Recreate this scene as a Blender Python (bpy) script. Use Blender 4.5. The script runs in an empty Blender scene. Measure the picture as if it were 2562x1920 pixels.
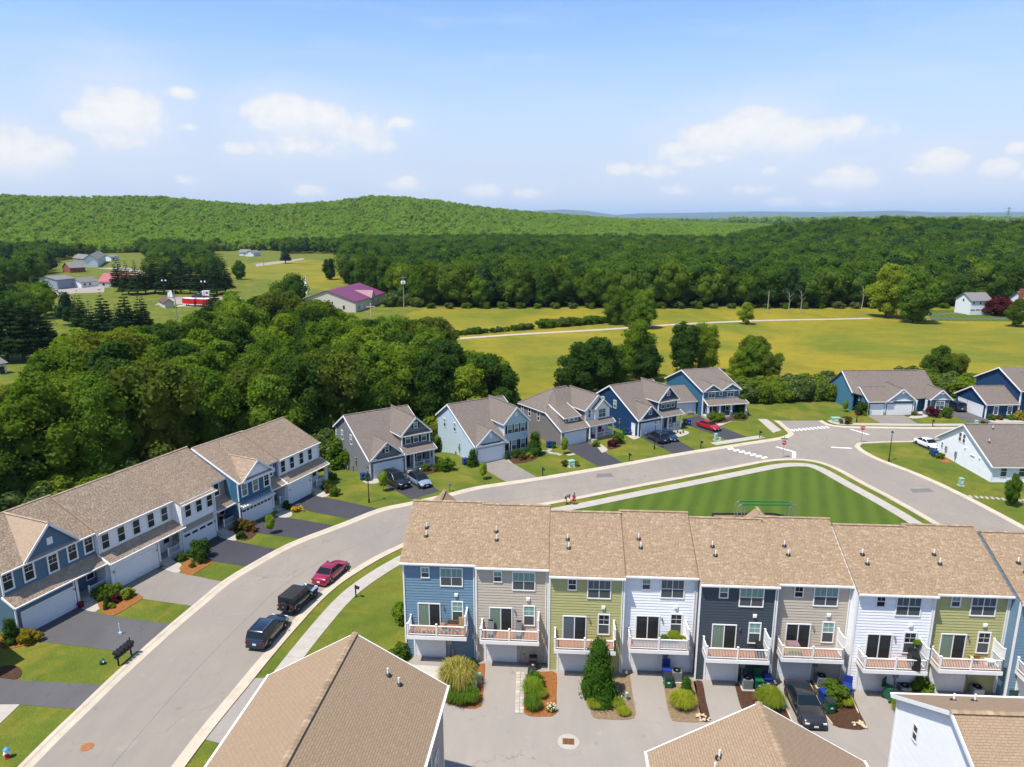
import bpy, math, random
import numpy as np
from mathutils import Vector, Matrix, noise as mnoise
rnd = random.Random(7)
npr = np.random.RandomState(7)
R = math.radians
scene = bpy.context.scene
col = scene.collection
# ------------------------------------------------------------------ camera
CAM_H, CAM_P, CAM_F = 37.0, R(13.1), 1777.0
cam_d = bpy.data.cameras.new('camera'); cam = bpy.data.objects.new('camera', cam_d); col.objects.link(cam)
cam.location = (0, 0, CAM_H); cam.rotation_euler = (math.pi/2 - CAM_P, 0, 0)
cam_d.sensor_width = 36; cam_d.lens = 36*CAM_F/2562; cam_d.clip_start = 0.5; cam_d.clip_end = 60000
scene.camera = cam
# ------------------------------------------------------------------ sky and sun
SUN_EL = R(65); SUN_TRAVEL = Vector((0.79, 0.61, 0)).normalized()
world = bpy.data.worlds.new('World'); scene.world = world; world.use_nodes = True
wn = world.node_tree; wn.nodes.clear()
def WN(t, **k):
    n = wn.nodes.new(t)
    for a, b in k.items(): setattr(n, a, b)
    return n
def wl(a, b): wn.links.new(a, b)
sky = WN('ShaderNodeTexSky'); sky.sky_type = 'NISHITA'; sky.sun_disc = False
sky.sun_elevation = SUN_EL; sky.sun_rotation = math.atan2(-SUN_TRAVEL.x, -SUN_TRAVEL.y) % (2*math.pi)
sky.air_density = 1.0; sky.dust_density = 0.5; sky.ozone_density = 2.4; sky.altitude = 200
SKY_STRENGTH = 0.12
bgn = WN('ShaderNodeBackground'); bgn.inputs[1].default_value = SKY_STRENGTH
outw = WN('ShaderNodeOutputWorld')
wl(bgn.outputs[0], outw.inputs[0])
def wmath(op, a, b=None, clamp=False):
    n = WN('ShaderNodeMath', operation=op, use_clamp=clamp)
    for i, v in enumerate((a, b)):
        if v is None: continue
        if isinstance(v, (int, float)): n.inputs[i].default_value = v
        else: wl(v, n.inputs[i])
    return n.outputs[0]
def wmix(fac, a, b):
    n = WN('ShaderNodeMix', data_type='RGBA')
    wl(fac, n.inputs[0])
    for i, v in ((6, a), (7, b)):
        if isinstance(v, tuple): n.inputs[i].default_value = v
        else: wl(v, n.inputs[i])
    return n.outputs[2]
tc = WN('ShaderNodeTexCoord'); sep = WN('ShaderNodeSeparateXYZ'); wl(tc.outputs['Generated'], sep.inputs[0])
# direction -> azimuth from +Y (radians) and elevation (radians)
az = wmath('ARCTAN2', sep.outputs[0], sep.outputs[1])
el = wmath('ARCSINE', sep.outputs[2])
comb = WN('ShaderNodeCombineXYZ'); wl(az, comb.inputs[0]); wl(el, comb.inputs[1])
def wnoise(scale, detail, rough, sx=1, sy=1):
    mp = WN('ShaderNodeMapping'); mp.inputs['Scale'].default_value = (sx, sy, 1); wl(comb.outputs[0], mp.inputs[0])
    n = WN('ShaderNodeTexNoise'); n.inputs['Scale'].default_value = scale
    n.inputs['Detail'].default_value = detail; n.inputs['Roughness'].default_value = rough
    wl(mp.outputs[0], n.inputs['Vector']); return n.outputs['Fac']
billow = wnoise(15, 8, 0.62, 1, 1.35)
fine = wnoise(60, 5, 0.6, 1, 1.4)
def px2ae(px, py):
    v = (py-960)/CAM_F; u = (px-1281)/CAM_F
    d = Vector((u, math.cos(CAM_P)-v*math.sin(CAM_P), -math.sin(CAM_P)-v*math.cos(CAM_P))).normalized()
    return math.atan2(d.x, d.y), math.asin(d.z)
# cumulus: (centre px, centre py, half width px, height up px, height down px, density)
CLOUDS = [(300,290,120,80,80,1.0),(330,262,45,50,60,.9),(215,300,60,40,50,.8),(20,385,110,75,70,1.0),(120,385,80,50,50,.75),(290,350,95,45,40,.5),
 (455,233,55,22,24,.62),(470,318,38,14,16,.42),(715,285,105,52,70,1.0),(800,290,80,45,60,.85),(640,283,50,30,30,.7),(880,318,120,55,80,.55),(760,370,150,40,40,.5),
 (1000,308,42,20,22,.65),(600,372,60,22,26,.5),(940,362,60,30,32,.5),(1880,325,115,60,70,1.05),(1800,345,110,50,55,.95),(1985,340,90,50,60,.85),(2110,320,80,38,50,.62),
 (2190,330,90,30,40,.35),(1680,375,45,24,26,.75),(1640,425,70,30,28,.6),(1730,400,110,28,34,.5),(1545,425,42,20,24,.6),(1925,425,30,16,20,.55),(2120,445,80,34,36,.95),(2060,455,60,20,24,.5),
 (2350,400,75,34,44,1.0),(2300,425,70,22,30,.5),(2500,420,58,26,30,.9),(1010,460,50,24,26,.7),(1215,478,62,24,26,.6),(1320,485,70,20,22,.5),(775,478,50,22,24,.6),(465,450,40,20,24,.4),
 (1690,475,75,22,26,.4),(1880,475,75,20,24,.42),(1960,505,60,16,20,.5),(2090,510,60,12,16,.45),(2550,370,40,18,22,.6),(2620,430,80,30,40,.8),
 (-150,360,150,80,80,.9),(-420,330,120,70,80,.9),(2900,360,160,70,80,.9),(3300,400,160,60,70,.8)]
acc = None; acc_soft = None; acc_h = None
for cx, cy, hw, hu, hd, den in CLOUDS:
    hw *= 1.3; hu *= 1.2; hd *= 1.3; a0, e0 = px2ae(cx, cy); a1, _ = px2ae(cx+hw, cy); _, e1 = px2ae(cx, cy-hu); _, e2 = px2ae(cx, cy+hd)
    da = wmath('MULTIPLY', wmath('SUBTRACT', az, a0), 1/max(abs(a1-a0), .004))
    de = wmath('SUBTRACT', el, e0)
    up = wmath('MULTIPLY', wmath('MAXIMUM', de, 0.0), 1/abs(e1-e0)); dn = wmath('MULTIPLY', wmath('MINIMUM', de, 0.0), 1/abs(e0-e2))
    dv = wmath('ADD', up, dn)
    r2 = wmath('ADD', wmath('MULTIPLY', da, da), wmath('MULTIPLY', dv, dv))
    g = wmath('MULTIPLY', wmath('SUBTRACT', 1.0, wmath('POWER', r2, 0.62), True), den)
    acc = g if acc is None else wmath('MAXIMUM', acc, g)
    gh_ = wmath('MULTIPLY', g, wmath('ADD', 1.0, wmath('MULTIPLY', dn, 1.0))); acc_h = gh_ if acc_h is None else wmath('MAXIMUM', acc_h, gh_)
    r3 = wmath('ADD', wmath('MULTIPLY', wmath('MULTIPLY', da, da), 0.22), wmath('MULTIPLY', wmath('MULTIPLY', dv, dv), 0.2))
    g2 = wmath('MULTIPLY', wmath('SUBTRACT', 1.0, wmath('POWER', r3, 0.6), True), den)
    acc_soft = g2 if acc_soft is None else wmath('MAXIMUM', acc_soft, g2)
nz = wmath('MULTIPLY', wmath('SUBTRACT', billow, 0.5), 3.0)
nz2 = wmath('MULTIPLY', wmath('SUBTRACT', fine, 0.5), 1.0)
dens = wmath('ADD', wmath('MULTIPLY', acc, 1.5), wmath('MULTIPLY', wmath('ADD', nz, nz2), wmath('MULTIPLY', wmath('POWER', acc, 0.45), 0.75)))
mr = WN('ShaderNodeMapRange'); mr.interpolation_type = 'SMOOTHSTEP'
wl(dens, mr.inputs[0]); mr.inputs[1].default_value = 0.22; mr.inputs[2].default_value = 0.72
veil = WN('ShaderNodeMapRange'); veil.interpolation_type = 'SMOOTHSTEP'; wl(wmath('ADD', wmath('MULTIPLY', acc_soft, 1.0), wmath('MULTIPLY', wmath('SUBTRACT', wnoise(9, 5, .6, 1, 2.2), 0.5), 0.9)), veil.inputs[0]); veil.inputs[1].default_value = 0.05; veil.inputs[2].default_value = 0.95; veil.inputs[4].default_value = 0.5
fade = WN('ShaderNodeMapRange'); fade.interpolation_type = 'SMOOTHSTEP'; wl(wmath('DIVIDE', acc_h, wmath('MAXIMUM', acc, 0.001)), fade.inputs[0]); fade.inputs[1].default_value = 0.15; fade.inputs[2].default_value = 0.95; fade.inputs[3].default_value = 0.12
cl = wmath('MULTIPLY', mr.outputs[0], fade.outputs[0])
# thin high streaks
streak = wnoise(3.2, 6, 0.6, 1.0, 6.0)
mr2 = WN('ShaderNodeMapRange'); mr2.interpolation_type = 'SMOOTHSTEP'; wl(streak, mr2.inputs[0])
mr2.inputs[1].default_value = 0.46; mr2.inputs[2].default_value = 0.80; mr2.inputs[4].default_value = 0.5
# pale summer haze towards the horizon, the same all round
mr3 = WN('ShaderNodeMapRange'); mr3.interpolation_type = 'SMOOTHERSTEP'; wl(el, mr3.inputs[0])
mr3.inputs[1].default_value = -0.02; mr3.inputs[2].default_value = 0.34; mr3.inputs[3].default_value = 1.0; mr3.inputs[4].default_value = 0.0
SKYMUL = WN('ShaderNodeMix', data_type='RGBA', blend_type='MULTIPLY'); SKYMUL.inputs[0].default_value = 1.0
wl(sky.outputs[0], SKYMUL.inputs[6]); SKYMUL.inputs[7].default_value = (.92, 1.08, 1.25, 1)
base = SKYMUL.outputs[2]
base = wmix(wmath('MULTIPLY', mr3.outputs[0], 0.94), base, (3.9, 4.35, 5.3, 1))
base = wmix(mr2.outputs[0], base, (4.0, 4.6, 5.6, 1))
base = wmix(veil.outputs[0], base, (4.9, 5.15, 5.7, 1))
shade = WN('ShaderNodeMapRange'); wl(wmath('ADD', fine, wmath('MULTIPLY', acc, 0.5)), shade.inputs[0]); shade.inputs[1].default_value = 0.35; shade.inputs[2].default_value = 0.95
cloudcol = wmix(shade.outputs[0], (4.7, 4.95, 5.45, 1), (5.75, 5.72, 5.68, 1))
base = wmix(wmath('MULTIPLY', cl, 0.92), base, cloudcol)
wl(base, bgn.inputs[0])
sun_d = bpy.data.lights.new('sun', 'SUN'); sun = bpy.data.objects.new('sun', sun_d); col.objects.link(sun)
sun_d.energy = 4.8; sun_d.angle = R(0.5); sun_d.color = (1.0, 0.95, 0.86)
sd = Vector((SUN_TRAVEL.x*math.cos(SUN_EL), SUN_TRAVEL.y*math.cos(SUN_EL), -math.sin(SUN_EL)))
sun.rotation_euler = sd.to_track_quat('-Z', 'Y').to_euler(); sun.location = (-60, -40, 160)
vs = scene.view_settings; vs.view_transform = 'Standard'; vs.look = 'None'; vs.exposure = 0.5; vs.gamma = 1; vs.use_curve_mapping = False
cy = scene.cycles
cy.max_bounces = 6; cy.diffuse_bounces = 3; cy.glossy_bounces = 2; cy.transmission_bounces = 4; cy.volume_bounces = 0; cy.transparent_max_bounces = 8
cy.use_denoising = True; cy.caustics_reflective = False; cy.caustics_refractive = False

# ------------------------------------------------------------------ placing: a point of the photograph on the ground plane
def at(px, py, z=0.0):
    u = (px-1281)/CAM_F; v = (py-960)/CAM_F
    d = Vector((u, math.cos(CAM_P)-v*math.sin(CAM_P), -math.sin(CAM_P)-v*math.cos(CAM_P)))
    t = (z-CAM_H)/d.z
    return Vector((d.x*t, d.y*t, z))
def sstep(a, b, x):
    t = min(1, max(0, (x-a)/(b-a))); return t*t*(3-2*t)

# ------------------------------------------------------------------ materials
def lin(c):
    return tuple(((x/255)/12.92 if x/255 <= .04045 else ((x/255+.055)/1.055)**2.4) for x in c)
MATS = {}
class NT:
    def __init__(s, name):
        s.m = bpy.data.materials.new(name); s.m.use_nodes = True; s.t = s.m.node_tree; s.t.nodes.clear()
        s.out = s.n('ShaderNodeOutputMaterial')
    def n(s, t, **k):
        x = s.t.nodes.new(t)
        for a, b in k.items(): setattr(x, a, b)
        return x
    def l(s, a, b): s.t.links.new(a, b)
    def noise(s, vec, scale, detail=4, rough=.55, dist=0):
        x = s.n('ShaderNodeTexNoise'); x.inputs['Scale'].default_value = scale; x.inputs['Detail'].default_value = detail
        x.inputs['Roughness'].default_value = rough; x.inputs['Distortion'].default_value = dist
        if vec is not None: s.l(vec, x.inputs['Vector'])
        return x.outputs['Fac']
    def rng(s, v, a, b, c=0, d=1, smooth=False):
        x = s.n('ShaderNodeMapRange'); s.l(v, x.inputs[0])
        if smooth: x.interpolation_type = 'SMOOTHSTEP'
        for i, q in enumerate((a, b, c, d)): x.inputs[i+1].default_value = q
        return x.outputs[0]
    def math(s, op, a, b=None):
        x = s.n('ShaderNodeMath', operation=op)
        for i, v in enumerate((a, b)):
            if v is None: continue
            if isinstance(v, (int, float)): x.inputs[i].default_value = v
            else: s.l(v, x.inputs[i])
        return x.outputs[0]
    def mix(s, f, a, b, blend='MIX'):
        x = s.n('ShaderNodeMix', data_type='RGBA', blend_type=blend)
        if isinstance(f, (int, float)): x.inputs[0].default_value = f
        else: s.l(f, x.inputs[0])
        for i, v in ((6, a), (7, b)):
            if isinstance(v, tuple): x.inputs[i].default_value = (*v[:3], 1)
            else: s.l(v, x.inputs[i])
        return x.outputs[2]
    def pos(s): return s.n('ShaderNodeNewGeometry').outputs['Position']
    def obj(s): return s.n('ShaderNodeTexCoord').outputs['Object']
    def mapping(s, vec, scale=(1,1,1), rot=(0,0,0)):
        x = s.n('ShaderNodeMapping'); x.inputs['Scale'].default_value = scale; x.inputs['Rotation'].default_value = rot
        s.l(vec, x.inputs[0]); return x.outputs[0]
    def pbr(s, colr, rough=.7, metal=0, spec=.4, bump=None, bstr=.3, bdist=.02, coat=0):
        b = s.n('ShaderNodeBsdfPrincipled'); 
        if isinstance(colr, tuple): b.inputs['Base Color'].default_value = (*colr[:3], 1)
        else: s.l(colr, b.inputs['Base Color'])
        if isinstance(rough, (int, float)): b.inputs['Roughness'].default_value = rough
        else: s.l(rough, b.inputs['Roughness'])
        b.inputs['Metallic'].default_value = metal; b.inputs['Specular IOR Level'].default_value = spec
        if coat: b.inputs['Coat Weight'].default_value = coat; b.inputs['Coat Roughness'].default_value = .03
        if bump is not None:
            k = s.n('ShaderNodeBump'); k.inputs['Strength'].default_value = bstr; k.inputs['Distance'].default_value = bdist
            s.l(bump, k.inputs['Height']); s.l(k.outputs[0], b.inputs['Normal'])
        s.l(b.outputs[0], s.out.inputs[0]); return b
def plain(name, c, rough=.6, metal=0, var=.12, scale=3.0, spec=.4, coat=0):
    """one colour with a little wear and unevenness"""
    if name in MATS: return MATS[name]
    t = NT(name); c = tuple(c)
    f = t.noise(t.obj(), scale, 5, .6)
    lo = tuple(x*(1-var) for x in c); hi = tuple(min(1, x*(1+var)) for x in c)
    t.pbr(t.mix(t.rng(f, .3, .7), lo, hi), rough, metal, spec, coat=coat)
    MATS[name] = t.m; return t.m
def siding(name, c):
    if name in MATS: return MATS[name]
    t = NT(name); g = t.n('ShaderNodeNewGeometry').outputs['Random Per Island']
    f = t.noise(t.mapping(t.obj(), (.6, .6, 3)), 1.5, 5, .6)
    c1 = t.mix(t.rng(f, .3, .7), tuple(x*.93 for x in c), tuple(min(1, x*1.06) for x in c))
    c2 = t.mix(t.rng(g, 0, 1, 0, .12), c1, tuple(x*.8 for x in c))
    t.pbr(c2, .55, 0, .35, bump=t.noise(t.mapping(t.obj(), (2, 2, 14)), 6, 4), bstr=.12, bdist=.004)
    MATS[name] = t.m; return t.m
def shingle(name, cols, seams=False):
    """asphalt shingles; every built shingle (island or object) has its own shade"""
    if name in MATS: return MATS[name]
    t = NT(name); gi = t.n('ShaderNodeNewGeometry').outputs['Random Per Island']; oi = t.n('ShaderNodeObjectInfo').outputs['Random']
    r = t.math('FRACT', t.math('ADD', t.math('MULTIPLY', gi, 7.31), t.math('MULTIPLY', oi, 3.77)))
    if seams:
        uv = t.n('ShaderNodeTexCoord').outputs['UV']
        b = t.n('ShaderNodeTexBrick'); b.offset = .37; b.inputs['Scale'].default_value = 1; b.inputs['Brick Width'].default_value = .34; b.inputs['Row Height'].default_value = .145
        b.inputs['Mortar Size'].default_value = .012; b.inputs['Mortar Smooth'].default_value = .3; b.inputs['Bias'].default_value = -.1
        b.inputs['Color1'].default_value = (0, 0, 0, 1); b.inputs['Color2'].default_value = (1, 1, 1, 1); b.inputs['Mortar'].default_value = (.1, .1, .1, 1)
        t.l(uv, b.inputs['Vector'])
        n2 = t.noise(t.mapping(uv, (3, 7, 1)), 1.0, 2, .5)
        r = t.math('ADD', t.math('MULTIPLY', b.outputs['Color'], .45), t.rng(n2, .25, .75, 0, .55))
    cr = t.n('ShaderNodeValToRGB'); t.l(r, cr.inputs[0])
    while len(cr.color_ramp.elements) < len(cols): cr.color_ramp.elements.new(.5)
    for i, c in enumerate(cols):
        e = cr.color_ramp.elements[i]; e.position = i/(len(cols)-1); e.color = (*c, 1)
    big = t.noise(t.pos(), .22, 4, .6)
    c = t.mix(t.rng(big, .3, .75, 0, .2), cr.outputs[0], tuple(x*.72 for x in cols[len(cols)//2]))
    gr = t.noise(t.pos(), 60, 2, .7)
    c = t.mix(t.rng(gr, .35, .65, 0, .3), c, tuple(x*1.35 for x in cols[-1]))
    if seams:
        c = t.mix(t.math('MULTIPLY', b.outputs['Fac'], .55), c, tuple(x*.4 for x in cols[0]))
        t.pbr(c, .92, 0, .2, bump=t.math('SUBTRACT', 1.0, b.outputs['Fac']), bstr=.5, bdist=.01)
    else:
        t.pbr(c, .92, 0, .2, bump=gr, bstr=.4, bdist=.004)
    MATS[name] = t.m; return t.m
def leaf(name, c1, c2, c3=None, trans=.33, thr=.72, calm=False):
    if name in MATS: return MATS[name]
    t = NT(name); gi = t.n('ShaderNodeNewGeometry').outputs['Random Per Island']; oi = t.n('ShaderNodeObjectInfo').outputs['Random']
    k = t.math('FRACT', t.math('ADD', gi, t.math('MULTIPLY', oi, .37)))
    c = t.mix(k, c1, c2)
    c = t.mix(t.rng(oi, 0, 1, 0, .22 if calm else .55), c, tuple((a+b)*.32 for a, b in zip(c1, c2)))
    h = t.math('FRACT', t.math('MULTIPLY', oi, 13.7))
    c = t.mix(t.rng(h, .55, 1, 0, .2 if calm else .5), c, tuple(min(1, v) for v in (c2[0]*1.5, c2[1]*1.25, c2[2]*.8)))
    if c3: c = t.mix(t.rng(gi, thr, thr+.02), c, c3)
    d = t.n('ShaderNodeBsdfDiffuse'); t.l(c, d.inputs[0]); d.inputs[1].default_value = .5
    tr = t.n('ShaderNodeBsdfTranslucent')
    hs = t.n('ShaderNodeMix', data_type='RGBA', blend_type='MULTIPLY'); hs.inputs[0].default_value = 1; t.l(c, hs.inputs[6]); hs.inputs[7].default_value = (1.5, 1.35, .5, 1)
    t.l(hs.outputs[2], tr.inputs[0])
    mx = t.n('ShaderNodeMixShader'); mx.inputs[0].default_value = trans
    t.l(d.outputs[0], mx.inputs[1]); t.l(tr.outputs[0], mx.inputs[2]); t.l(mx.outputs[0], t.out.inputs[0])
    MATS[name] = t.m; return t.m
def ground(name, ramp, scale, scale2=None, rough=.95, bstr=.5, bscale=9.0, bdist=.05, stretch=(1,1,1), rot=0):
    if name in MATS: return MATS[name]
    t = NT(name); p = t.mapping(t.pos(), stretch, (0, 0, rot))
    f = t.noise(p, scale, 7, .62, .3)
    if scale2: f = t.math('ADD', t.math('MULTIPLY', f, .62), t.math('MULTIPLY', t.noise(p, scale2, 5, .6), .38))
    cr = t.n('ShaderNodeValToRGB'); t.l(f, cr.inputs[0])
    while len(cr.color_ramp.elements) < len(ramp): cr.color_ramp.elements.new(.5)
    for i, (ps, c) in enumerate(ramp):
        e = cr.color_ramp.elements[i]; e.position = ps; e.color = (*c, 1)
    t.pbr(cr.outputs[0], rough, 0, .2, bump=t.noise(t.pos(), bscale, 3, .7), bstr=bstr, bdist=bdist)
    MATS[name] = t.m; return t.m
white = plain('white_vinyl', (.78, .78, .77), .45, var=.05)
white_panel = plain('white_door_paint', (.72, .73, .74), .5, var=.04)
concrete = ground('concrete', [(.25, (.34,.31,.265)), (.5, (.43,.395,.34)), (.75, (.50,.465,.405))], .9, 7, bscale=30, bstr=.2, bdist=.01)
kerb_m = ground('kerb_concrete', [(.25, (.34,.285,.215)), (.5, (.45,.385,.295)), (.75, (.52,.455,.36))], .7, 6, bscale=30, bstr=.2, bdist=.01)
walk_m = ground('sidewalk_concrete', [(.25, (.31,.28,.24)), (.5, (.375,.34,.295)), (.75, (.43,.395,.345))], .9, 7, bscale=30, bstr=.2, bdist=.01)
def asphalt(name, c, warm):
    t = NT(name); p = t.pos()
    big = t.noise(p, .09, 6, .6, .5); fine_ = t.noise(p, 14, 3, .75); mid = t.noise(t.mapping(p, (1, .25, 1), (0, 0, R(-14))), .8, 5, .65)
    cc = t.mix(t.rng(big, .3, .7), tuple(x*.9 for x in c), warm)
    cc = t.mix(t.rng(mid, .35, .7, 0, .28), cc, tuple(x*.66 for x in c))
    cc = t.mix(t.rng(fine_, .3, .7, 0, .3), cc, tuple(min(1, x*1.3) for x in c))
    vo = t.n('ShaderNodeTexVoronoi', feature='DISTANCE_TO_EDGE'); vo.inputs['Scale'].default_value = .11
    wv = t.n('ShaderNodeVectorMath', operation='ADD'); wn_ = t.n('ShaderNodeTexNoise'); wn_.inputs['Scale'].default_value = .5; wn_.inputs['Detail'].default_value = 5; t.l(p, wn_.inputs['Vector'])
    ws = t.n('ShaderNodeVectorMath', operation='SCALE'); ws.inputs['Scale'].default_value = 3.2; t.l(wn_.outputs['Color'], ws.inputs[0]); t.l(p, wv.inputs[0]); t.l(ws.outputs[0], wv.inputs[1]); t.l(wv.outputs[0], vo.inputs['Vector'])
    crack = t.math('MULTIPLY', t.rng(vo.outputs['Distance'], 0, .006, 1, 0), t.rng(big, .45, .6, 0, .55))
    cc = t.mix(crack, cc, tuple(x*.4 for x in c))
    spot = t.noise(p, 1.1, 3, .5); cc = t.mix(t.rng(spot, .66, .74, 0, .3, True), cc, tuple(x*.55 for x in c))
    pale = t.noise(p, .45, 4, .6); cc = t.mix(t.rng(pale, .6, .75, 0, .35, True), cc, tuple(min(1, x*1.22) for x in warm))
    t.pbr(cc, .9, 0, .25, bump=fine_, bstr=.25, bdist=.01); MATS[name] = t.m; return t.m
road_m = asphalt('road_asphalt', (.232,.204,.176), (.28,.236,.192))
alley_m = asphalt('alley_asphalt', (.265,.237,.21), (.305,.268,.232))
drive_dark = asphalt('sealed_asphalt', (.042,.042,.052), (.06,.058,.066))
drive_mid = asphalt('worn_sealed_asphalt', (.088,.084,.086), (.115,.108,.106))
drive_pale = asphalt('bleached_asphalt', (.205,.180,.157), (.245,.213,.182))
lawn_m = None
def glass(name, c, rough=.06):
    if name in MATS: return MATS[name]
    t = NT(name); g = t.noise(t.mapping(t.obj(), (30, 1, .3)), 1, 2)
    t.pbr(t.mix(t.rng(g, .4, .6), tuple(x*.8 for x in c), c), rough+.08, 0, .3); MATS[name] = t.m; return t.m
gl_dark = glass('dark_window_glass', (.022,.028,.032)); gl_screen = glass('insect_screen', (.075,.09,.088), .3)
gl_blind = glass('window_with_pale_blind', (.21,.36,.31), .15); gl_slat = glass('window_with_vertical_blind', (.17,.25,.19), .15); gl_bluish = glass('sky_lit_window', (.10,.13,.15), .08)
trunk_m = plain('bark', (.085,.065,.048), .95, var=.4, scale=8)
black_m = plain('black_paint', (.012,.012,.013), .45); tyre_m = plain('tyre_rubber', (.018,.018,.019), .85)
chrome_m = plain('bright_metal', (.55,.55,.56), .25, 1.0, var=.05); grey_metal = plain('galvanised_metal', (.32,.33,.33), .5, .6)
wood_deck = plain('brown_deck_boards', (.27,.11,.042), .7, var=.2); util_green = plain('pale_green_enamel', (.26,.42,.30), .5); dkgreen = plain('dark_green_plastic', (.012,.095,.05), .5)
bin_green = plain('green_bin_plastic', (.008,.10,.045), .45); bin_blue = plain('blue_bin_plastic', (.012,.035,.22), .45); bin_lid = plain('dark_bin_lid', (.02,.024,.028), .5)
ac_m = plain('air_conditioner_grey', (.15,.165,.18), .5); red_m = plain('red_paint', (.40,.012,.02), .4)
terra = plain('terracotta', (.33,.12,.06), .8); rust = plain('rusty_iron', (.30,.115,.035), .9, var=.35, scale=12)
paint_white = plain('white_road_paint', (.72,.72,.69), .8, var=.15, scale=4)
mulch_or = ground('orange_brown_mulch', [(.3, (.13,.045,.014)), (.5, (.27,.105,.03)), (.7, (.40,.18,.055))], 6, 22, bscale=26, bstr=1, bdist=.06)
mulch_dk = ground('dark_brown_mulch', [(.3, (.028,.014,.009)), (.5, (.075,.035,.02)), (.7, (.13,.065,.038))], 6, 22, bscale=26, bstr=1, bdist=.06)
mulch_gy = ground('weathered_mulch', [(.3, (.11,.07,.04)), (.5, (.24,.165,.10)), (.7, (.34,.26,.15))], 6, 22, bscale=26, bstr=1, bdist=.06)
# ------------------------------------------------------------------ mesh building
class MB:
    """collects simple shapes and links them as ONE mesh object"""
    def __init__(s): s.v = []; s.f = []; s.uv = {}
    def add(s, vs, fs):
        b = len(s.v); s.v += [tuple(v) for v in vs]; s.f += [tuple(i+b for i in f) for f in fs]; return s
    def box(s, x0, y0, z0, x1, y1, z1):
        return s.add([(x0,y0,z0),(x1,y0,z0),(x1,y1,z0),(x0,y1,z0),(x0,y0,z1),(x1,y0,z1),(x1,y1,z1),(x0,y1,z1)],
                     [(3,2,1,0),(4,5,6,7),(0,1,5,4),(1,2,6,5),(2,3,7,6),(3,0,4,7)])
    def cbox(s, c, d, rz=0, taper=1.0):
        hx, hy, hz = d[0]/2, d[1]/2, d[2]/2; ca, sa = math.cos(rz), math.sin(rz); vs = []
        for z, k in ((-hz, 1), (hz, taper)):
            for x, y in ((-hx,-hy),(hx,-hy),(hx,hy),(-hx,hy)):
                x *= k; y *= k; vs.append((c[0]+x*ca-y*sa, c[1]+x*sa+y*ca, c[2]+z))
        return s.add(vs, [(3,2,1,0),(4,5,6,7),(0,1,5,4),(1,2,6,5),(2,3,7,6),(3,0,4,7)])
    def bar(s, p, q, w, h, up=(0,0,1)):
        p, q = Vector(p), Vector(q); d = (q-p).normalized(); u = Vector(up)
        if abs(d.dot(u)) > .99: u = Vector((0,1,0))
        a = d.cross(u).normalized()*(w/2); b = a.cross(d).normalized()*(h/2)
        vs = [p-a-b, p+a-b, p+a+b, p-a+b, q-a-b, q+a-b, q+a+b, q-a+b]
        return s.add(vs, [(3,2,1,0),(4,5,6,7),(0,1,5,4),(1,2,6,5),(2,3,7,6),(3,0,4,7)])
    def cyl(s, p, q, r0, r1=None, n=8):
        r1 = r0 if r1 is None else r1
        p, q = Vector(p), Vector(q); d = (q-p).normalized(); u = Vector((0,0,1)) if abs(d.z) < .95 else Vector((1,0,0))
        a = d.cross(u).normalized(); b = a.cross(d).normalized(); vs = []
        for c, r in ((p, r0), (q, r1)):
            for i in range(n):
                t = 2*math.pi*i/n; vs.append(c+a*(r*math.cos(t))+b*(r*math.sin(t)))
        fs = [(i, (i+1) % n, n+(i+1) % n, n+i) for i in range(n)] + [tuple(range(n-1, -1, -1)), tuple(range(n, 2*n))]
        return s.add(vs, fs)
    def prism(s, pts, z0, z1):
        n = len(pts); vs = [(x, y, z0) for x, y in pts]+[(x, y, z1) for x, y in pts]
        return s.add(vs, [tuple(range(n-1, -1, -1)), tuple(range(n, 2*n))]+[(i, (i+1) % n, n+(i+1) % n, n+i) for i in range(n)])
    def ext(s, pts, vec):
        n = len(pts); vec = Vector(vec); vs = [Vector(p) for p in pts]+[Vector(p)+vec for p in pts]
        return s.add(vs, [tuple(range(n-1, -1, -1)), tuple(range(n, 2*n))]+[(i, (i+1) % n, n+(i+1) % n, n+i) for i in range(n)])
    def lathe(s, c, prof, n=10):
        vs = []; fs = []
        for r, z in prof:
            for i in range(n):
                t = 2*math.pi*i/n; vs.append((c[0]+r*math.cos(t), c[1]+r*math.sin(t), c[2]+z))
        for k in range(len(prof)-1):
            for i in range(n): fs.append((k*n+i, k*n+(i+1) % n, (k+1)*n+(i+1) % n, (k+1)*n+i))
        fs += [tuple(range(n-1, -1, -1)), tuple(range((len(prof)-1)*n, len(prof)*n))]
        return s.add(vs, fs)
    def sph(s, c, rx, ry=None, rz=None, nu=10, nv=6):
        ry = ry or rx; rz = rz or rx
        prof = [(math.cos(math.pi*(k/nv-.5)), math.sin(math.pi*(k/nv-.5))) for k in range(nv+1)]
        vs = []; fs = []
        for r, z in prof:
            r = max(r, .01)
            for i in range(nu):
                t = 2*math.pi*i/nu; vs.append((c[0]+rx*r*math.cos(t), c[1]+ry*r*math.sin(t), c[2]+rz*z))
        for k in range(nv):
            for i in range(nu): fs.append((k*nu+i, k*nu+(i+1) % nu, (k+1)*nu+(i+1) % nu, (k+1)*nu+i))
        return s.add(vs, fs)
    def mesh(s, name='mesh'):
        me = bpy.data.meshes.new(name); me.from_pydata(s.v, [], s.f)
        if s.uv:
            ul = me.uv_layers.new(name='UVMap')
            for p in me.polygons:
                q = s.uv.get(p.index)
                if q:
                    for li, c in zip(p.loop_indices, q): ul.data[li].uv = c
        me.update(); return me
    def obj(s, name, mat, parent=None, loc=(0,0,0), rz=0, smooth=False, **k):
        return link(name, s.mesh(name), mat, parent, loc, rz, smooth, **k)
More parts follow.
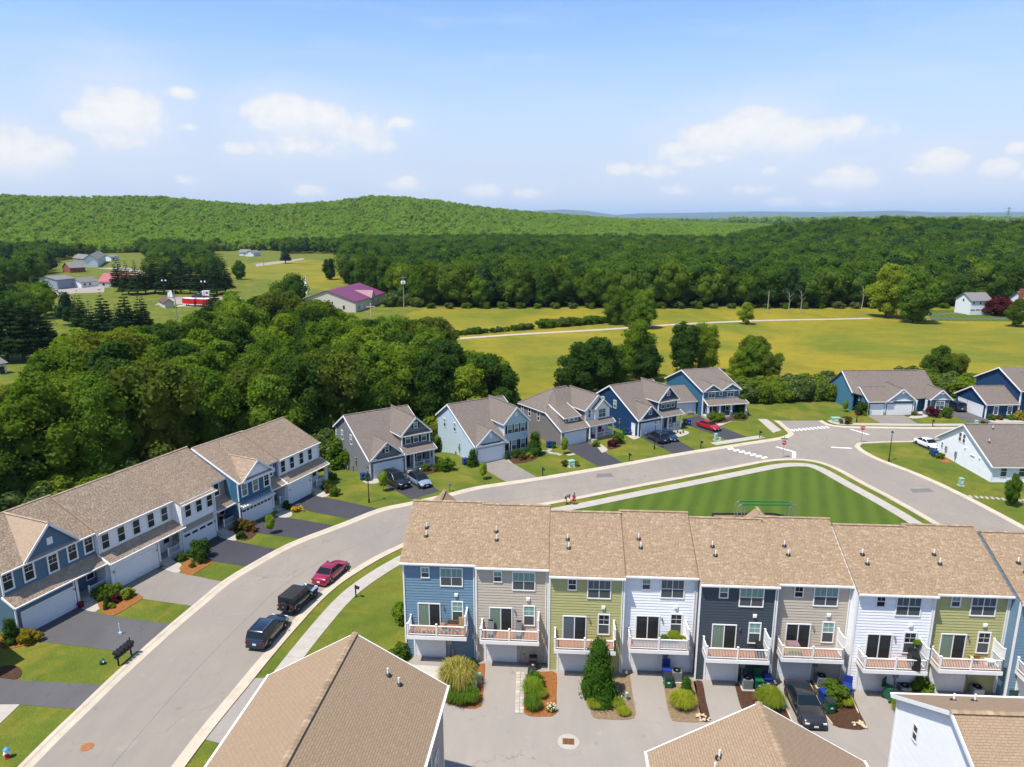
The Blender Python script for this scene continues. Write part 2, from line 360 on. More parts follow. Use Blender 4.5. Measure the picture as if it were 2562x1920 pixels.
def link(name, me, mat=None, parent=None, loc=(0,0,0), rz=0, smooth=False, label=None, cat=None, group=None, kind=None, rot=None, scale=None):
    o = bpy.data.objects.new(name, me); col.objects.link(o)
    if mat is not None and me is not None and not me.materials: me.materials.append(mat)
    if smooth and me is not None: me.polygons.foreach_set('use_smooth', [True]*len(me.polygons))
    if parent is not None: o.parent = parent
    o.location = loc; o.rotation_euler = rot if rot is not None else (0, 0, rz)
    if scale is not None: o.scale = scale
    for a, b in (('label', label), ('category', cat), ('group', group), ('kind', kind)):
        if b: o[a] = b
    return o
def thing(name, label, cat, loc=(0,0,0), rz=0, group=None, scale=None):
    return link(name, None, None, None, loc, rz, False, label, cat, group, None, None, scale)
def dup(o, loc=None, rz=None, label=None, group=None, scale=None):
    """a copy of a thing with copies of its parts and their sub-parts"""
    c = o.copy(); col.objects.link(c)
    if loc is not None: c.location = loc
    if rz is not None: c.rotation_euler = (0, 0, rz)
    if scale is not None: c.scale = scale
    if label: c['label'] = label
    if group: c['group'] = group
    for ch in o.children:
        d = ch.copy(); col.objects.link(d); d.parent = c
        for g in ch.children:
            e = g.copy(); col.objects.link(e); e.parent = d
    return c
CACHE = {}
def cached(key, fn):
    if key not in CACHE: CACHE[key] = fn()
    return CACHE[key]
def npmesh(name, V, F, nv):
    """fast mesh from numpy: V (n,3), F flat index list with nv vertices per face"""
    me = bpy.data.meshes.new(name); n = len(V); m = len(F)//nv
    me.vertices.add(n); me.vertices.foreach_set('co', np.asarray(V, dtype=np.float32).ravel())
    me.loops.add(len(F)); me.loops.foreach_set('vertex_index', np.asarray(F, dtype=np.int32))
    me.polygons.add(m); me.polygons.foreach_set('loop_start', np.arange(0, len(F), nv, dtype=np.int32))
    me.polygons.foreach_set('loop_total', np.full(m, nv, dtype=np.int32))
    me.update(calc_edges=True); return me
# ------------------------------------------------------------------ building pieces
def clip_row(poly, z):
    """u interval of a convex polygon [(u,z)] at height z"""
    us = []
    n = len(poly)
    for i in range(n):
        (a, b), (c, d) = poly[i], poly[(i+1) % n]
        if abs(b-d) < 1e-9:
            if abs(b-z) < 1e-6: us += [a, c]
        elif min(b, d)-1e-9 <= z <= max(b, d)+1e-9: us.append(a+(c-a)*(z-b)/(d-b))
    return (min(us), max(us)) if us else None
def clap(mb, poly, org, ud, nd, step=.16, z0=None, lip=.024):
    """lapped boards over a convex (u,z) polygon standing on org with horizontal direction ud and outward direction nd"""
    zs = [p[1] for p in poly]; z = z0 if z0 is not None else min(zs); top = max(zs)
    O, U, N, Z = Vector(org), Vector(ud), Vector(nd), Vector((0,0,1))
    while z < top-.02:
        z1 = min(z+step, top-.001); za = max(z, min(zs)+1e-4)
        a, b = clip_row(poly, za), clip_row(poly, z1)
        if a and b and a[1]-a[0] > .03:
            p = [O+U*a[0]+Z*za+N*lip, O+U*a[1]+Z*za+N*lip, O+U*b[1]+Z*z1+N*.005, O+U*b[0]+Z*z1+N*.005, O+U*a[0]+Z*za+N*.002, O+U*a[1]+Z*za+N*.002]
            mb.add(p, [(0,1,2,3),(4,5,1,0)])
        z += step
def battens(mb, poly, org, ud, nd, step=.4):
    us = [p[0] for p in poly]; O, U, N, Z = Vector(org), Vector(ud), Vector(nd), Vector((0,0,1))
    sw = [(z, u) for u, z in poly]; u = min(us)+step/2
    while u < max(us)-.05:
        r = clip_row(sw, u)
        if r: mb.bar(O+U*u+Z*(r[0]+.01)+N*.012, O+U*u+Z*(r[1]-.01)+N*.012, .06, .035, up=N)
        u += step
class House:
    """walls, boards, trims and roofs gathered per material, then linked as parts of one thing"""
    def __init__(s, name, label, loc, rz, wall_m, roof_m, seam_m, group=None, cat='house'):
        s.root = thing(name, label, cat, loc, rz, group); s.wm = wall_m; s.rm = roof_m; s.sm = seam_m
        s.g = {}; s.bits = []; s.planes = []; s.sid = {}; s.gut = MB()
    def mb(s, name, mat): return s.g.setdefault((name, mat.name), (MB(), name, mat))[0]
    def wall(s, poly, org, ud, nd, mat=None, style='lap', thick=.2, step=.19):
        mat = mat or s.wm; O, U, N = Vector(org), Vector(ud), Vector(nd); Z = Vector((0,0,1))
        s.mb('wall', mat).ext([O+U*u+Z*z for u, z in poly], -N*thick)
        b = s.sid.setdefault(mat.name, (MB(), mat))[0]
        if style == 'lap': clap(b, poly, org, ud, nd, step, lip=.014+step*.085)
        elif style == 'batten': battens(b, poly, org, ud, nd)
    def front(s, x0, x1, y, z0, z1, **k): s.wall([(0,z0),(x1-x0,z0),(x1-x0,z1),(0,z1)], (x0,y,0), (1,0,0), (0,-1,0), **k)
    def back(s, x0, x1, y, z0, z1, **k): s.wall([(0,z0),(x1-x0,z0),(x1-x0,z1),(0,z1)], (x1,y,0), (-1,0,0), (0,1,0), **k)
    def left(s, x, poly, **k):   # poly in (y,z), wall facing -x
        s.wall([(-y, z) for y, z in poly], (x,0,0), (0,-1,0), (-1,0,0), **k)
    def right(s, x, poly, **k): s.wall(poly, (x,0,0), (0,1,0), (1,0,0), **k)
    def tr(s, p, q, w=.12, h=.12, up=(0,0,1), name='trim_board'): s.bits.append((name, MB().bar(p, q, w, h, up), white)); return s
    def corner(s, x, y, z0, z1, w=.12): s.bits.append(('corner_board', MB().box(x-w/2, y-w/2, z0, x+w/2, y+w/2, z1), white))
    def roof(s, pts, thick=.14, rake=None, eave=True, keep=False):
        """pts eave-left, eave-right, then ridge-right(, ridge-left ...): one flat shingled slope with thickness"""
        P = [Vector(p) for p in pts]; n = (P[1]-P[0]).cross(P[-1]-P[0]).normalized()
        if n.z < 0: n = -n
        m = s.mb('roof', s.sm); b = len(m.f); m.ext([p for p in P], -n*thick)
        u = (P[1]-P[0]).normalized(); v = n.cross(u); k = len(P)
        q = [((p-P[0]).dot(u), (p-P[0]).dot(v)) for p in P]
        m.uv[b] = list(reversed(q)); 
        if eave: s.tr(P[0]-n*thick*.55+Vector((0,0,-.03)), P[1]-n*thick*.55+Vector((0,0,-.03)), .13, .15, name='fascia')
        for r in (rake or ()):
            i, j = r; s.tr(P[i]-n*(thick*.5+.03), P[j]-n*(thick*.5+.03), .07, .22, n, 'rake_board')
        if keep: s.planes.append((P, u, v, n, q))
        return P
    def ridge(s, p, q, w=.3):
        m = MB(); s.bits.append(('ridge_cap', m, tan_r if s.rm.name.startswith('fore') else s.rm)); P, Q = Vector(p), Vector(q); L = (Q-P).length; k = max(1, int(L/.3)); d = (Q-P)/k
        for i in range(k):
            a, b = P+d*i, P+d*(i+1.12); sd = d.cross(Vector((0,0,1))).normalized()*(w/2); lo = Vector((0,0,-.075)); t = Vector((0,0,.032)); t2 = Vector((0,0,.012))
            m.add([a+sd+lo+t, a+t, a-sd+lo+t, b+sd+lo+t2, b+t2, b-sd+lo+t2], [(0,1,4,3),(1,2,5,4),(0,3,5,2)])
    def finish(s):
        for mb, name, mat in s.g.values():
            if mb.f: mb.obj(name, mat, s.root)
        for mb, mat in s.sid.values():
            if mb.f: mb.obj('siding_boards', mat, s.root, kind='stuff')
        for nm, mb, mat in s.bits: mb.obj(nm, mat, s.root)
        return s.root
def tab_field(P, u, v, n, q, rng_, exposure=.145, wmin=.16, wmax=.42, lift=.016, inside=None):
    """laminated shingles over a slope; returns list of (u0,u1,v0,v1,thickness)"""
    out = []; vv = [c[1] for c in q]; top = max(vv); v0 = 0.0
    while v0 < top-.05:
        v1 = min(v0+exposure*1.12, top); r = clip_row(q, min(v0+exposure*.5, top-1e-3))
        if r:
            x = r[0]+rng_.uniform(-.1, 0)
            while x < r[1]:
                w = rng_.uniform(wmin, wmax); a, b = max(x, r[0]), min(x+w, r[1])
                if b-a > .04 and (inside is None or inside((a+b)/2, v0)): out.append((a, b-.012, v0, v1, lift*rng_.choice((.55, .8, 1.0, 1.25))))
                x += w
        v0 += exposure
    return out
def tab_mesh(name, P0, u, v, n, tabs):
    if not tabs: return None
    T = np.array(tabs); N = len(T); u, v, n, P0 = (np.array(x) for x in (u, v, n, P0))
    a, b, c, d, t = (T[:, i:i+1] for i in range(5))
    o = .004
    V = np.stack([P0+a*u+c*v+n*(t+o), P0+b*u+c*v+n*(t+o), P0+b*u+d*v+n*(o*1.2), P0+a*u+d*v+n*(o*1.2), P0+a*u+c*v+n*0, P0+b*u+c*v+n*0], 1).reshape(-1, 3)
    base = (np.arange(N)*6)[:, None]
    F = (base+np.array([[0,1,2,3, 4,5,1,0, 4,0,3,3, 5,2,1,1]])).reshape(N, 4, 4)
    quads = F[:, :2].reshape(-1); tri1 = F[:, 2, :3].reshape(-1); tri2 = F[:, 3, :3].reshape(-1)
    me = bpy.data.meshes.new(name); me.vertices.add(len(V)); me.vertices.foreach_set('co', V.astype(np.float32).ravel())
    idx = np.concatenate([quads, tri1, tri2]).astype(np.int32)
    me.loops.add(len(idx)); me.loops.foreach_set('vertex_index', idx)
    ls = np.concatenate([np.arange(0, len(quads), 4), len(quads)+np.arange(0, 2*len(tri1), 3)]).astype(np.int32)
    lt = np.concatenate([np.full(len(quads)//4, 4), np.full(2*len(tri1)//3, 3)]).astype(np.int32)
    me.polygons.add(len(ls)); me.polygons.foreach_set('loop_start', ls); me.polygons.foreach_set('loop_total', lt)
    me.update(calc_edges=True); return me
def lay_shingles(house, single_first=0, centre=None, **k):
    """shingles on every kept slope: the nearest ones each an object of its own, the rest one part"""
    rg = random.Random(len(house.planes)*31+5); roofp = None
    for ch in house.root.children:
        if ch.name.startswith('roof'): roofp = ch
    allt = []
    for pl in house.planes:
        P, u, v, n, q = pl
        for t in tab_field(P, u, v, n, q, rg, **k): allt.append((pl, t))
    singles = []
    if single_first:
        M = house.root.matrix_basis; C = Vector(centre)
        def dist(e):
            P, u, v, n, q = e[0]; t = e[1]; w = M @ (P[0]+u*((t[0]+t[1])/2)+v*t[2]); return (w-C).length
        allt.sort(key=dist); singles, allt = allt[:single_first], allt[single_first:]
    for pl in house.planes:
        P, u, v, n, q = pl
        me = tab_mesh('shingles', P[0], u, v, n, [t for p2, t in allt if p2 is pl])
        if me: link('shingles', me, house.rm, roofp, kind='stuff')
    for pl, t in singles:
        P, u, v, n, q = pl
        w = round((t[1]-t[0])*12)/12 or .08; key = ('tab', w, round(t[4], 4), house.rm.name)
        def mk():
            me = tab_mesh('shingle', (0,0,0), (1,0,0), (0,1,0), (0,0,1), [(0, max(w, .06), 0, t[3]-t[2], t[4])]); me.materials.append(house.rm); return me
        me = cached(key, mk); o = link('shingle', me, None, roofp)
        Mx = Matrix((u, v, n)).transposed().to_4x4(); Mx.translation = P[0]+u*t[0]+v*t[2]
        o.matrix_local = Mx; o.scale.x = (t[1]-t[0])/max(w, .06)
def window(house, x, y, z, w, h, rz=0, n=1, cas=.09, grid=(1, 1), up=None, lo=None, slide=False, frame=None, sill=False):
    """double-hung (or n side by side) window; (x,y,z) bottom centre on the wall face, facing -y before rz"""
    root = house.root if isinstance(house, House) else house; up = up or gl_blind; lo = lo or gl_screen; frame = frame or white
    def fr():
        m = MB(); W = w*n+.05*(n-1); a, b = -W/2, W/2
        m.box(a-cas, -.06, -cas, b+cas, -.002, 0); m.box(a-cas, -.06, h, b+cas, -.002, h+cas*1.15); m.box(a-cas, -.055, .001, a, -.002, h-.001); m.box(b, -.055, .001, b+cas, -.002, h-.001)
        for i in range(n):
            x0 = a+i*(w+.05); x1 = x0+w
            if i: m.box(x0-.05, -.05, .001, x0, -.002, h-.001)
            if slide: m.box((x0+x1)/2-.035, -.047, .002, (x0+x1)/2+.035, -.002, h-.002)
            else: m.box(x0+.001, -.047, h/2-.03, x1-.001, -.002, h/2+.03)
            gx, gz = grid
            for k in range(1, gx): m.box(x0+w*k/gx-.009, -.028, h/2+.03, x0+w*k/gx+.009, -.01, h-.003)
            for k in range(1, gz): m.box(x0+.003, -.034, h/2+h/2*k/gz-.011, x1-.003, -.01, h/2+h/2*k/gz+.011)
        return m.mesh('window')
    def pane(pw, ph):
        return cached(('pane', round(pw, 3), round(ph, 3)), lambda: MB().box(-pw/2, -.02, 0, pw/2, -.003, ph).mesh('pane'))
    me = cached(('win', round(w, 3), round(h, 3), n, cas, grid, slide, frame.name), fr)
    o = link('window', me, frame, root, (x+.034*math.sin(rz), y-.034*math.cos(rz), z), rz)
    W = w*n+.05*(n-1)
    for i in range(n):
        xc = -W/2+i*(w+.05)+w/2
        if slide: items = [(xc-w/4, 0, w/2-.04, h, up), (xc+w/4, 0, w/2-.04, h, lo)]
        else: items = [(xc, 0, w, h/2-.03, lo), (xc, h/2+.03, w, h/2-.03, up)]
        for px, pz, pw, ph, mt in items:
            me2 = pane(pw, ph); key = ('panem', round(pw, 3), round(ph, 3), mt.name)
            if key not in CACHE: c = me2.copy(); c.materials.append(mt); CACHE[key] = c
            link('pane', CACHE[key], None, o, (px, 0, pz))
    return o
def garage_door(house, x, y, w=4.88, h=2.15, rz=0, lights=0, zb=0.0, cols=8, trim=.12, mat=None):
    root = house.root if isinstance(house, House) else house
    def mk():
        m = MB(); m.box(-w/2, -.012, 0, w/2, .03, h)
        for r in range(4):
            z0 = r*h/4; 
            for c in range(cols):
                x0 = -w/2+c*w/cols; m.box(x0+.05, -.018, z0+.07, x0+w/cols-.05, -.012, z0+h/4-.07)
            m.box(-w/2+.005, -.022, z0+.012, w/2-.005, -.012, z0+h/4-.004) if False else None
        return m.mesh('garage_door')
    d = link('garage_door', cached(('gd', w, h, cols), mk), mat or white_panel, root, (x+.034*math.sin(rz), y-.034*math.cos(rz), zb), rz)
    f = MB(); t = trim; f.box(-w/2-t, -.05, 0, -w/2, -.002, h); f.box(w/2, -.05, 0, w/2+t, -.002, h); f.box(-w/2-t, -.055, h, w/2+t, -.002, h+t)
    f.obj('door_frame', white, d)
    for i in range(lights):
        ww = w/lights; MB().box(-ww*.36, -.04, 0, ww*.36, -.031, .26).obj('door_light', gl_dark, d, (-w/2+(i+.5)*ww, 0, h*.79))
    return d
def railing(root, p, q, z, h=.95, post_ends=True, mids=0, mat=None, gap=.13, post_h=None, name='railing'):
    """railing part from p to q (xy): rails and balusters in one mesh, each post an object of its own"""
    mat = mat or white; P, Q = Vector((*p, z)), Vector((*q, z)); m = MB(); L = (Q-P).length
    m.bar(P+Vector((0,0,h-.06)), Q+Vector((0,0,h-.06)), .09, .06); m.bar(P+Vector((0,0,.1)), Q+Vector((0,0,.1)), .05, .06)
    k = max(2, int(L/gap))
    for i in range(1, k):
        b = P.lerp(Q, i/k); m.box(b.x-.013, b.y-.013, z+.13, b.x+.013, b.y+.013, z+h-.09)
    r = m.obj(name, mat, root)
    ts = [i/(mids+1) for i in range(mids+2)] if post_ends else [i/(mids+1) for i in range(1, mids+1)]
    for t in ts: post(root, P.lerp(Q, t), post_h or h+.12, mat=mat)
    return r
def post(root, p, h, w=.12, mat=None, name='post', cap=True):
    def mk():
        m = MB(); m.box(-w/2, -w/2, 0, w/2, w/2, h-.03)
        if cap: m.box(-w*.68, -w*.68, h-.03, w*.68, w*.68, h+.015); m.cbox((0,0,h+.035), (w*1.2, w*1.2, .04), 0, .2)
        return m.mesh(name)
    return link(name, cached(('post', name, round(h, 2), w, cap), mk), mat or white, root, tuple(p))
def light_fixture(root, x, y, z, rz=0, mat=None):
    def mk():
        m = MB(); m.box(-.06, -.03, -.08, .06, -.002, .1); m.cyl((0,-.1,-.1), (0,-.1,.12), .055, .07, 6); m.bar((0,-.02,.1), (0,-.1,.14), .03, .03); return m.mesh('wall_lantern')
    return link('wall_lantern', cached('lantern', mk), mat or black_m, root, (x, y-.034, z), rz)
# ------------------------------------------------------------------ terrain
ZT = {0:(0,0,1.15823),1:(0,1150,.46436),2:(0,950,.39198),3:(700,850,.31646),4:(1250,850,.31646),5:(1850,850,.33178),6:(960,1200,.42216),7:(1500,1200,.42224),8:(2000,1200,.43431),9:(0,450,.33175),10:(500,550,.36166),11:(1200,450,.36166),12:(1900,450,.33166)}
def zat(k, x, y, z=0.0):
    a, b, s = ZT[k]; return at(a+s*x, b+s*y, z)
def zpoly(k, pts): return [tuple(zat(k, *p)[:2]) for p in pts]
def prof(pts, ref):
    """ridge line seen in the photograph -> [(azimuth, height)] at distance ref"""
    o = []
    for px, py in pts:
        a, e = px2ae(px, py); o.append((a, CAM_H+math.tan(e)*ref))
    return np.array(o)
HILL_R, RIDGE_R = 1750.0, 24000.0
P_HILL = prof([(-900,500),(-400,492),(0,487),(170,493),(400,490),(520,503),(640,512),(760,509),(840,502),(930,489),(1000,492),(1100,502),(1200,517),(1300,527),(1400,535),(1500,543),(1650,553),(1850,562),(2100,566),(2562,564),(3400,560)], HILL_R)
P_MID = prof([(1500,640),(1700,606),(1850,590),(1960,566),(2100,556),(2230,549),(2400,555),(2562,562),(3000,560),(3600,575)], 850.0)
P_RIDGE = prof([(-900,530),(600,535),(1250,533),(1360,526),(1410,524),(1470,528),(1540,538),(1600,534),(1700,533),(1900,529),(2080,531),(2250,527),(2330,531),(2450,532),(2562,530),(2900,526),(3600,532)], RIDGE_R)
def ss(a, b, x):
    t = np.clip((x-a)/(b-a), 0, 1); return t*t*(3-2*t)
C31, S31 = math.cos(R(31)), math.sin(R(31))
def ground_h(x, y):
    """height of the land; works on numbers or arrays"""
    x = np.asarray(x, dtype=float); y = np.asarray(y, dtype=float)
    r = np.hypot(x, y); a = np.arctan2(x, y)
    d = -(x+20)*S31+(y-97)*C31; s = (x+20)*C31+(y-97)*S31
    z = -2.0*ss(3, 15, d)*(1-ss(40, 85, d))*ss(-32, -8, s)*(1-ss(58, 74, s))
    hc = np.interp(a, P_HILL[:, 0], P_HILL[:, 1])-11; back = np.abs(a) > R(75)
    hc = np.where(back, 10, hc)
    up = ss(880, HILL_R, r)**1.15; dn = 1-ss(HILL_R, 4200, r)
    roll = 1+.10*np.sin(a*41+r*.004)+.07*np.sin(a*23-r*.007+2)
    z = z+hc*np.where(r < HILL_R, up*(roll*(1-up)+up), dn)
    mid = np.maximum(np.interp(a, P_MID[:, 0], P_MID[:, 1])-15, 0)
    mid = np.where(back, 0, mid)
    z = z+mid*np.exp(-((r-850)/190.0)**2)*(1-.85*ss(0, 30, hc*up))
    rh = np.interp(a, P_RIDGE[:, 0], P_RIDGE[:, 1]); far = np.exp(-((r-RIDGE_R)/3200.0)**2)
    z = z+(rh-2)*far+12*ss(3500, 5200, r)*(1-far)*(.5+.5*np.sin(a*19+r*.0011))
    return z
def gh(x, y): return float(ground_h(x, y))
def inpoly(X, Y, poly):
    n = len(poly); ins = np.zeros(X.shape, bool); j = n-1
    for i in range(n):
        xi, yi = poly[i]; xj, yj = poly[j]
        c = ((yi > Y) != (yj > Y)) & (X < (xj-xi)*(Y-yi)/((yj-yi) if yj != yi else 1e-9)+xi)
        ins ^= c; j = i
    return ins
LAWN = [(-75,0),(-64,60),(-44,108),(-22,120),(0,130),(15,138),(35,148),(47,147),(56,144),(75,147),(130,150),(150,60),(110,0)]
FIELD = [tuple(at(*p)[:2]) for p in [(1010,790),(1075,768),(1562,770),(2360,768),(2900,768),(3300,900),(2900,1010),(2100,968),(1800,950),(1500,945),(1240,1010),(960,1040),(800,1010),(900,900)]]
def make_terrain():
    rs = [0.0]; r = 4.0
    while r < 46000: rs.append(r); r *= 1.021 if r < 2600 else 1.05
    azs = np.concatenate([np.linspace(-R(50), R(50), 300), np.linspace(R(50), 2*math.pi-R(50), 60)[1:-1]])
    A, Rr = np.meshgrid(azs, np.array(rs[1:])); X = Rr*np.sin(A); Y = Rr*np.cos(A); Zz = ground_h(X, Y)
    n, m = X.shape; V = np.stack([X.ravel(), Y.ravel(), Zz.ravel()], 1); V = np.vstack([V, [[0, 0, 0]]])
    i = np.arange(n-1)[:, None]*m; j = np.arange(m)[None]; jn = (j+1) % m
    F = np.stack([i+j, i+jn, i+m+jn, i+m+j], -1).reshape(-1)
    me = npmesh('terrain', V, F, 4)
    me.polygons.foreach_set('use_smooth', [True]*len(me.polygons))
    x, y = V[:, 0], V[:, 1]; rr = np.hypot(x, y)
    lawn = inpoly(x, y, LAWN); F2 = [tuple(at(*p)[:2]) for p in [(560,672),(640,657),(760,650),(880,660),(1000,690),(1000,728),(860,738),(700,702),(580,694)]]
    field = (inpoly(x, y, FIELD) | inpoly(x, y, F2)) & ~lawn; left = (np.arctan2(x, y) < R(-6)) & (rr < 960)
    wood = (rr > 300) & ~field & ~left
    for nm, v in (('lawn', lawn | (left & ~field)), ('wood', wood)):
        at_ = me.attributes.new(nm, 'FLOAT', 'POINT'); at_.data.foreach_set('value', v.astype(np.float32))
    return me
t = NT('grassland'); p = t.pos()
big = t.noise(p, .045, 7, .62, .6); mid = t.noise(p, .35, 6, .62); fine_ = t.noise(p, 5, 3, .7)
band = t.noise(t.mapping(p, (.12, .4, 1), (0, 0, R(6))), .35, 6, .68, 1.5)
lw = t.n('ShaderNodeAttribute', attribute_name='lawn').outputs['Fac']; wd = t.n('ShaderNodeAttribute', attribute_name='wood').outputs['Fac']
pat = t.noise(t.mapping(p, (1, 1, 1), (0, 0, .6)), .16, 6, .66, .8); lc = t.mix(t.rng(mid, .3, .7), (.075,.108,.012), (.135,.158,.018)); lc = t.mix(t.rng(pat, .46, .66, 0, .8), lc, (.225,.185,.025)); lc = t.mix(t.rng(big, .5, .7, 0, .4), lc, (.042,.088,.012)); lc = t.mix(t.rng(fine_, .35, .7, 0, .35), lc, (.025,.052,.007))
fb = t.noise(p, .018, 7, .68, 1.2); fc = t.mix(t.rng(fb, .38, .60), (.120,.145,.014), (.255,.20,.016)); fc = t.mix(t.rng(band, .48, .72, 0, .45), fc, (.29,.205,.016)); fc = t.mix(t.rng(big, .5, .72, 0, .6), fc, (.095,.115,.012)); fc = t.mix(t.rng(mid, .5, .75, 0, .45), fc, (.085,.098,.010)); fc = t.mix(t.rng(fine_, .4, .7, 0, .25), fc, (.07,.08,.010))
wc = t.mix(t.rng(mid, .3, .7), (.025,.045,.012), (.06,.085,.02))
c = t.mix(lw, fc, lc); c = t.mix(wd, c, wc)
t.pbr(c, .95, 0, .15, bump=t.math('ADD', fine_, t.math('MULTIPLY', mid, 1.5)), bstr=.7, bdist=.12)
grass_m = t.m
link('ground', make_terrain(), grass_m, kind='structure')
# mown stripes: the sheen of grass bent either way, painted in as two greens
t = NT('striped_lawn'); p = t.pos(); a = R(21.5)
sp = t.n('ShaderNodeSeparateXYZ'); t.l(t.mapping(p, (1, 1, 1), (0, 0, a)), sp.inputs[0])
w_ = t.noise(p, .25, 3, .5); sw = t.math('SINE', t.math('MULTIPLY', t.math('ADD', sp.outputs[0], t.math('MULTIPLY', w_, .35)), 2*math.pi/2.3))
mid = t.noise(p, .5, 6, .65); fine_ = t.noise(p, 6, 3, .7)
c = t.mix(t.rng(sw, -.8, .8), (.058,.100,.011), (.088,.138,.016)); c = t.mix(t.rng(mid, .40, .75, 0, .65), c, (.10,.118,.016)); c = t.mix(t.rng(t.noise(p, .12, 5, .6), .45, .7, 0, .5), c, (.062,.108,.012)); c = t.mix(t.rng(fine_, .35, .7, 0, .45), c, (.028,.052,.008))
t.pbr(c, .95, 0, .15, bump=fine_, bstr=.7, bdist=.08); stripe_m = t.m
# ------------------------------------------------------------------ flat sheets
def flat(name, pts, z, mat, kind='structure', thick=0.0, **k):
    from mathutils.geometry import tessellate_polygon
    P = [Vector((x, y, 0)) for x, y in pts]; tri = tessellate_polygon([P])
    n = len(P); vs = [(p.x, p.y, z) for p in P]; fs = [tuple(t_) for t_ in tri]
    if thick:
        vs += [(p.x, p.y, z-thick) for p in P]; fs += [(i, (i+1) % n, n+(i+1) % n, n+i) for i in range(n)]
    m = MB(); m.v = vs; m.f = fs; me = m.mesh(name)
    return link(name, me, mat, kind=kind, **k)
def smooth(pts, step=1.2):
    """Catmull-Rom through 2-D points"""
    out = []; P = [Vector(p) for p in pts]; P = [P[0]*2-P[1]]+P+[P[-1]*2-P[-2]]
    for i in range(1, len(P)-2):
        a, b, c, d = P[i-1:i+3]; k = max(1, int((c-b).length/step))
        for j in range(k):
            s = j/k; out.append(tuple(.5*((2*b)+(c-a)*s+(2*a-5*b+4*c-d)*s*s+(3*b-a-3*c+d)*s**3)))
    out.append(tuple(P[-2])); return out
def offset(line, d):
    """parallel line, positive = left of travel"""
    o = []; n = len(line)
    for i in range(n):
        a = Vector(line[max(0, i-1)]); b = Vector(line[min(n-1, i+1)]); t_ = (b-a).normalized(); o.append((line[i][0]-t_.y*d, line[i][1]+t_.x*d))
    return o
def kerb(line, side, w=1.0, label=None):
    prof_ = [(0, .006), (0, .016), (w*.55, .022), (w*.68, .085), (w, .10), (w, -.03)]; m = MB(); n = len(line); k = len(prof_)
    for i in range(n):
        a = Vector(line[max(0, i-1)]); b = Vector(line[min(n-1, i+1)]); t_ = (b-a).normalized(); nx, ny = -t_.y*side, t_.x*side
        m.v += [(line[i][0]+nx*d, line[i][1]+ny*d, z) for d, z in prof_]
    for i in range(n-1):
        for j in range(k-1): m.f.append((i*k+j, i*k+j+1, (i+1)*k+j+1, (i+1)*k+j))
    return m.obj('kerb', kerb_m, kind='structure')
def ribbon(name, l0, l1, z, mat, slab=None, joint=.02):
    """strip between two parallel lines; slab = length of the separate slabs it is cast in"""
    if not slab:
        m = MB(); n = len(l0); m.v = [(x, y, z) for x, y in l0]+[(x, y, z) for x, y in l1]; m.f = [(i, i+1, n+i+1, n+i) for i in range(n-1)]
        return m.obj(name, mat, kind='structure')
    root = thing(name, None, None, (0, 0, 0)); root['kind'] = 'structure'; acc_ = 0; i0 = 0
    bed = MB(); n = len(l0); bed.v = [(x, y, z-.03) for x, y in l0]+[(x, y, z-.03) for x, y in l1]; bed.f = [(i, i+1, n+i+1, n+i) for i in range(n-1)]
    bed.obj('slab_bed', drive_mid, root)
    D = [0]
    for i in range(1, n): D.append(D[-1]+(Vector(l0[i])-Vector(l0[i-1])).length)
    def pt(line, d):
        d = min(max(d, 0), D[-1]-1e-6); i = int(np.searchsorted(D, d, side='right'))-1; i = min(i, n-2); s = (d-D[i])/(D[i+1]-D[i]); return (line[i][0]*(1-s)+line[i+1][0]*s, line[i][1]*(1-s)+line[i+1][1]*s)
    d = 0
    while d < D[-1]-.3:
        e = min(d+slab, D[-1]); q = [pt(l0, d+joint/2), pt(l0, e-joint/2), pt(l1, e-joint/2), pt(l1, d+joint/2)]
        cx = sum(v[0] for v in q)/4; cy_ = sum(v[1] for v in q)/4
        MB().prism([(x-cx, y-cy_) for x, y in q], -.05, 0).obj('slab', mat, root, (cx, cy_, z+rnd.uniform(-.004, .004))); d = e
    return root
LEFT = smooth([(-35.2,4),(-34.3,22),(-33.15,42),(-32.6,47.7),(-32.25,51),(-31.7,54.9),(-30.95,59.4),(-30.3,62.6),(-29.3,67.3),(-28.0,70.5),(-26.1,74.4),(-24.3,77.1),(-20.4,81.5),(-16.8,85.8),(-13.1,88.0),(-8.2,91.1),(-4.3,93.7),(3.7,97.0),(13.8,101.6),(26.5,107.9),(33.7,111.1),(42.1,114.7),(46.6,116.7),(49.2,118.9),(49.9,121.5),(50.2,128.2)])
RIGHT = smooth([(-26.2,8),(-24.8,25),(-23.6,42),(-22.4,50.6),(-21.1,58.3),(-19.5,65.3),(-17.3,70.2),(-14.0,75.2),(-9.0,80.6),(-3.5,84.8),(2.4,87.9),(8.7,90.8),(16.1,94.5),(24.2,98.4),(34.0,103.2),(40.0,106.0),(44.3,106.7),(47.4,105.8),(49.4,103.0),(50.8,96.1),(52.1,89.7),(53.3,81.6),(54.4,70),(55.2,50)])
EAST = smooth([(63.8,50),(63.2,66),(62.4,80.1),(61.2,92.0),(59.6,99.5),(57.3,106.0),(56.7,110.6),(57.0,112.8),(58.3,114.6),(61,115.2),(64.8,115.6),(72,115.8),(120,116.4)])
NORTH = smooth([(57.4,128.2),(57.6,125.6),(58.6,124.3),(60.5,123.6),(68,123.2),(75,122.9),(90,123.2),(120,123.8)])
flat('road', LEFT+list(NORTH)+list(reversed(EAST))+list(reversed(RIGHT)), .012, road_m)
SEAM = offset(LEFT, -5.4); ribbon('road_seam', SEAM, offset(SEAM, -.05), .0145, plain('tar_seam', (.15,.135,.12), .9))
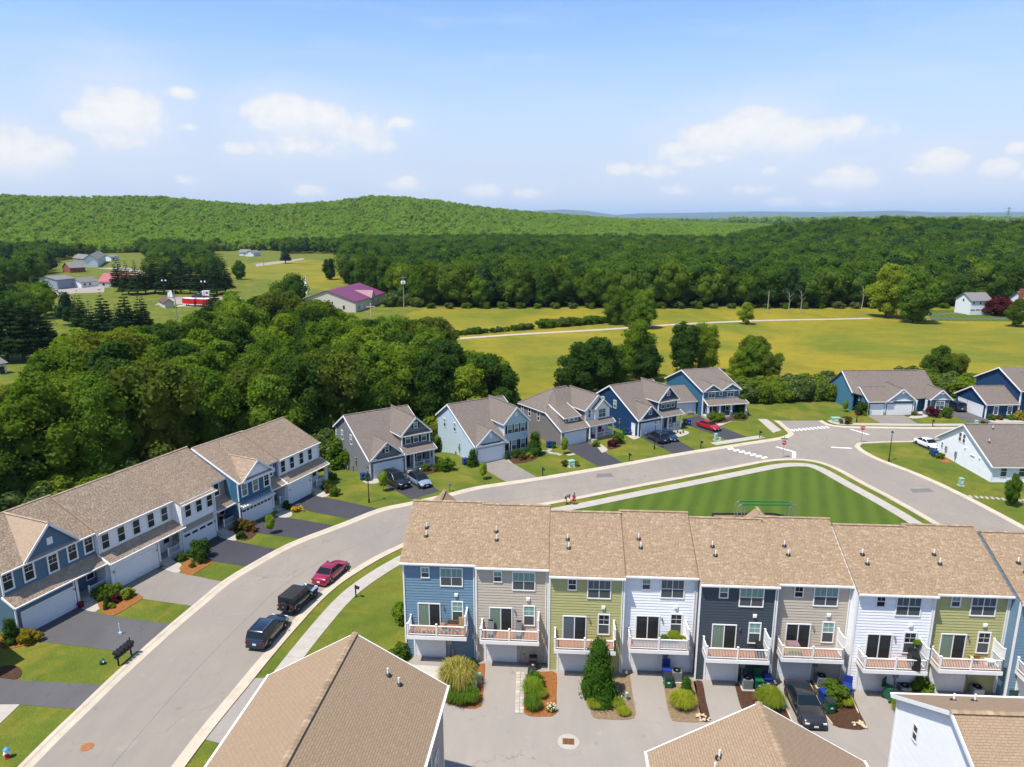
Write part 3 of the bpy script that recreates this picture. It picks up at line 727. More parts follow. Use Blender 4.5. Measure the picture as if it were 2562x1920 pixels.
for px_, py_, w_, h_ in ((1512,1190,1.3,.9),(2305,1228,1.6,.8),(700,1590,.7,.5)): g_ = at(px_, py_); flat('road_patch', [(g_.x-w_,g_.y-h_),(g_.x+w_,g_.y-h_*.6),(g_.x+w_*.9,g_.y+h_),(g_.x-w_*.8,g_.y+h_*.8)], .0142, asphalt('patch_asphalt', (.15,.14,.135), (.17,.155,.15)) if 'patch_asphalt' not in MATS else MATS['patch_asphalt'])
kerb(LEFT, 1); kerb(RIGHT, -1); kerb(EAST, -1, .8); kerb(NORTH, 1, .8)
i0 = min(range(len(RIGHT)), key=lambda i: (Vector(RIGHT[i])-Vector((-22.2, 52.2))).length)
RW = RIGHT[i0:]
ribbon('sidewalk', offset(RW, -2.15), offset(RW, -3.75), .05, walk_m, 1.5)
ribbon('sidewalk', offset(NORTH, 1.7), offset(NORTH, 3.1), .05, walk_m, 1.5)
i1 = min(range(len(LEFT)), key=lambda i: (Vector(LEFT[i])-Vector((34.5, 111.5))).length); i2 = min(range(len(LEFT)), key=lambda i: (Vector(LEFT[i])-Vector((45.5, 116.2))).length)
ribbon('sidewalk', offset(LEFT[i1:i2], 1.9), offset(LEFT[i1:i2], 3.4), .05, walk_m, 1.5)
ribbon('sidewalk', zpoly(5, [(138,600),(255,705)]), zpoly(5, [(208,602),(318,684)]), .05, walk_m, 1.5)
ribbon('sidewalk', [tuple(at(0,1812)[:2]), tuple(at(-130,1900)[:2])], [tuple(at(50,1764)[:2]), tuple(at(0,1764)[:2])], .045, walk_m, 1.5)
# striped lawn inside the triangle of roads
tri_edge = offset(RW, -3.8); k0 = min(range(len(tri_edge)), key=lambda i: (Vector(tri_edge[i])-Vector((-2, 82))).length)
flat('lawn', tri_edge[k0:]+[(50,55),(38,62),(-2,66)], .022, stripe_m)
# driveways
def drive(name, k, pts, mat, z=.02): return flat(name, zpoly(k, pts), z, mat)
drive('driveway', 1, [(105,985),(88,955),(420,785),(500,822),(610,845),(935,890),(735,1052),(610,1030),(195,978)], drive_mid)
drive('driveway', 1, [(-200,1400),(-120,1200),(-40,1160),(20,1180),(130,1192),(560,1215),(412,1346),(100,1322),(0,1318)], drive_mid)
drive('driveway', 1, [(620,712),(845,590),(900,596),(960,610),(1200,660),(1035,790),(720,745)], drive_pale)
drive('driveway', 1, [(1010,505),(1165,418),(1240,435),(1490,485),(1330,577),(1130,548)], drive_dark)
drive('driveway', 1, [(1310,372),(1460,295),(1560,315),(1795,355),(1620,427),(1390,398)], drive_dark)
drive('driveway', 3, [(85,1305),(215,1228),(400,1255),(785,1340),(550,1418),(250,1362)], drive_dark)
drive('driveway', 3, [(745,1108),(980,1035),(1110,1105),(1268,1198),(1045,1262),(850,1165)], drive_dark)
drive('driveway', 3, [(1565,998),(1780,943),(2035,1092),(1800,1132)], drive_pale)
drive('driveway', 4, [(515,855),(690,812),(975,975),(790,1010)], drive_dark)
drive('driveway', 4, [(1110,772),(1268,714),(1555,880),(1385,907)], drive_dark)
drive('driveway', 4, [(1435,632),(1580,600),(1660,655),(1960,772),(1815,795),(1500,682)], drive_dark)
drive('driveway', 5, [(960,574),(1245,575),(1362,645),(1080,642)], drive_pale)
drive('driveway', 5, [(1545,515),(1690,505),(1870,602),(2020,662),(1880,662),(1750,632),(1600,570)], drive_mid)
drive('driveway', 5, [(1295,772),(1500,758),(1500,865),(1440,845)], drive_dark)
ALLEY = [(-22.6,44.6),(-21.4,51.6),(-14,52.0),(-9.4,52.6),(-8.5,54.6),(-5.7,54.6),(-2.8,54.1),(45,49.2),(60,47),(60,6),(-3.2,6),(-3.2,39.2),(-10,40.6)]
flat('alley', ALLEY, .016, alley_m)
# mulch beds
def bed(k, pts, mat, z=.05, name='mulch_bed'): return flat(name, smooth(zpoly(k, pts+pts[:1]), .35)[:-1], z, mat, thick=.07)
BEDS = [(6, [(385,1075),(560,1095),(600,1092),(592,1230),(580,1345),(540,1362),(460,1352),(380,1330),(350,1300),(345,1180)], mulch_or),
 (6, [(842,1210),(862,1150),(960,1142),(1022,1150),(1024,1280),(1020,1390),(960,1407),(840,1394),(834,1300)], mulch_or),
 (6, [(1190,1190),(1410,1162),(1452,1150),(1475,1280),(1492,1395),(1455,1424),(1340,1424),(1240,1408),(1222,1320)], mulch_gy),
 (7, [(375,1200),(552,1195),(580,1300),(606,1420),(590,1440),(520,1440),(450,1434),(415,1400)], mulch_gy),
 (7, [(556,1200),(606,1198),(630,1310),(652,1405),(640,1440),(606,1436),(585,1330)], mulch_dk),
 (7, [(800,1215),(1010,1195),(1080,1300),(1142,1445),(1100,1440),(950,1400),(850,1370)], mulch_dk),
 (8, [(60,1160),(250,1200),(310,1260),(350,1350),(385,1425),(350,1445),(270,1438),(195,1418),(140,1345)], mulch_dk),
 (8, [(490,1225),(640,1250),(700,1260),(690,1400),(640,1420),(592,1395)], mulch_gy),
 (1, [(520,760),(600,700),(700,720),(770,745),(690,800),(612,842),(560,832),(535,800)], mulch_or),
 (1, [(965,590),(1010,540),(1080,540),(1150,552),(1090,590),(1030,625),(985,612)], mulch_or),
 (1, [(1255,385),(1290,355),(1385,375),(1385,395),(1345,430),(1295,435)], mulch_dk),
 (1, [(-40,960),(60,950),(190,960),(200,980),(130,1005),(20,1020)], mulch_or),
 (1, [(-60,1170),(0,1120),(90,1115),(118,1150),(90,1185),(20,1180)], mulch_dk),
 (3, [(1110,1050),(1220,1000),(1335,1000),(1340,1040),(1240,1050),(1150,1070)], mulch_dk),
 (3, [(1800,945),(1960,900),(2050,915),(1990,960),(1860,980)], mulch_dk),
 (4, [(845,860),(900,800),(960,830),(950,850),(880,870)], mulch_dk),
 (4, [(1640,640),(1780,610),(1840,600),(1960,600),(1945,640),(1850,640),(1780,660),(1690,662)], mulch_dk),
 (5, [(850,545),(940,560),(965,575),(900,580),(850,560)], mulch_or),(5, [(1245,575),(1260,555),(1360,560),(1375,575)], mulch_dk),
 (5, [(1485,900),(1560,895),(1590,930),(1530,925)], mulch_or)]
for b in BEDS: bed(*b)
flat('concrete_pad', zpoly(6, [(345,1110),(165,1098),(330,1225),(350,1180)]), .02, concrete)
def path(k, pts, z=.04): return flat('front_path', smooth(zpoly(k, pts+pts[:1]), .4)[:-1], z, walk_m, thick=.06)
path(1, [(430,800),(520,755),(555,772),(545,800),(515,822),(470,815)]); path(1, [(870,585),(950,555),(985,580),(960,612),(905,600)])
path(1, [(1170,405),(1250,385),(1290,410),(1270,438),(1200,425)]); path(1, [(1480,300),(1540,275),(1575,290),(1560,312),(1505,312)]); path(1, [(1680,185),(1760,170),(1775,190),(1740,205)])
path(3, [(650,1120),(730,1095),(790,1110),(780,1135),(700,1140)]); path(3, [(1790,945),(1830,925),(1862,960),(1830,975)])
path(4, [(770,840),(800,830),(855,870),(815,895),(790,875)]); path(4, [(1360,720),(1440,715),(1500,740),(1420,770),(1390,750)]); path(4, [(1690,662),(1780,635),(1840,640),(1800,660),(1740,682)])
path(4, [(1000,757),(1100,765),(1110,775),(1060,790)]); path(5, [(1270,590),(1360,545),(1420,580),(1330,596)]); path(5, [(1880,612),(2000,603),(2200,610),(2200,625),(1930,628)])
# stepping stones, each its own slab
def stones(k, a, b, n, w=.75, d=.42, skip=()):
    A, B = zat(k, *a), zat(k, *b); ang = math.atan2(B.y-A.y, B.x-A.x)
    for i in range(n):
        if i in skip: continue
        p_ = A.lerp(B, i/max(1, n-1)); me = cached(('stone', w, d), lambda: MB().cbox((0,0,0), (w, d, .08)).mesh('stepping_stone'))
        link('stepping_stone', me, walk_m, None, (p_.x+rnd.uniform(-.06,.06), p_.y+rnd.uniform(-.06,.06), gh(p_.x, p_.y)+.03), ang+1.57+rnd.uniform(-.1,.1), kind=None,
             label='pale stepping stone in the line across the %s' % ('lawn of the dark grey house' if k == 4 else 'lawn below the white ranch house'), cat='stepping stone', group='stepping stones over the %s lawn' % ('grey house' if k == 4 else 'white house'))
stones(4, (225,855), (275,880), 3); stones(4, (320,880), (480,912), 9); stones(4, (400,870), (372,893), 3); stones(4, (545,915), (580,908), 3)
stones(5, (1665,1180), (2230,1222), 15, .8, .35)
# road paint
def paint(pts, k=5): return flat('road_marking', zpoly(k, pts), .017, paint_white)
for i in range(7):
    f = i/6; x = 1800+f*265; y = 862+f*70
    paint([(x,y),(x+44,y-8),(x+55,y+3),(x+12,y+12)], 4)
def lerp(a, b, f): return a+(b-a)*f
for i in range(11):
    f = i/10; x = lerp(352, 640, f); y = lerp(681, 654, f)
    paint([(x,y),(x+14,y-2),(x+42,y+12),(x+29,y+15)], 5)
paint([(270,809),(282,807),(428,848),(418,854)]); paint([(398,853),(427,849),(426,893),(397,893)]); paint([(690,810),(840,817),(852,824),(692,815)]); paint([(830,676),(842,675),(984,717),(966,719)])
# expansion joints across the kerbs and worn patches of the road surface are part of its material; the iron covers are things
def disc(name, p_, r, mat, label, cat, ring=None, sq=1):
    m = MB(); m.lathe((0,0,0), [(r, 0), (r, .02), (r*.9, .026), (r*.86, .02), (0.02, .022)], 20)
    for a in range(6): m.cbox((r*.45*math.cos(a*1.047), r*.45*math.sin(a*1.047), .024), (r*.25, .05, .008), a*1.047)
    return m.obj(name, mat, None, (p_.x, p_.y, .012), label=label, cat=cat)
disc('manhole_cover', zat(1, 470, 1550), .43, rust, 'rusty round manhole cover in the near road', 'manhole cover')
g = zat(6, 1095, 1556); dr = thing('storm_drain', 'square rusty drain grate in a pale concrete ring', 'drain', (g.x, g.y, .016), R(-4))
m = MB(); m.lathe((0,0,0), [(.80, 0), (.80, .02), (.70, .026), (.05, .024)], 28); m.obj('concrete_ring', walk_m, dr)
MB().box(-.42,-.30,.026,.42,.30,.034).obj('grate_frame', black_m, dr)
for i in range(9): MB().box(-.02,-.29,0,.02,.29,.02).obj('grate_bar', rust, dr, (-.36+i*.09, 0, .034))
# ------------------------------------------------------------------ roof and wall colours
tan_sh = [(.20,.138,.086), (.248,.175,.11), (.265,.187,.118), (.28,.20,.127), (.38,.275,.18)]
brn_sh = [(.095,.076,.064), (.14,.112,.095), (.172,.14,.12), (.22,.185,.158)]
mid_sh = [(.23,.168,.118), (.295,.217,.152), (.325,.24,.17), (.42,.315,.225)]
fore_sh = [(.09,.056,.034), (.19,.128,.08), (.26,.185,.118), (.30,.215,.14), (.46,.345,.23)]
fore_r = shingle('foreground_shingle', fore_sh)
tan_r = shingle('tan_shingle', tan_sh); tan_s = shingle('tan_shingle_roof', tan_sh, True)
brn_r = shingle('brown_shingle', brn_sh); brn_s = shingle('brown_shingle_roof', brn_sh, True)
mid_r = shingle('weathered_shingle', mid_sh); mid_s = shingle('weathered_shingle_roof', mid_sh, True)
W_BLUE = siding('blue_siding', (.15,.25,.335)); W_BEIGE = siding('beige_siding', (.50,.435,.345)); W_GREEN = siding('sage_siding', (.41,.40,.17))
W_WHITE = siding('white_siding', (.82,.83,.84)); W_DARK = siding('charcoal_siding', (.05,.066,.08)); W_STEEL = siding('steel_blue_siding', (.085,.155,.225))
W_NAVY = siding('navy_siding', (.010,.045,.115)); W_TEAL = siding('teal_blue_siding', (.06,.17,.245)); W_MBLUE = siding('mid_blue_siding', (.032,.12,.21)); W_PALE = siding('pale_blue_siding', (.42,.52,.58))
W_GREY = siding('grey_siding', (.165,.17,.178)); W_TAUPE = siding('taupe_siding', (.175,.16,.158)); W_GREIGE = siding('greige_siding', (.34,.31,.26))
brown_deck = wood_deck
TH = R(-3.8)
def vent_pipe(root, x, y, z, nrm_tilt=0):
    v = link('vent_pipe', cached('vp', lambda: MB().lathe((0,0,0), [(.055,-.1),(.055,.42),(.035,.425)], 8).mesh('vent_pipe')), white, root, (x, y, z))
    link('flashing', cached('vf', lambda: MB().lathe((0,0,0), [(.22,-.09),(.2,-.02),(.07,.07)], 8).mesh('flashing')), black_m, v)
def townhouse(x0, y0, w, wallm, lab, eave=8.85, left_side=True, small_blind=True, dk=True, gable=None, both=None, slide=None):
    H = House('townhouse', lab, (x0, y0, 0), TH, wallm, tan_r, tan_s, 'rear faces of the townhouse row'); r = H.root
    D = 12.2; ov = .34; pit = 2.95/6.44; rz = eave-.08+pit*(D/2+ov)
    H.front(0, w, 0, 0, eave, step=.25); H.back(0, w, D, 0, eave, style='none')
    e0 = eave; pk = eave+pit*D/2-.05
    sidep = [(0,0),(D,0),(D,e0),(D/2,pk),(0,e0)]
    H.left(0, sidep, style='lap' if left_side else 'none', step=.25); H.right(w, sidep, style='lap', step=.25)
    L, Rr = -.06, w+.06
    if gable == 'end': L = -.28
    H.roof([(L,-ov,eave-.08),(Rr,-ov,eave-.08),(Rr,D/2,rz),(L,D/2,rz)], keep=True)
    H.roof([(Rr,D+ov,eave-.08),(L,D+ov,eave-.08),(L,D/2,rz),(Rr,D/2,rz)])
    H.ridge((L-.02,D/2,rz+.075),(Rr+.02,D/2,rz+.075),.34)
    if gable:
        gx = .34*w if gable == 'end' else gable*w
        zr = rz-.22; hw = 2.3; dz = 2.0; y1 = D/2-.2; y2 = 9.3 if gable == 'end' else 8.7
        H.roof([(gx-hw,y2,zr-dz),(gx-hw,y1,zr-dz),(gx,y1,zr),(gx,y2,zr)], eave=False); H.roof([(gx+hw,y1,zr-dz),(gx+hw,y2,zr-dz),(gx,y2,zr),(gx,y1,zr)], eave=False)
        H.ridge((gx,y1+.4,zr+.07),(gx,y2,zr+.07)); H.wall([(-hw+.3,eave+.2),(hw-.3,eave+.2),(hw-.3,zr-dz+.2),(0,zr-.1),(-hw+.3,zr-dz+.2)], (gx,y2-.3,0), (-1,0,0), (0,1,0), style='none')
    H.corner(0.0, -.015, 0, eave-.1, .13); H.corner(w, -.015, 0, eave-.1, .13)
    H.tr((-.05,-.03,eave-.14),(w+.05,-.03,eave-.14),.05,.2)
    # gutter and downspout
    gm = MB().bar((L,-ov-.06,eave-.1),(Rr,-ov-.06,eave-.1),.13,.12); dm = MB(); dm.bar((w-.16,-.08,.1),(w-.16,-.08,eave-.45),.08,.06); dm.bar((w-.16,-.08,eave-.45),(w-.16,-ov-.02,eave-.16),.08,.06)
    H.finish(); gm.obj('gutter', white, r); dm.obj('downspout', white, r)
    s = w/6.05
    window(H, 1.83*s, 0, 7.55, .58, .86, grid=(2,1), up=gl_blind if small_blind else gl_dark, lo=gl_screen if small_blind else gl_dark)
    window(H, 4.02*s, 0, 6.85, .86, 1.55, n=2, grid=(2,1), up=both or gl_blind)
    window(H, 4.48*s, 0, 3.6, .82, 1.72, grid=(2,2), up=gl_blind if both is None else gl_dark)
    window(H, 2.08*s, 0, 3.02, 1.8, 2.05, slide=True, up=slide or gl_slat, lo=gl_dark, cas=.08)
    link('vent_hood', cached('vh', lambda: MB().box(-.15,-.09,-.15,.15,-.002,.15).box(-.11,-.13,-.1,.11,-.09,.11).mesh('vent_hood')), white, r, (4.4*s, -.03, 6.0))
    light_fixture(r, 3.28*s, 0, 4.85, mat=chrome_m)
    garage_door(H, 2.05*s, -.002, 2.5, 2.2, cols=4, trim=.14)
    # deck: white fascia, brown boards each its own, posts, rails and a tall privacy screen
    dx0, dx1, dd, dz = .42*s, 5.4*s, 1.52, 2.92
    d = link('deck', None, None, r, (0, 0, 0)); m = MB()
    m.box(dx0,-dd,dz-.32,dx1,-dd+.05,dz); m.box(dx0,-dd+.05,dz-.32,dx0+.05,-.03,dz); m.box(dx1-.05,-dd+.05,dz-.32,dx1,-.03,dz)
    for k in range(1, 6): m.box(dx0+(dx1-dx0)*k/6-.02,-dd+.06,dz-.26,dx0+(dx1-dx0)*k/6+.02,-.03,dz-.03)
    m.obj('fascia', white, d)
    bl = cached(('deckboard', round(dx1-dx0, 3)), lambda: MB().box(dx0+.01,-.064,-.028,dx1-.01,.064,0).mesh('deck_board'))
    for k in range(11): link('deck_board', bl, brown_deck, d, (0, -dd+.13+k*.134, dz+.03))
    railing(d, (dx0+.08,-dd+.09), (dx1-.1,-dd+.09), dz+.03, mids=1, gap=.115)
    railing(d, (dx0+.08,-dd+.15), (dx0+.08,-.1), dz+.03, post_ends=False); post(d, (dx0+.08,-.09,dz+.03), 1.07)
    m = MB(); m.box(dx1-.13,-dd+.15,dz+.98,dx1-.07,-.1,dz+1.82); m.bar((dx1-.1,-dd+.12,dz+1.86),(dx1-.1,-.1,dz+1.86),.11,.07); m.bar((dx1-.1,-dd+.12,dz+.96),(dx1-.1,-.1,dz+.96),.1,.07); m.bar((dx1-.1,-dd+.12,dz+.12),(dx1-.1,-.1,dz+.12),.07,.06)
    for k in range(1, 11): y = -dd+.15+k*.125; m.box(dx1-.115,y-.018,dz+.13,dx1-.085,y+.018,dz+.95)
    m.obj('privacy_screen', white, d)
    for y in (-dd+.09, -.09): post(d, (dx1-.1, y, dz+.02), 1.95)
    for k, yy in ((0, 3.2), (1, 2.35)): vent_pipe(r, (1.45+.1*k)*s, yy, eave+pit*(yy+ov)-.02)
    # meter boxes and hose tap on the wall
    m = MB(); m.box(3.55*s,-.16,1.35,3.95*s,-.03,2.1); m.bar((3.75*s,-.07,.05),(3.75*s,-.07,1.35),.06,.06); m.box(3.95*s,-.12,.35,4.15*s,-.03,.85)
    m.obj('meter_box', grey_metal, r)
    lay_shingles(H, wmin=.16, wmax=.36, lift=.013)
    return H
T_SPEC = [(-9.15,54.75,6.12,W_BLUE,'blue townhouse at the left end of the row, flower boxes on its deck',9.0,'end',True,None,None),
 (-3.0,54.05,6.0,W_BEIGE,'beige townhouse beside the blue end one, two grey loungers on its deck',8.95,None,True,None,gl_slat),
 (3.08,52.75,6.05,W_GREEN,'sage green townhouse behind the tall bushy evergreen',8.85,None,False,gl_bluish,gl_bluish),
 (9.18,52.8,5.85,W_WHITE,'white townhouse with lattice deck railing and planter boxes',8.85,None,True,gl_bluish,gl_dark),
 (15.05,51.5,6.05,W_DARK,'charcoal grey townhouse, the only dark one of the row',8.8,None,True,None,None),
 (21.12,51.6,5.9,W_BEIGE,'beige townhouse with the dark sports car on its driveway',8.8,.09,False,None,gl_dark),
 (26.95,50.15,5.85,W_WHITE,'white townhouse with black covered grill and fern on its deck',8.75,None,False,gl_bluish,gl_dark),
 (32.8,50.15,5.8,W_GREEN,'sage green townhouse with a yellow chair on its deck',8.75,None,True,gl_bluish,gl_slat),
 (38.62,48.7,6.0,W_BLUE,'blue townhouse at the right end of the row, cut off by the frame',8.75,None,True,None,None)]
TOWN = []
for x0, y0, w, wm, lab, ev, ga, sb, bo, sl in T_SPEC:
    TOWN.append(townhouse(x0, y0, w, wm, lab, ev, True, sb, gable=ga, both=bo, slide=sl))
# ------------------------------------------------------------------ foreground roofs
def block(name, lab, peak, rz, hw, L, pitch_drop, wallm, singles=300, ypipes=(), shing=(fore_r, tan_s), eave_r=8.7, wins=()):
    """gabled house seen from above; local y runs along the ridge away from the gable that faces the other houses"""
    H = House(name, lab, (peak[0], peak[1], 0), rz, wallm, shing[0], shing[1], 'townhouse blocks nearest the camera'); r = H.root
    zr = peak[2]; ov = .35; ze = zr-pitch_drop
    H.roof([(-hw,-L,ze),(-hw,.3,ze),(0,.3,zr),(0,-L,zr)], rake=[(1,2)], keep=True)
    H.roof([(hw,.3,ze),(hw,-L,ze),(0,-L,zr),(0,.3,zr)], rake=[(0,3)], keep=True)
    H.ridge((0,-L,zr+.07),(0,.32,zr+.07),.36)
    w = hw-ov; zw = ze+pitch_drop*ov/hw-.18
    H.wall([(-w,0),(w,0),(w,zw),(0,zr-.2),(-w,zw)], (0,0,0), (-1,0,0), (0,1,0))
    H.wall([(0,0),(L,0),(L,zw),(0,zw)], (-w,0,0), (0,-1,0), (-1,0,0)); H.wall([(-L,0),(0,0),(0,zw),(-L,zw)], (w,0,0), (0,1,0), (1,0,0))
    for sx in (-w, w): H.corner(sx, 0, 0, zw-.05, .14)
    H.finish(); gm = MB()
    for sx in (-hw, hw):
        MB().bar((sx+.06*(1 if sx > 0 else -1),-L,ze-.04),(sx+.06*(1 if sx > 0 else -1),.3,ze-.04),.13,.13).obj('gutter', white, r)
    for px, py in ypipes: vent_pipe(r, px, py, zr-pitch_drop*abs(px)/hw+.03)
    return H
F1 = block('townhouse', 'large tan roofed house filling the bottom edge, ridge running towards the camera', (-9.75,39.0,12.0), R(-5.4), 5.75, 26, 3.3, W_GREIGE, ypipes=((2.53,-1.56),(3.24,-1.8)))
window(F1, 5.41, -4.2, 6.4, .85, 1.5, rz=math.pi/2); window(F1, 5.41, -2.3, 4.4, .85, 1.4, rz=math.pi/2)
lay_shingles(F1, 300, (-9.5, 36.5, 11), wmin=.14, wmax=.36, lift=.03)
F2 = block('townhouse', 'tan hipped looking roof at the bottom edge below the dark sports car', (13.05,32.5,12.0), R(-3.4), 5.75, 24, 3.3, W_BEIGE, ypipes=((-2.5,-2.1),(-2.85,-2.75)))
lay_shingles(F2, 300, (13, 31.5, 11), wmin=.14, wmax=.36, lift=.03)
F3 = block('townhouse', 'white sided gable house with tan roof in the bottom right corner', (23.15,32.1,12.0), R(87), 5.85, 24, 3.3, W_WHITE, ypipes=((4.04,-2.3),(4.06,-3.5)))
window(F3, 3.24, 0, 7.6, .42, .95, rz=math.pi, grid=(1,1), up=gl_dark, lo=gl_dark, cas=.06)
lay_shingles(F3, 300, (26, 30.5, 11), wmin=.14, wmax=.36, lift=.03)
# ------------------------------------------------------------------ the left row of two-storey townhouses
def column(root, x, y, z0, z1, w=.24, name='porch_column', base=None):
    m = MB(); m.box(x-w/2, y-w/2, z0, x+w/2, y+w/2, z1); m.box(x-w*.62, y-w*.62, z1-.14, x+w*.62, y+w*.62, z1-.002); m.box(x-w*.62, y-w*.62, z0, x+w*.62, y+w*.62, z0+.16)
    o = m.obj(name, white, root)
    if base: MB().box(x-w*.85, y-w*.85, z0-.001, x+w*.85, y+w*.85, z0+base).obj('column_base', stone_m, o)
    return o
stone_m = ground('grey_stone', [(.3, (.12,.115,.12)), (.5, (.2,.19,.195)), (.7, (.33,.31,.30))], 3.5, 12, bscale=6, bstr=.8, bdist=.05)
door_m = plain('dark_front_door', (.05,.035,.03), .5); door_blue = plain('grey_blue_door', (.12,.16,.19), .5)
def front_door(root, x, y, z, mat=None, rz=0):
    m = MB(); m.box(-.46,-.04,0,.46,-.002,2.05)
    d = m.obj('front_door', mat or door_m, root, (x, y-.034, z), rz); f = MB()
    for a in (-.56,.46): f.box(a,-.06,0,a+.1,-.002,2.05)
    f.box(-.56,-.06,2.05,.56,-.002,2.16); f.obj('door_frame', white, d); MB().box(-.3,-.05,.95,.3,-.041,1.85).obj('door_light', gl_dark, d); MB().sph((.38,-.08,1.0),.035,nu=6,nv=4).obj('handle', chrome_m, d)
    return d
def steps(root, x0, x1, y, n=3, rise=.17, run=.3, top=.5):
    for k in range(n):
        MB().box(x0,-run*(n-k),0,x1,-run*(n-k-1) if k < n-1 else 0,top*(k+1)/(n+1)).obj('step', concrete, root, (0, y, 0))
def lrow(x0, y0, th, w, lab, low_m, up_m, kind, up_style='lap', garage=(2.95, 4.88), lights=0):
    H = House('row_house', lab, (x0, y0, 0), R(th), low_m, mid_r, mid_s, 'two storey row houses on the left'); r = H.root
    yb, ze, zr, yr, D = 1.25, 6.15, 9.15, 7.25, 13.4; gx1 = garage[0]+garage[1]/2+.18; ov = .35; pz = .5
    pit = (zr-ze)/(yr-yb+ov)
    # lower walls
    H.front(0, gx1, 0, 0, 3.2); H.left(0, [(0,0),(D,0),(D,ze),(yr,zr-.25),(yb,ze),(yb,3.75),(0,3.1)])
    H.left(gx1, [(0,0),(1.6,0),(1.6,3.1),(0,3.1)]) if False else H.right(gx1, [(0,0),(1.6,0),(1.6,3.15),(0,3.15)])
    H.front(gx1, w, 1.6, 0, 3.4); H.right(w, [(1.6,0),(D,0),(D,ze),(yr,zr-.25),(yb,ze),(yb,3.2),(1.6,3.2)]); H.back(0, w, D, 0, ze, style='none')
    MB().box(gx1, -.05, 0, w, 1.6, pz-.02).obj('porch_floor', concrete, r)
    # upper storey
    if kind in ('full', 'gable'):
        H.front(0, w, yb, 3.3, ze, mat=up_m, style=up_style)
        H.roof([(-.2,-ov,3.12),(w+.25,-ov,3.12),(w+.25,yb,3.88),(-.2,yb,3.88)], thick=.1, rake=[(0,3),(1,2)], keep=True)
        H.corner(0, yb, 3.85, ze-.1); H.corner(w, yb, 3.85, ze-.1)
    else:
        split = gx1+.25 if kind == 'jetty' else gx1
        yu = -.12 if kind == 'jetty' else 0
        H.front(0, split, yu, 3.3, ze-.2, mat=up_m, style=up_style); H.left(0, [(yu,3.3),(yb,3.3),(yb,ze),(yu,ze-.2)], mat=up_m, style=up_style); H.right(split, [(yu,3.3),(yb,3.3),(yb,ze),(yu,ze-.2)], mat=up_m, style=up_style)
        H.front(split, w, yb, 3.3, ze, mat=low_m)
        H.roof([(split,-ov,3.05),(w+.25,-ov,3.05),(w+.25,yb,3.95),(split,yb,3.95)], thick=.1, rake=[(0,3),(1,2)], keep=True)
        H.corner(0, yu, 3.3, ze-.3); H.corner(split, yu, 3.3, ze-.3); H.corner(w, yb, 3.9, ze-.1)
        if kind == 'jetty': H.tr((0,-.14,3.3),(split,-.14,3.3),.06,.14)
    # main roof; over a jettied bay it runs further forward
    if kind in ('full', 'gable'):
        H.roof([(-.1,yb-ov,ze),(w+.1,yb-ov,ze),(w+.1,yr,zr),(-.1,yr,zr)], keep=True)
    else:
        za = ze-.5; split2 = split+.2; pa = (zr-za)/(yr+ov+.1)
        H.roof([(-.1,-ov-.1,za+.12),(split2,-ov-.1,za+.12),(split2,yr,zr),(-.1,yr,zr)], rake=[(0,3)] if kind == 'pergola' else None, keep=True)
        H.roof([(split2+.02,yb-ov,ze-.05),(w+.1,yb-ov,ze-.05),(w+.1,yr,zr-.03),(split2+.02,yr,zr-.03)], keep=True)
    H.roof([(w+.1,D+ov,ze),(-.1,D+ov,ze),(-.1,yr,zr),(w+.1,yr,zr)])
    H.ridge((-.12,yr,zr+.07),(w+.12,yr,zr+.07))
    # cross gable
    if kind == 'gable': gc, gh_, gw, gy, gm, gz = 4.75, 3.0, 2.75, yb, up_m, ze
    if kind == 'pergola': gc, gh_, gw, gy, gm, gz = 3.0, 2.05, 2.55, -.25, W_WHITE, ze-.3
    if kind in ('gable', 'pergola'):
        za = gz-.05; zp = za+gh_; yk = gy-.3
        def main_y(z):
            if kind == 'gable': return yb-ov+(z-ze)/pit
            return -ov-.1+(z-(ze-.38))/((zr-(ze-.38))/(yr+ov+.1))
        ye = min(yr, main_y(zp)); yl = main_y(za+.02)
        H.roof([(gc-gw-.15,yl,za),(gc-gw-.15,yk,za),(gc,yk,zp),(gc,ye,zp)], thick=.12, eave=False, rake=[(1,2)], keep=True)
        H.roof([(gc+gw+.15,yk,za),(gc+gw+.15,yl,za),(gc,ye,zp),(gc,yk,zp)], thick=.12, eave=False, rake=[(0,3)], keep=True)
        H.ridge((gc,yk,zp+.07),(gc,ye,zp+.07))
        H.wall([(-gw,za-.0),(gw,za-.0),(0,zp-.14)], (gc,gy-.02,0), (1,0,0), (0,-1,0), mat=gm, style='lap' if kind == 'gable' else 'none')
        if kind == 'gable': MB().box(gc-.28,gy-.09,za+.75,gc+.28,gy-.03,za+1.45).obj('attic_vent', white, r)
        else:
            H.roof([(gc-gw,gy-.35,za-.15),(gc+gw,gy-.35,za-.15),(gc+gw,gy-.03,za+.2),(gc-gw,gy-.03,za+.2)], thick=.06)
            H.tr((gc-.75,gy-.12,zp-.72),(gc+.75,gy-.12,zp-.72),.1,.16); H.tr((gc,gy-.12,zp-.7),(gc,gy-.12,zp-.15),.1,.12)
    H.corner(0, 0, 0, 3.1); H.corner(gx1, 0, 0, 3.1)
    H.tr((gx1-.1,-.02,2.98),(w+.05,-.02,2.98),.18,.26)
    H.finish()
    g = MB(); fr = -ov-.07
    if kind in ('full', 'gable'): g.bar((-.2,fr,3.08),(w+.25,fr,3.08),.12,.12); MB().bar((-.1,yb-ov-.07,ze-.04),(w+.1,yb-ov-.07,ze-.04),.12,.12).obj('gutter', white, r)
    else: g.bar((split,fr,3.02),(w+.25,fr,3.02),.12,.12); MB().bar((-.1,-ov-.17,ze-.42),(split2,-ov-.17,ze-.42),.12,.12).obj('gutter', white, r)
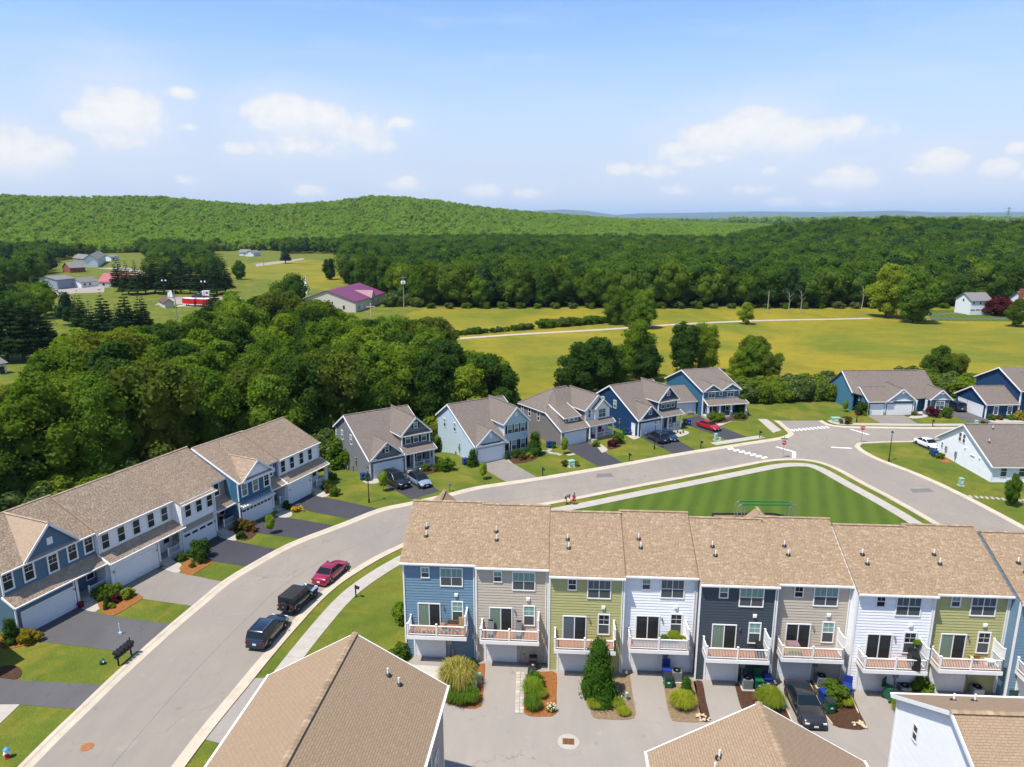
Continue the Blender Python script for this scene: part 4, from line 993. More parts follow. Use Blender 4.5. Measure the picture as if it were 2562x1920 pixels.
    g.obj('gutter', white, r); MB().bar((w-.04,-.12,.1),(w-.04,-.12,2.7),.08,.07).bar((w-.04,-.12,2.7),(w-.04,fr,3.0),.08,.07).obj('downspout', white, r)
    garage_door(H, garage[0], 0, garage[1], 2.25, lights=lights)
    for x in (garage[0]-garage[1]/2-.35, garage[0]+garage[1]/2+.1): light_fixture(r, max(x, .25), -.02 if x < 1 else -.03, 2.0)
    column(r, gx1+.32, .1, 0, 2.95); column(r, w-.16, .1, pz-.02, 2.95)
    railing(r, (gx1+1.55,.1), (w-.28,.1), pz-.02, h=.9, post_ends=True)
    railing(r, (w-.16,.25), (w-.16,1.5), pz-.02, h=.9, post_ends=False)
    steps(r, gx1+.35, gx1+1.5, -.05, top=pz)
    front_door(r, gx1+.85, 1.6, pz); window(H, w-.85, 1.6, pz+.85, .75, 1.3, up=gl_dark, lo=gl_dark)
    return H
L1 = lrow(-44.55, 57.4, 68, 9.3, 'steel blue row house with a wide front gable, nearest on the left', W_STEEL, W_STEEL, 'gable')
for i, (x, z) in enumerate(((.5,4.35),(2.45,4.35),(4.75,4.1),(6.75,4.35),(8.5,4.35))): window(L1, x, 1.25, z, .8, 1.62, grid=(2,2), cas=.16, up=gl_dark, lo=gl_dark)
L2 = lrow(-40.6, 65.7, 68, 9.1, 'white board and batten row house with five upper windows and a full garage roof', W_WHITE, W_WHITE, 'full', 'batten')
for x in (.75,2.6,4.45,6.3,8.1): window(L2, x, 1.25, 4.2, .78, 1.5, up=gl_dark, lo=gl_dark, cas=.04)
L3 = lrow(-37.15, 74.2, 68, 8.35, 'row house with greige garage storey under a white jettied upper floor', W_GREIGE, W_WHITE, 'jetty', 'batten', garage=(2.25,4.5), lights=4)
for x in (.9,2.5,4.1): window(L3, x, -.12, 4.1, .78, 1.5, up=gl_dark, lo=gl_dark, cas=.04)
window(L3, 6.6, 1.25, 4.3, .75, 1.45, up=gl_dark, lo=gl_dark, cas=.14)
L4 = lrow(-33.3, 81.1, 64, 8.0, 'blue row house with a white gable and pergola over its garage', W_STEEL, W_MBLUE, 'pergola', garage=(2.7,4.7), lights=8)
for x, up in ((.95,gl_slat),(2.75,gl_slat),(4.6,gl_dark)): window(L4, x, 0, 3.85, .75, 1.5, grid=(2,2), cas=.15, up=up, lo=up)
window(L4, 6.5, 1.25, 4.3, .72, 1.45, grid=(2,2), cas=.14, up=gl_dark, lo=gl_dark)
m = MB()
for k in range(16): m.bar((.1+k*.34,.05,2.78),(.1+k*.34,-.75,2.72),.06,.13)
m.bar((0,-.22,2.62),(5.4,-.22,2.62),.07,.14); m.bar((0,-.6,2.6),(5.4,-.6,2.6),.07,.14)
m.obj('pergola', white, L4.root)
L5 = lrow(-29.55, 88.0, 66.5, 8.1, 'white board and batten row house at the far end of the row', W_WHITE, W_WHITE, 'full', 'batten', garage=(2.2,4.0))
for x in (.75,2.5,4.4,6.2): window(L5, x, 1.25, 4.2, .75, 1.5, up=gl_dark, lo=gl_dark, cas=.04)
for H in (L1, L2, L3, L4, L5): lay_shingles(H, wmin=.22, wmax=.5, lift=.016)
t_ = zat(1,165,1090); L0 = lrow(t_.x-2.3-9.3*math.cos(R(68)), t_.y-1.75-9.3*math.sin(R(68)), 68, 9.3, 'row house just left of the frame whose shade falls on the near lawn', W_GREIGE, W_GREIGE, 'full')
# one more house of the same row just outside the frame throws its shade on the near lawn
# ------------------------------------------------------------------ detached houses along the street
def shutters(root, x, y, z, w, h, sw=.36, mat=None):
    for s in (-1, 1):
        def mk():
            m = MB(); m.box(-sw/2,-.035,0,sw/2,-.003,h)
            for k in range(1, int(h/.12)): m.bar((-sw/2+.04,-.037,k*.12),(sw/2-.04,-.037,k*.12),.012,.03)
            return m.mesh('shutter')
        link('shutter', cached(('sh', round(h,2), sw), mk), mat or shutter_m, root, (x+s*(w/2+sw/2+.12), y-.034, z))
shutter_m = plain('dark_shutter_paint', (.014,.018,.028), .5)
def cottage(x0, y0, th, lab, wm, face_m, kind, W=10.4, yr=8.7, zr=7.75, D=13.1, zre=5.0, gw=5.3, main_y=1.0, shut=True, porch_x=None, wl=None, under=-2.3):
    """garage left with long low front slope, two-storey gabled bay on the right"""
    H = House('detached_house', lab, (x0, y0, 0), R(th), wm, brn_r, brn_s, 'detached houses along the street'); r = H.root
    zf = 3.05; ov = .35; p1 = (zr-zf)/(yr+ov); p2 = (zr-zre)/(D+ov-yr)
    prof_ = [(0,under if False else 0),(D,under),(D,zre+.02),(yr,zr-.2),(0,zf-.05)]
    H.left(0, prof_); H.back(0, W, D, under, zre, style='none')
    H.right(W, [(main_y,0),(D,under),(D,zre+.02),(yr,zr-.2),(main_y,3.4)])
    H.front(0, gw, 0, 0, zf-.02, mat=face_m)
    e = -ov
    ys = main_y+.15; zs_ = zf-.1+(ys-e)*p1
    H.roof([(-.3,e,zf-.1),(gw+.3,e,zf-.1),(gw+.3,yr,zr),(-.3,yr,zr)], rake=[(0,3)])
    H.roof([(gw+.3,ys,zs_),(W+.3,ys,zs_),(W+.3,yr,zr),(gw+.3,yr,zr)], rake=[(1,2)], eave=False)
    H.roof([(W+.3,D+ov,zre-.1),(-.3,D+ov,zre-.1),(-.3,yr,zr),(W+.3,yr,zr)], rake=[(0,3),(1,2)])
    H.ridge((-.3,yr,zr+.07),(W+.3,yr,zr+.07))
    # two-storey bay
    bx0, bx1, ze, zp = gw+.35, W, 5.55, 8.05; bc = (bx0+bx1)/2; bw = (bx1-bx0)/2+.35; y = main_y
    H.front(bx0, bx1, y, 0, ze, mat=face_m)
    my = lambda z: e+(z-zf+.1)/p1
    H.left(bx0, [(y,3.2),(my(ze)-.2,ze-.3),(my(ze),ze),(y,ze)], mat=wm)
    H.right(bx1, [(y,0),(my(ze),0),(my(ze),ze),(y,ze)], mat=wm)
    ye = yr+ (zr-zp)/p2 if zp > zr else my(zp)
    if zp > zr: ye = yr-.0
    H.roof([(bc-bw,my(ze-.1),ze-.1),(bc-bw,y-.35,ze-.1),(bc,y-.35,zp),(bc,yr+.6,zp)], eave=True, rake=[(1,2)])
    H.roof([(bc+bw,y-.35,ze-.1),(bc+bw,my(ze-.1),ze-.1),(bc,yr+.6,zp),(bc,y-.35,zp)], eave=True, rake=[(0,3)])
    H.ridge((bc,y-.35,zp+.07),(bc,yr+.5,zp+.07))
    H.wall([(-bw+.35,ze),(bw-.35,ze),(bw-.35,ze+.15),(0,zp-.18),(-bw+.35,ze+.15)], (bc,y,0), (1,0,0), (0,-1,0), mat=face_m)
    H.corner(bx0, y, 3.2, ze-.1, .16); H.corner(bx1, y, 0, ze-.1, .16); H.corner(0, 0, 0, zf-.1, .16)
    if kind in ('grey', 'navy'): H.roof([(bc-bw+.1,y-.45,ze-.2),(bc+bw-.1,y-.45,ze-.2),(bc+bw-.1,y-.02,ze+.25),(bc-bw+.1,y-.02,ze+.25)], thick=.08)
    # gable over the garage
    if kind != 'taupe':
        gc = gw/2+.05; hw = gw/2+.1; zg = zf+2.35
        H.roof([(gc-hw,my(zf),zf-.05),(gc-hw,e,zf-.05),(gc,e,zg),(gc,my(zg),zg)], eave=False, rake=[(1,2)]); H.roof([(gc+hw,e,zf-.05),(gc+hw,my(zf),zf-.05),(gc,my(zg),zg),(gc,e,zg)], eave=False, rake=[(0,3)])
        H.ridge((gc,e,zg+.07),(gc,my(zg),zg+.07))
        H.wall([(-hw+.35,zf-.05),(hw-.35,zf-.05),(0,zg-.3)], (gc,-.01,0), (1,0,0), (0,-1,0), mat=face_m)
        for sx in (-1, 1): H.tr((gc+sx*(hw-.02),e+.08,zf-.02),(gc+sx*(hw-1.0),e+.08,zf-.02),.12,.14)
    # porch
    px0, px1 = gw+.15, W+.15; fl = .42
    if kind != 'pale':
        H.roof([(px0-.2,-ov-.2,2.95),(px1+.3,-ov-.2,2.95),(px1+.3,y,3.65),(px0-.2,y,3.65)], thick=.1, rake=[(0,3),(1,2)])
        H.tr((px0,-.1,2.78),(px1,-.1,2.78),.16,.24); H.tr((px1,-.1,2.78),(px1,y,2.78),.16,.24)
    H.finish()
    garage_door(H, .45+4.6/2+.1, 0, 4.6, 2.2); light_fixture(r, .28, -.02, 1.95); light_fixture(r, gw-.1, -.02, 1.95)
    if kind != 'pale':
        MB().box(px0,-.2,0,px1,y-.02,fl).obj('porch_floor', concrete, r)
        for cx in (px0+.12, px0+1.55, px1-.12): column(r, cx, -.1, fl, 2.68, .22)
        railing(r, (px0+1.7,-.1), (px1-.25,-.1), fl, h=.9, mids=1, post_ends=False, gap=.16); railing(r, (px1-.12,.05), (px1-.12,y-.05), fl, h=.9, post_ends=False, gap=.16)
        railing(r, (px0+.12,.05), (px0+.12,y-.05), fl, h=.9, post_ends=False, gap=.16)
        steps(r, px0+.25, px0+1.45, -.2, 2, top=fl); front_door(r, px0+1.0, y, fl); 
        window(H, px0+3.0, y, fl+.75, .8, 1.45, up=gl_bluish, lo=gl_bluish); shutters(r, px0+3.0, y, fl+.75, .8, 1.45)
    else:
        front_door(r, bx0+.4, y, .2, door_blue); MB().box(bx0-.25,-.3,0,bx0+1.0,y-.01,.2).obj('door_step', concrete, r)
        for k in (0, 1): window(H, bx0+1.75+k*1.75, y, 1.0, .8, 1.5, grid=(2,2)); shutters(r, bx0+1.75+k*1.75, y, 1.0, .8, 1.5, .32)
    if kind != 'taupe':
        zw = 4.05 if kind != 'pale' else 3.75
        for k in range(3):
            xw = bx0+1.0+k*(bx1-bx0-2.0)/2; window(H, xw, y, zw, .78, 1.4, grid=(2,2), cas=.07)
            shutters(r, xw, y, zw, .78, 1.4, .28)
        if kind == 'pale':
            MB().box(bc-.25,y-.06,6.4,bc+.25,y-.002,7.1).obj('attic_vent', white, r); MB().box(gw/2-.2,-.07,3.9,gw/2+.3,-.012,4.6).obj('attic_vent', white, r)
        else:
            window(H, bc, y, 6.3, .5, .75, grid=(2,1)); window(H, gw/2+.05, -.012, 3.75, .5, .8, grid=(2,2), up=gl_dark, lo=gl_dark)
            if kind == 'grey': shutters(r, bc, y, 6.3, .5, .75, .24); shutters(r, gw/2+.05, -.012, 3.75, .5, .8, .26)
    for (yy, zz, ww, hh) in (wl or ((10.1,3.6,.7,1.35),(6.6,3.7,.7,1.35),(12.6,3.75,.4,.95))): window(H, 0, yy, zz, ww, hh, rz=-math.pi/2, up=gl_blind, lo=gl_screen, cas=.08)
    m = MB(); m.cyl((-.14,5.0,.1),(-.14,5.0,1.9),.03,.03,6); m.box(-.25,4.85,1.1,-.05,5.15,1.6); m.sph((-.14,5.0,2.0),.13,nu=8,nv=5); m.box(-.2,6.2,-.4,-.05,6.45,.4)
    m.obj('meter_box', grey_metal, r)
    return H
H1 = cottage(-20.5, 97.3, 35, 'grey house with dark shutters, black and blue cars in its driveway', W_GREY, W_GREY, 'grey', W=10.3)
H2 = cottage(-5.6, 103.8, 32.5, 'pale blue house with black shutters and an empty pale driveway', W_PALE, W_PALE, 'pale', W=10.1, zre=5.1, D=12.7, main_y=.7)
H4 = cottage(21.9, 118.1, 30, 'navy blue house with white trim, two dark cars in its driveway', W_NAVY, W_NAVY, 'navy', W=9.6, gw=4.9, zre=4.9, D=12.6, yr=8.1, zr=7.6)
window(H4, 0, 1.3, .05, .85, 2.0, rz=-math.pi/2, up=white_panel, lo=white_panel)
# deck behind the grey house
d = link('rear_deck', None, None, H1.root, (0, 0, 0)); MB().box(-2.4,13.2,.1,2.5,16.4,.4).obj('fascia', white, d)
for k in range(6): MB().box(-2.38,13.22+k*.53,.401,2.48,13.22+k*.53+.51,.43).obj('deck_board', grey_metal, d)
railing(d, (-2.35,13.3), (-2.35,16.3), .43, mids=1); railing(d, (-2.35,16.3), (2.4,16.3), .43, mids=1); railing(d, (-2.35,13.3), (-.1,13.3), .43, mids=1)
for yy in (13.4, 16.2): MB().box(-2.35,yy-.07,gh(-28,110)-.5,-2.2,yy+.07,.1).obj('deck_leg', trunk_m, d)
# grey house with clipped roof and a shed dormer
H = House('detached_house', 'taupe house with hipped roof end, shed dormer and red porch chairs', (8.2, 112.5, 0), R(33), W_TAUPE, brn_r, brn_s, 'detached houses along the street'); r = H.root; H3 = H
W, D, zf = 10.6, 12.4, 2.85
H.left(0, [(0,0),(D,-2.2),(D,4.9),(4.5,4.9),(0,zf-.05)]); H.right(W, [(1,0),(D,-2.2),(D,4.9),(4.5,4.9),(1,3)]); H.back(0, W, D, -2.2, 4.9, style='none')
p1 = .5
H.front(0, 5.4, 0, 0, zf-.05, mat=W_GREY)
zr, yr, hx = 7.9, 8.2, 4.3
H.roof([(-.3,-.4,zf-.12),(W+.3,-.4,zf-.12),(W+.3,4.3,5.0),(W-hx+.8,yr,zr),(hx,yr,zr),(-.3,4.3,5.0)], rake=[(0,5),(1,2)])
H.roof([(-.3,D+.4,4.85),(-.3,4.3,4.97),(hx,yr,zr)], eave=True); H.roof([(W+.3,4.3,4.97),(W+.3,D+.4,4.85),(W-hx+.8,yr,zr)]); H.roof([(W+.3,D+.4,4.85),(-.3,D+.4,4.85),(hx,yr,zr),(W-hx+.8,yr,zr)])
H.ridge((hx,yr,zr+.07),(W-hx+.8,yr,zr+.07)); H.ridge((-.3,4.3,5.05),(hx,yr,zr+.06)); H.ridge((-.3,D+.4,4.93),(hx,yr,zr+.06))
bx0, bx1, y = 5.7, W, .9
H.front(bx0, bx1, y, 0, 5.4, mat=W_WHITE, style='batten'); H.left(bx0, [(y,2.8),(4.4,4.8),(5.2,5.4),(y,5.4)], mat=W_GREY); H.right(bx1, [(y,0),(5,0),(5,5.4),(y,5.4)])
bc = (bx0+bx1)/2; bw = 2.85
H.roof([(bc-bw,5.2,5.3),(bc-bw,y-.4,5.3),(bc,y-.4,7.75),(bc,yr+.4,7.75)], rake=[(1,2)]); H.roof([(bc+bw,y-.4,5.3),(bc+bw,5.2,5.3),(bc,yr+.4,7.75),(bc,y-.4,7.75)], rake=[(0,3)]); H.ridge((bc,y-.4,7.82),(bc,yr+.4,7.82))
H.wall([(-bw+.4,5.35),(bw-.4,5.35),(0,7.55)], (bc,y,0), (1,0,0), (0,-1,0), mat=W_WHITE, style='none')
cx = bc+.75; H.front(bx0+1.7, bx1, y-.5, 3.2, 5.4, mat=W_WHITE, style='batten'); H.left(bx0+1.7, [(y-.5,3.2),(y,3.2),(y,5.4),(y-.5,5.4)], mat=W_WHITE, style='none')
H.roof([(cx-1.9,y-.02,5.35),(cx-1.9,y-.9,5.35),(cx,y-.9,7.0),(cx,y-.02,7.0)], eave=False, rake=[(1,2)]); H.roof([(cx+1.9,y-.9,5.35),(cx+1.9,y-.02,5.35),(cx,y-.02,7.0),(cx,y-.9,7.0)], eave=False, rake=[(0,3)]); H.wall([(-1.55,5.35),(1.55,5.35),(0,6.75)], (cx,y-.5,0), (1,0,0), (0,-1,0), mat=W_WHITE, style='none')
H.tr((cx-1.6,y-.55,5.38),(cx+1.6,y-.55,5.38),.1,.14)
H.roof([(5.4,-.75,2.85),(W+.5,-.75,2.85),(W+.5,y-.5,3.55),(5.4,y-.5,3.55)], thick=.1, rake=[(0,3),(1,2)])
# shed dormer
H.front(1.5, 4.6, 1.35, 3.5, 4.55, mat=W_WHITE, style='none'); H.left(1.5, [(1.35,3.55),(4.3,5.0),(4.3,5.3),(1.35,4.55)], mat=W_GREY); H.right(4.6, [(1.35,3.55),(4.3,5.0),(4.3,5.3),(1.35,4.55)], mat=W_GREY)
H.roof([(1.25,1.0,4.45),(4.85,1.0,4.45),(4.85,5.4,5.95),(1.25,5.4,5.95)], thick=.1, rake=[(0,3),(1,2)])
H.corner(0, 0, 0, zf-.1, .16); H.corner(bx0, y, 2.9, 5.3, .16); H.corner(bx1, y, 0, 5.3, .16); H.corner(bx0+1.7, y-.5, 3.5, 5.3, .12)
H.tr((5.5,-.45,2.68),(W+.3,-.45,2.68),.16,.24); H.finish()
for k in range(3): window(H, 2.1+k*.95, 1.35, 3.75, .5, .62, grid=(2,1), cas=.06, up=gl_dark, lo=gl_dark)
garage_door(H, 2.85, 0, 4.4, 2.15); light_fixture(r, .35, -.02, 1.9); light_fixture(r, 5.25, -.02, 1.9)
window(H, cx, y-.5, 3.75, .7, 1.4, n=2, grid=(2,2), up=gl_screen); window(H, bx0+.8, y, 3.9, .45, 1.3, up=gl_screen)
MB().box(5.5,-.6,0,W+.2,y-.01,.55).obj('porch_floor', stone_m, r)
for cx_ in (5.62, 7.0, W+.1): column(r, cx_, -.45, .55, 2.6, .22)
railing(r, (7.15,-.45), (W-.05,-.45), .55, h=.85, mids=1, post_ends=False); railing(r, (W+.1,-.3), (W+.1,.8), .55, h=.85, post_ends=False); railing(r, (5.62,-.3), (5.62,.8), .55, h=.85, post_ends=False)
steps(r, 5.8, 6.9, -.6, 3, top=.55); front_door(r, 6.6, y, .55); window(H, 8.9, y, 1.3, .8, 1.3, up=gl_dark, lo=gl_dark)
for yy, zz, ww, hh in ((9.3,3.2,.6,1.45),(6.6,3.0,.6,1.45),(11.5,3.3,.4,1.25)): window(H, 0, yy, zz, ww, hh, rz=-math.pi/2, up=gl_dark, lo=gl_dark, cas=.09)
# blue house with set back garage
H = House('detached_house', 'blue house with twin front gables and long porch behind the red car', (36.4, 131.2, 0), R(14), W_MBLUE, brn_r, brn_s, 'detached houses along the street'); r = H.root; H5 = H
W, D = 7.6, 15.5; ze, yr, zr, zre = 5.1, 8.6, 7.4, 4.2
H.left(0, [(0,0),(D,-2),(D,zre),(yr,zr-.2),(0,ze)]); H.right(W, [(0,0),(D,-2),(D,zre),(yr,zr-.2),(0,ze)]); H.front(0, W, 0, 0, ze, mat=W_TEAL); H.back(0, W, D, -2, zre, style='none')
H.roof([(-.35,-.4,ze-.12),(W+.35,-.4,ze-.12),(W+.35,yr,zr),(-.35,yr,zr)], rake=[(0,3),(1,2)]); H.roof([(W+.35,D+.4,zre-.12),(-.35,D+.4,zre-.12),(-.35,yr,zr),(W+.35,yr,zr)], rake=[(0,3),(1,2)]); H.ridge((-.35,yr,zr+.07),(W+.35,yr,zr+.07))
for gc, hw in ((1.75,1.95),(5.75,2.1)):
    k = (zr-ze+.12)/(yr+.4); zg = ze+1.25; yk = -.4+(zg-ze+.12)/k
    H.roof([(gc-hw,.5,ze-.05),(gc-hw,-.55,ze-.05),(gc,-.55,zg),(gc,yk,zg)], eave=False, rake=[(1,2)]); H.roof([(gc+hw,-.55,ze-.05),(gc+hw,.5,ze-.05),(gc,yk,zg),(gc,-.55,zg)], eave=False, rake=[(0,3)]); H.ridge((gc,-.55,zg+.06),(gc,yk,zg+.06))
    H.wall([(-hw+.25,ze-.1),(hw-.25,ze-.1),(0,zg-.16)], (gc,-.12,0), (1,0,0), (0,-1,0), mat=W_TEAL, style='none')
H.roof([(-.1,-2.3,2.75),(W+.9,-2.3,2.75),(W+.7,0,3.45),(.1,0,3.45)], thick=.1, rake=[(0,3),(1,2)]); H.tr((0,-2.05,2.58),(W+.7,-2.05,2.58),.16,.22)
H.corner(0, 0, 0, ze-.1, .18); H.corner(W, 0, 0, ze-.1, .18); H.tr((0,-.03,3.4),(W,-.03,3.4),.05,.22)
H.front(-5.4, -.2, 2.0, 0, 2.7); H.left(-5.4, [(2.0,0),(10,-1.5),(10,2.7),(2.0,2.7)]); H.roof([(-5.7,1.6,2.65),(-.15,1.6,2.65),(-.15,7.2,4.6),(-5.7,7.2,4.6)], rake=[(0,3)]); H.roof([(-.15,11,2.65),(-5.7,11,2.65),(-5.7,7.2,4.6),(-.15,7.2,4.6)])
H.finish(); garage_door(H, -2.75, 2.0, 4.6, 2.15)
window(H, 1.75, -.03, 3.65, .62, 1.45, n=2, grid=(2,2), up=gl_bluish); window(H, 3.7, 0, 4.0, .5, 1.0, up=gl_bluish); window(H, 5.75, -.03, 3.65, .62, 1.45, n=2, grid=(2,2), up=gl_bluish)
MB().box(-.1,-2.2,0,W+.8,-.01,.4).obj('porch_floor', concrete, r)
for cx_ in (.15, 2.5, 4.9, W+.5): column(r, cx_, -2.0, .4, 2.48, .3, base=.8)
front_door(r, 2.6, 0, .4); window(H, 1.1, 0, .9, .6, 1.5); window(H, 5.3, 0, .9, .7, 1.5, up=gl_dark, lo=gl_dark); shutters(r, 5.3, 0, .9, .7, 1.5, .36); shutters(r, 1.1, 0, .9, .6, 1.5, .34)
m = MB(); m.box(-2.3,1.2,0,-.9,1.9,.55); m.obj('stone_planter', stone_m, r)
# teal ranch house with three garage doors
H = House('detached_house', 'teal ranch house with stone base, lace trimmed gables and three garage bays', (68.4, 131.9, 0), R(2), W_TEAL, brn_r, brn_s, 'detached houses along the street'); r = H.root; H6 = H
W, zf = 15.6, 3.0
H.left(0, [(0,0),(6.8,0),(6.8,zf),(3.4,4.85),(0,zf)]); H.front(0, 8.9, 0, 0, zf); H.front(8.9, 13.0, 2.6, 0, zf, mat=W_MBLUE); H.right(8.9, [(0,0),(2.6,0),(2.6,zf),(0,zf)])
H.front(12.6, W+.6, .6, 0, zf, mat=W_TEAL, style='none'); H.left(12.6, [(.6,0),(3,0),(3,zf),(.6,zf)]); H.right(W+.6, [(.6,0),(12,0),(12,zf),(.6,zf)])
H.left(-1.3, [(3.5,0),(13,0),(13,3.6),(8.2,6.9),(3.5,3.6)])
H.roof([(-.3,-.45,zf-.15),(4.6,-.45,zf-.15),(4.6,3.4,4.9),(-.3,3.4,4.9)], rake=[(0,3)]); H.roof([(4.6,7,3),(-.3,7,3),(-.3,3.4,4.9),(4.6,3.4,4.9)], rake=[(1,2)], eave=False); H.ridge((-.3,3.4,4.96),(4.6,3.4,4.96))
H.roof([(3.0,-.4,zf-.15),(W-.2,2.2,zf-.05),(W-.2,8.2,7.1),(-1.6,8.2,7.1),(-1.6,3.3,3.75)], rake=[(3,4)], eave=False)
H.roof([(4.0,2.2,zf-.15),(W+.9,2.2,zf-.15),(W-1.6,8.2,7.08),(4.0,8.2,7.08)])
H.roof([(W+.9,14,3.0),(-1.6,14,3.0),(-1.6,8.2,7.1),(W-1.6,8.2,7.1)]); H.roof([(W+.9,2.2,zf-.15),(W+.9,14,3.0),(W-1.6,8.2,7.1)]); H.ridge((-1.6,8.2,7.17),(W-1.6,8.2,7.17))
for gc, hw, yk, zg, y2 in ((6.3,3.0,-.5,5.35,6.0),(14.4,2.35,.1,4.95,5.4)):
    H.roof([(gc-hw,3.0,zf-.12),(gc-hw,yk,zf-.12),(gc,yk,zg),(gc,y2,zg)], eave=False, rake=[(1,2)]); H.roof([(gc+hw,yk,zf-.12),(gc+hw,3.0,zf-.12),(gc,y2,zg),(gc,yk,zg)], eave=False, rake=[(0,3)]); H.ridge((gc,yk,zg+.07),(gc,y2,zg+.07))
    H.wall([(-hw+.3,zf-.02),(hw-.3,zf-.02),(0,zg-.2)], (gc,yk+.4,0), (1,0,0), (0,-1,0), mat=W_PALE, style='lap'); H.tr((gc-hw+.1,yk+.3,zf-.05),(gc+hw-.1,yk+.3,zf-.05),.12,.2)
    for s in (-1, 1): H.tr((gc+s*.75,yk+.1,zg-.85),(gc,yk+.1,zg-.75),.08,.1); H.tr((gc,yk+.1,zg-1.0),(gc+s*.35,yk+.1,zg-.5),.08,.1)
    H.tr((gc,yk+.1,zg-1.0),(gc,yk+.1,zg-.2),.08,.1)
for x in (0, 3.35, 8.9): H.corner(x, 0, 0, zf-.15, .2)
H.corner(12.6, .6, 0, zf-.15, .16); H.finish()
garage_door(H, 1.75, 0, 2.5, 2.15, cols=4); garage_door(H, 6.15, 0, 4.7, 2.15)
for x0_, x1_ in ((.05,.38),(3.1,3.65),(8.55,8.9)):
    for k in range(3): MB().box(x0_,-.1,k*.24+.002,x1_,-.03,k*.24+.23).obj('stone', stone_m, r)
for i in range(5):
    for k in range(9): MB().box(12.68+i*.72+(.2 if k % 2 else 0)*.4,.52,k*.32+.005,12.68+i*.72+.68,.58+.01*((i+k) % 2),k*.32+.30).obj('stone', stone_m, r)
window(H, 14.4, .5, 1.0, .75, 1.5, n=2, grid=(2,2), cas=.12, up=gl_bluish)
front_door(r, 10.6, 2.6, .15, door_blue)
for x in (9.6, 11.6): column(r, x, .4, .9, 2.85, .3); MB().box(x-.32,.08,0,x+.32,.72,.9).obj('stone_pier', stone_m, r)
MB().box(8.95,.3,0,12.5,2.55,.15).obj('porch_floor', concrete, r)
# navy house at the right edge, garage doors in its end wall
H = House('detached_house', 'navy house at the right edge with white garage doors in its gable end', (89.6, 129.6, 0), R(3), W_NAVY, brn_r, brn_s, 'detached houses along the street'); r = H.root; H7 = H
H.front(0, 6.2, 0, 0, 3.0); H.left(0, [(0,0),(8.6,0),(8.6,3),(4.3,5.3),(0,3)])
H.roof([(-.35,-.4,2.85),(6.3,-.4,2.85),(6.3,4.3,5.4),(-.35,4.3,5.4)], rake=[(0,3)]); H.roof([(6.3,9,2.85),(-.35,9,2.85),(-.35,4.3,5.4),(6.3,4.3,5.4)], rake=[(1,2)]); H.ridge((-.35,4.3,5.47),(6.3,4.3,5.47))
H.front(6.2, 17, -.2, 0, 5.6); H.left(6.2, [(-.2,0),(12,0),(12,5.6),(5.9,8.6),(-.2,5.6)]); H.roof([(5.8,-.6,5.45),(17,-.6,5.45),(17,5.9,8.7),(5.8,5.9,8.7)], rake=[(0,3)]); H.roof([(17,12.4,5.45),(5.8,12.4,5.45),(5.8,5.9,8.7),(17,5.9,8.7)], rake=[(1,2)])
gc = 9.2; H.roof([(gc-2.6,.6,5.5),(gc-2.6,-1.0,5.5),(gc,-1.0,8.1),(gc,4.6,8.1)], eave=False, rake=[(1,2)]); H.roof([(gc+2.6,-1.0,5.5),(gc+2.6,.6,5.5),(gc,4.6,8.1),(gc,-1.0,8.1)], eave=False, rake=[(0,3)]); H.front(gc-2.3, gc+2.3, -.6, 0, 5.6); H.wall([(-2.3,5.6),(2.3,5.6),(0,7.9)], (gc,-.6,0), (1,0,0), (0,-1,0))
for x, y in ((0,0),(6.2,-.2),(6.15,0)): H.corner(x, y, 0, 2.9 if x < 6.18 else 5.4, .2)
H.finish()
for yy, ww in ((2.9,4.2),(6.6,2.4)): garage_door(H, 0, yy, ww, 2.2, rz=-math.pi/2, cols=6 if ww > 3 else 3)
for xx in (1.9, 4.6): window(H, xx, 0, .8, .75, 1.5, grid=(2,2), cas=.13, up=gl_bluish, lo=gl_bluish)
window(H, gc-1.2, -.6, 3.6, .75, 1.5, grid=(2,2), cas=.13); window(H, gc-.9, -.6, .8, .75, 1.5, n=2, grid=(2,2), cas=.13)
# white ranch house on the right
H = House('detached_house', 'white ranch house with brown roof on the grassy bank, white car beside it', (68.9, 96.4, 0), R(-1), W_WHITE, brn_r, brn_s, 'detached houses along the street'); r = H.root; H8 = H
D, yr, zr, zf = 13.6, 7.4, 6.5, 2.6
H.left(0, [(0,0),(D,0),(D,2.6),(yr,zr-.2),(0,zf)], step=.2); H.front(0, 5.3, 0, 0, zf, step=.2); H.front(5.3, 20, 1.9, 0, zf, step=.2)
H.roof([(-.35,-.45,zf-.15),(20,-.45,zf-.15),(20,yr,zr),(-.35,yr,zr)], rake=[(0,3)]); H.roof([(20,D+.5,2.45),(-.35,D+.5,2.45),(-.35,yr,zr),(20,yr,zr)], rake=[(1,2)]); H.ridge((-.35,yr,zr+.07),(20,yr,zr+.07))
H.corner(0, 0, 0, zf-.1, .14); H.corner(5.3, 0, 0, zf-.1, .16); H.finish()
for xx in (1.6, 4.2): window(H, xx, 0, .85, .8, 1.6, up=gl_screen, lo=gl_screen, cas=.06)
for yy in (8.2, 7.2): window(H, 0, yy, 3.6, .6, 1.3, rz=-math.pi/2, up=gl_screen, lo=gl_screen, cas=.05)
window(H, 0, D-1.2, 1.2, .4, .8, rz=-math.pi/2, up=gl_dark, lo=gl_dark, cas=.05)
m = MB(); m.box(-.2,11.0,1.0,-.03,11.4,1.7); m.box(-.2,8.4,.9,-.03,8.8,1.7); m.bar((-.1,8.6,.1),(-.1,8.6,.9),.06,.06); m.obj('meter_box', grey_metal, r)
for yy, zz in ((6.6,3.0),(3.0,2.6)): MB().sph((-.06,yy,zz),.16,nu=8,nv=5).obj('vent_hood', white, r)
MB().box(-.14,4.2,2.4,-.03,5.2,2.5).obj('vent_hood', white, r)
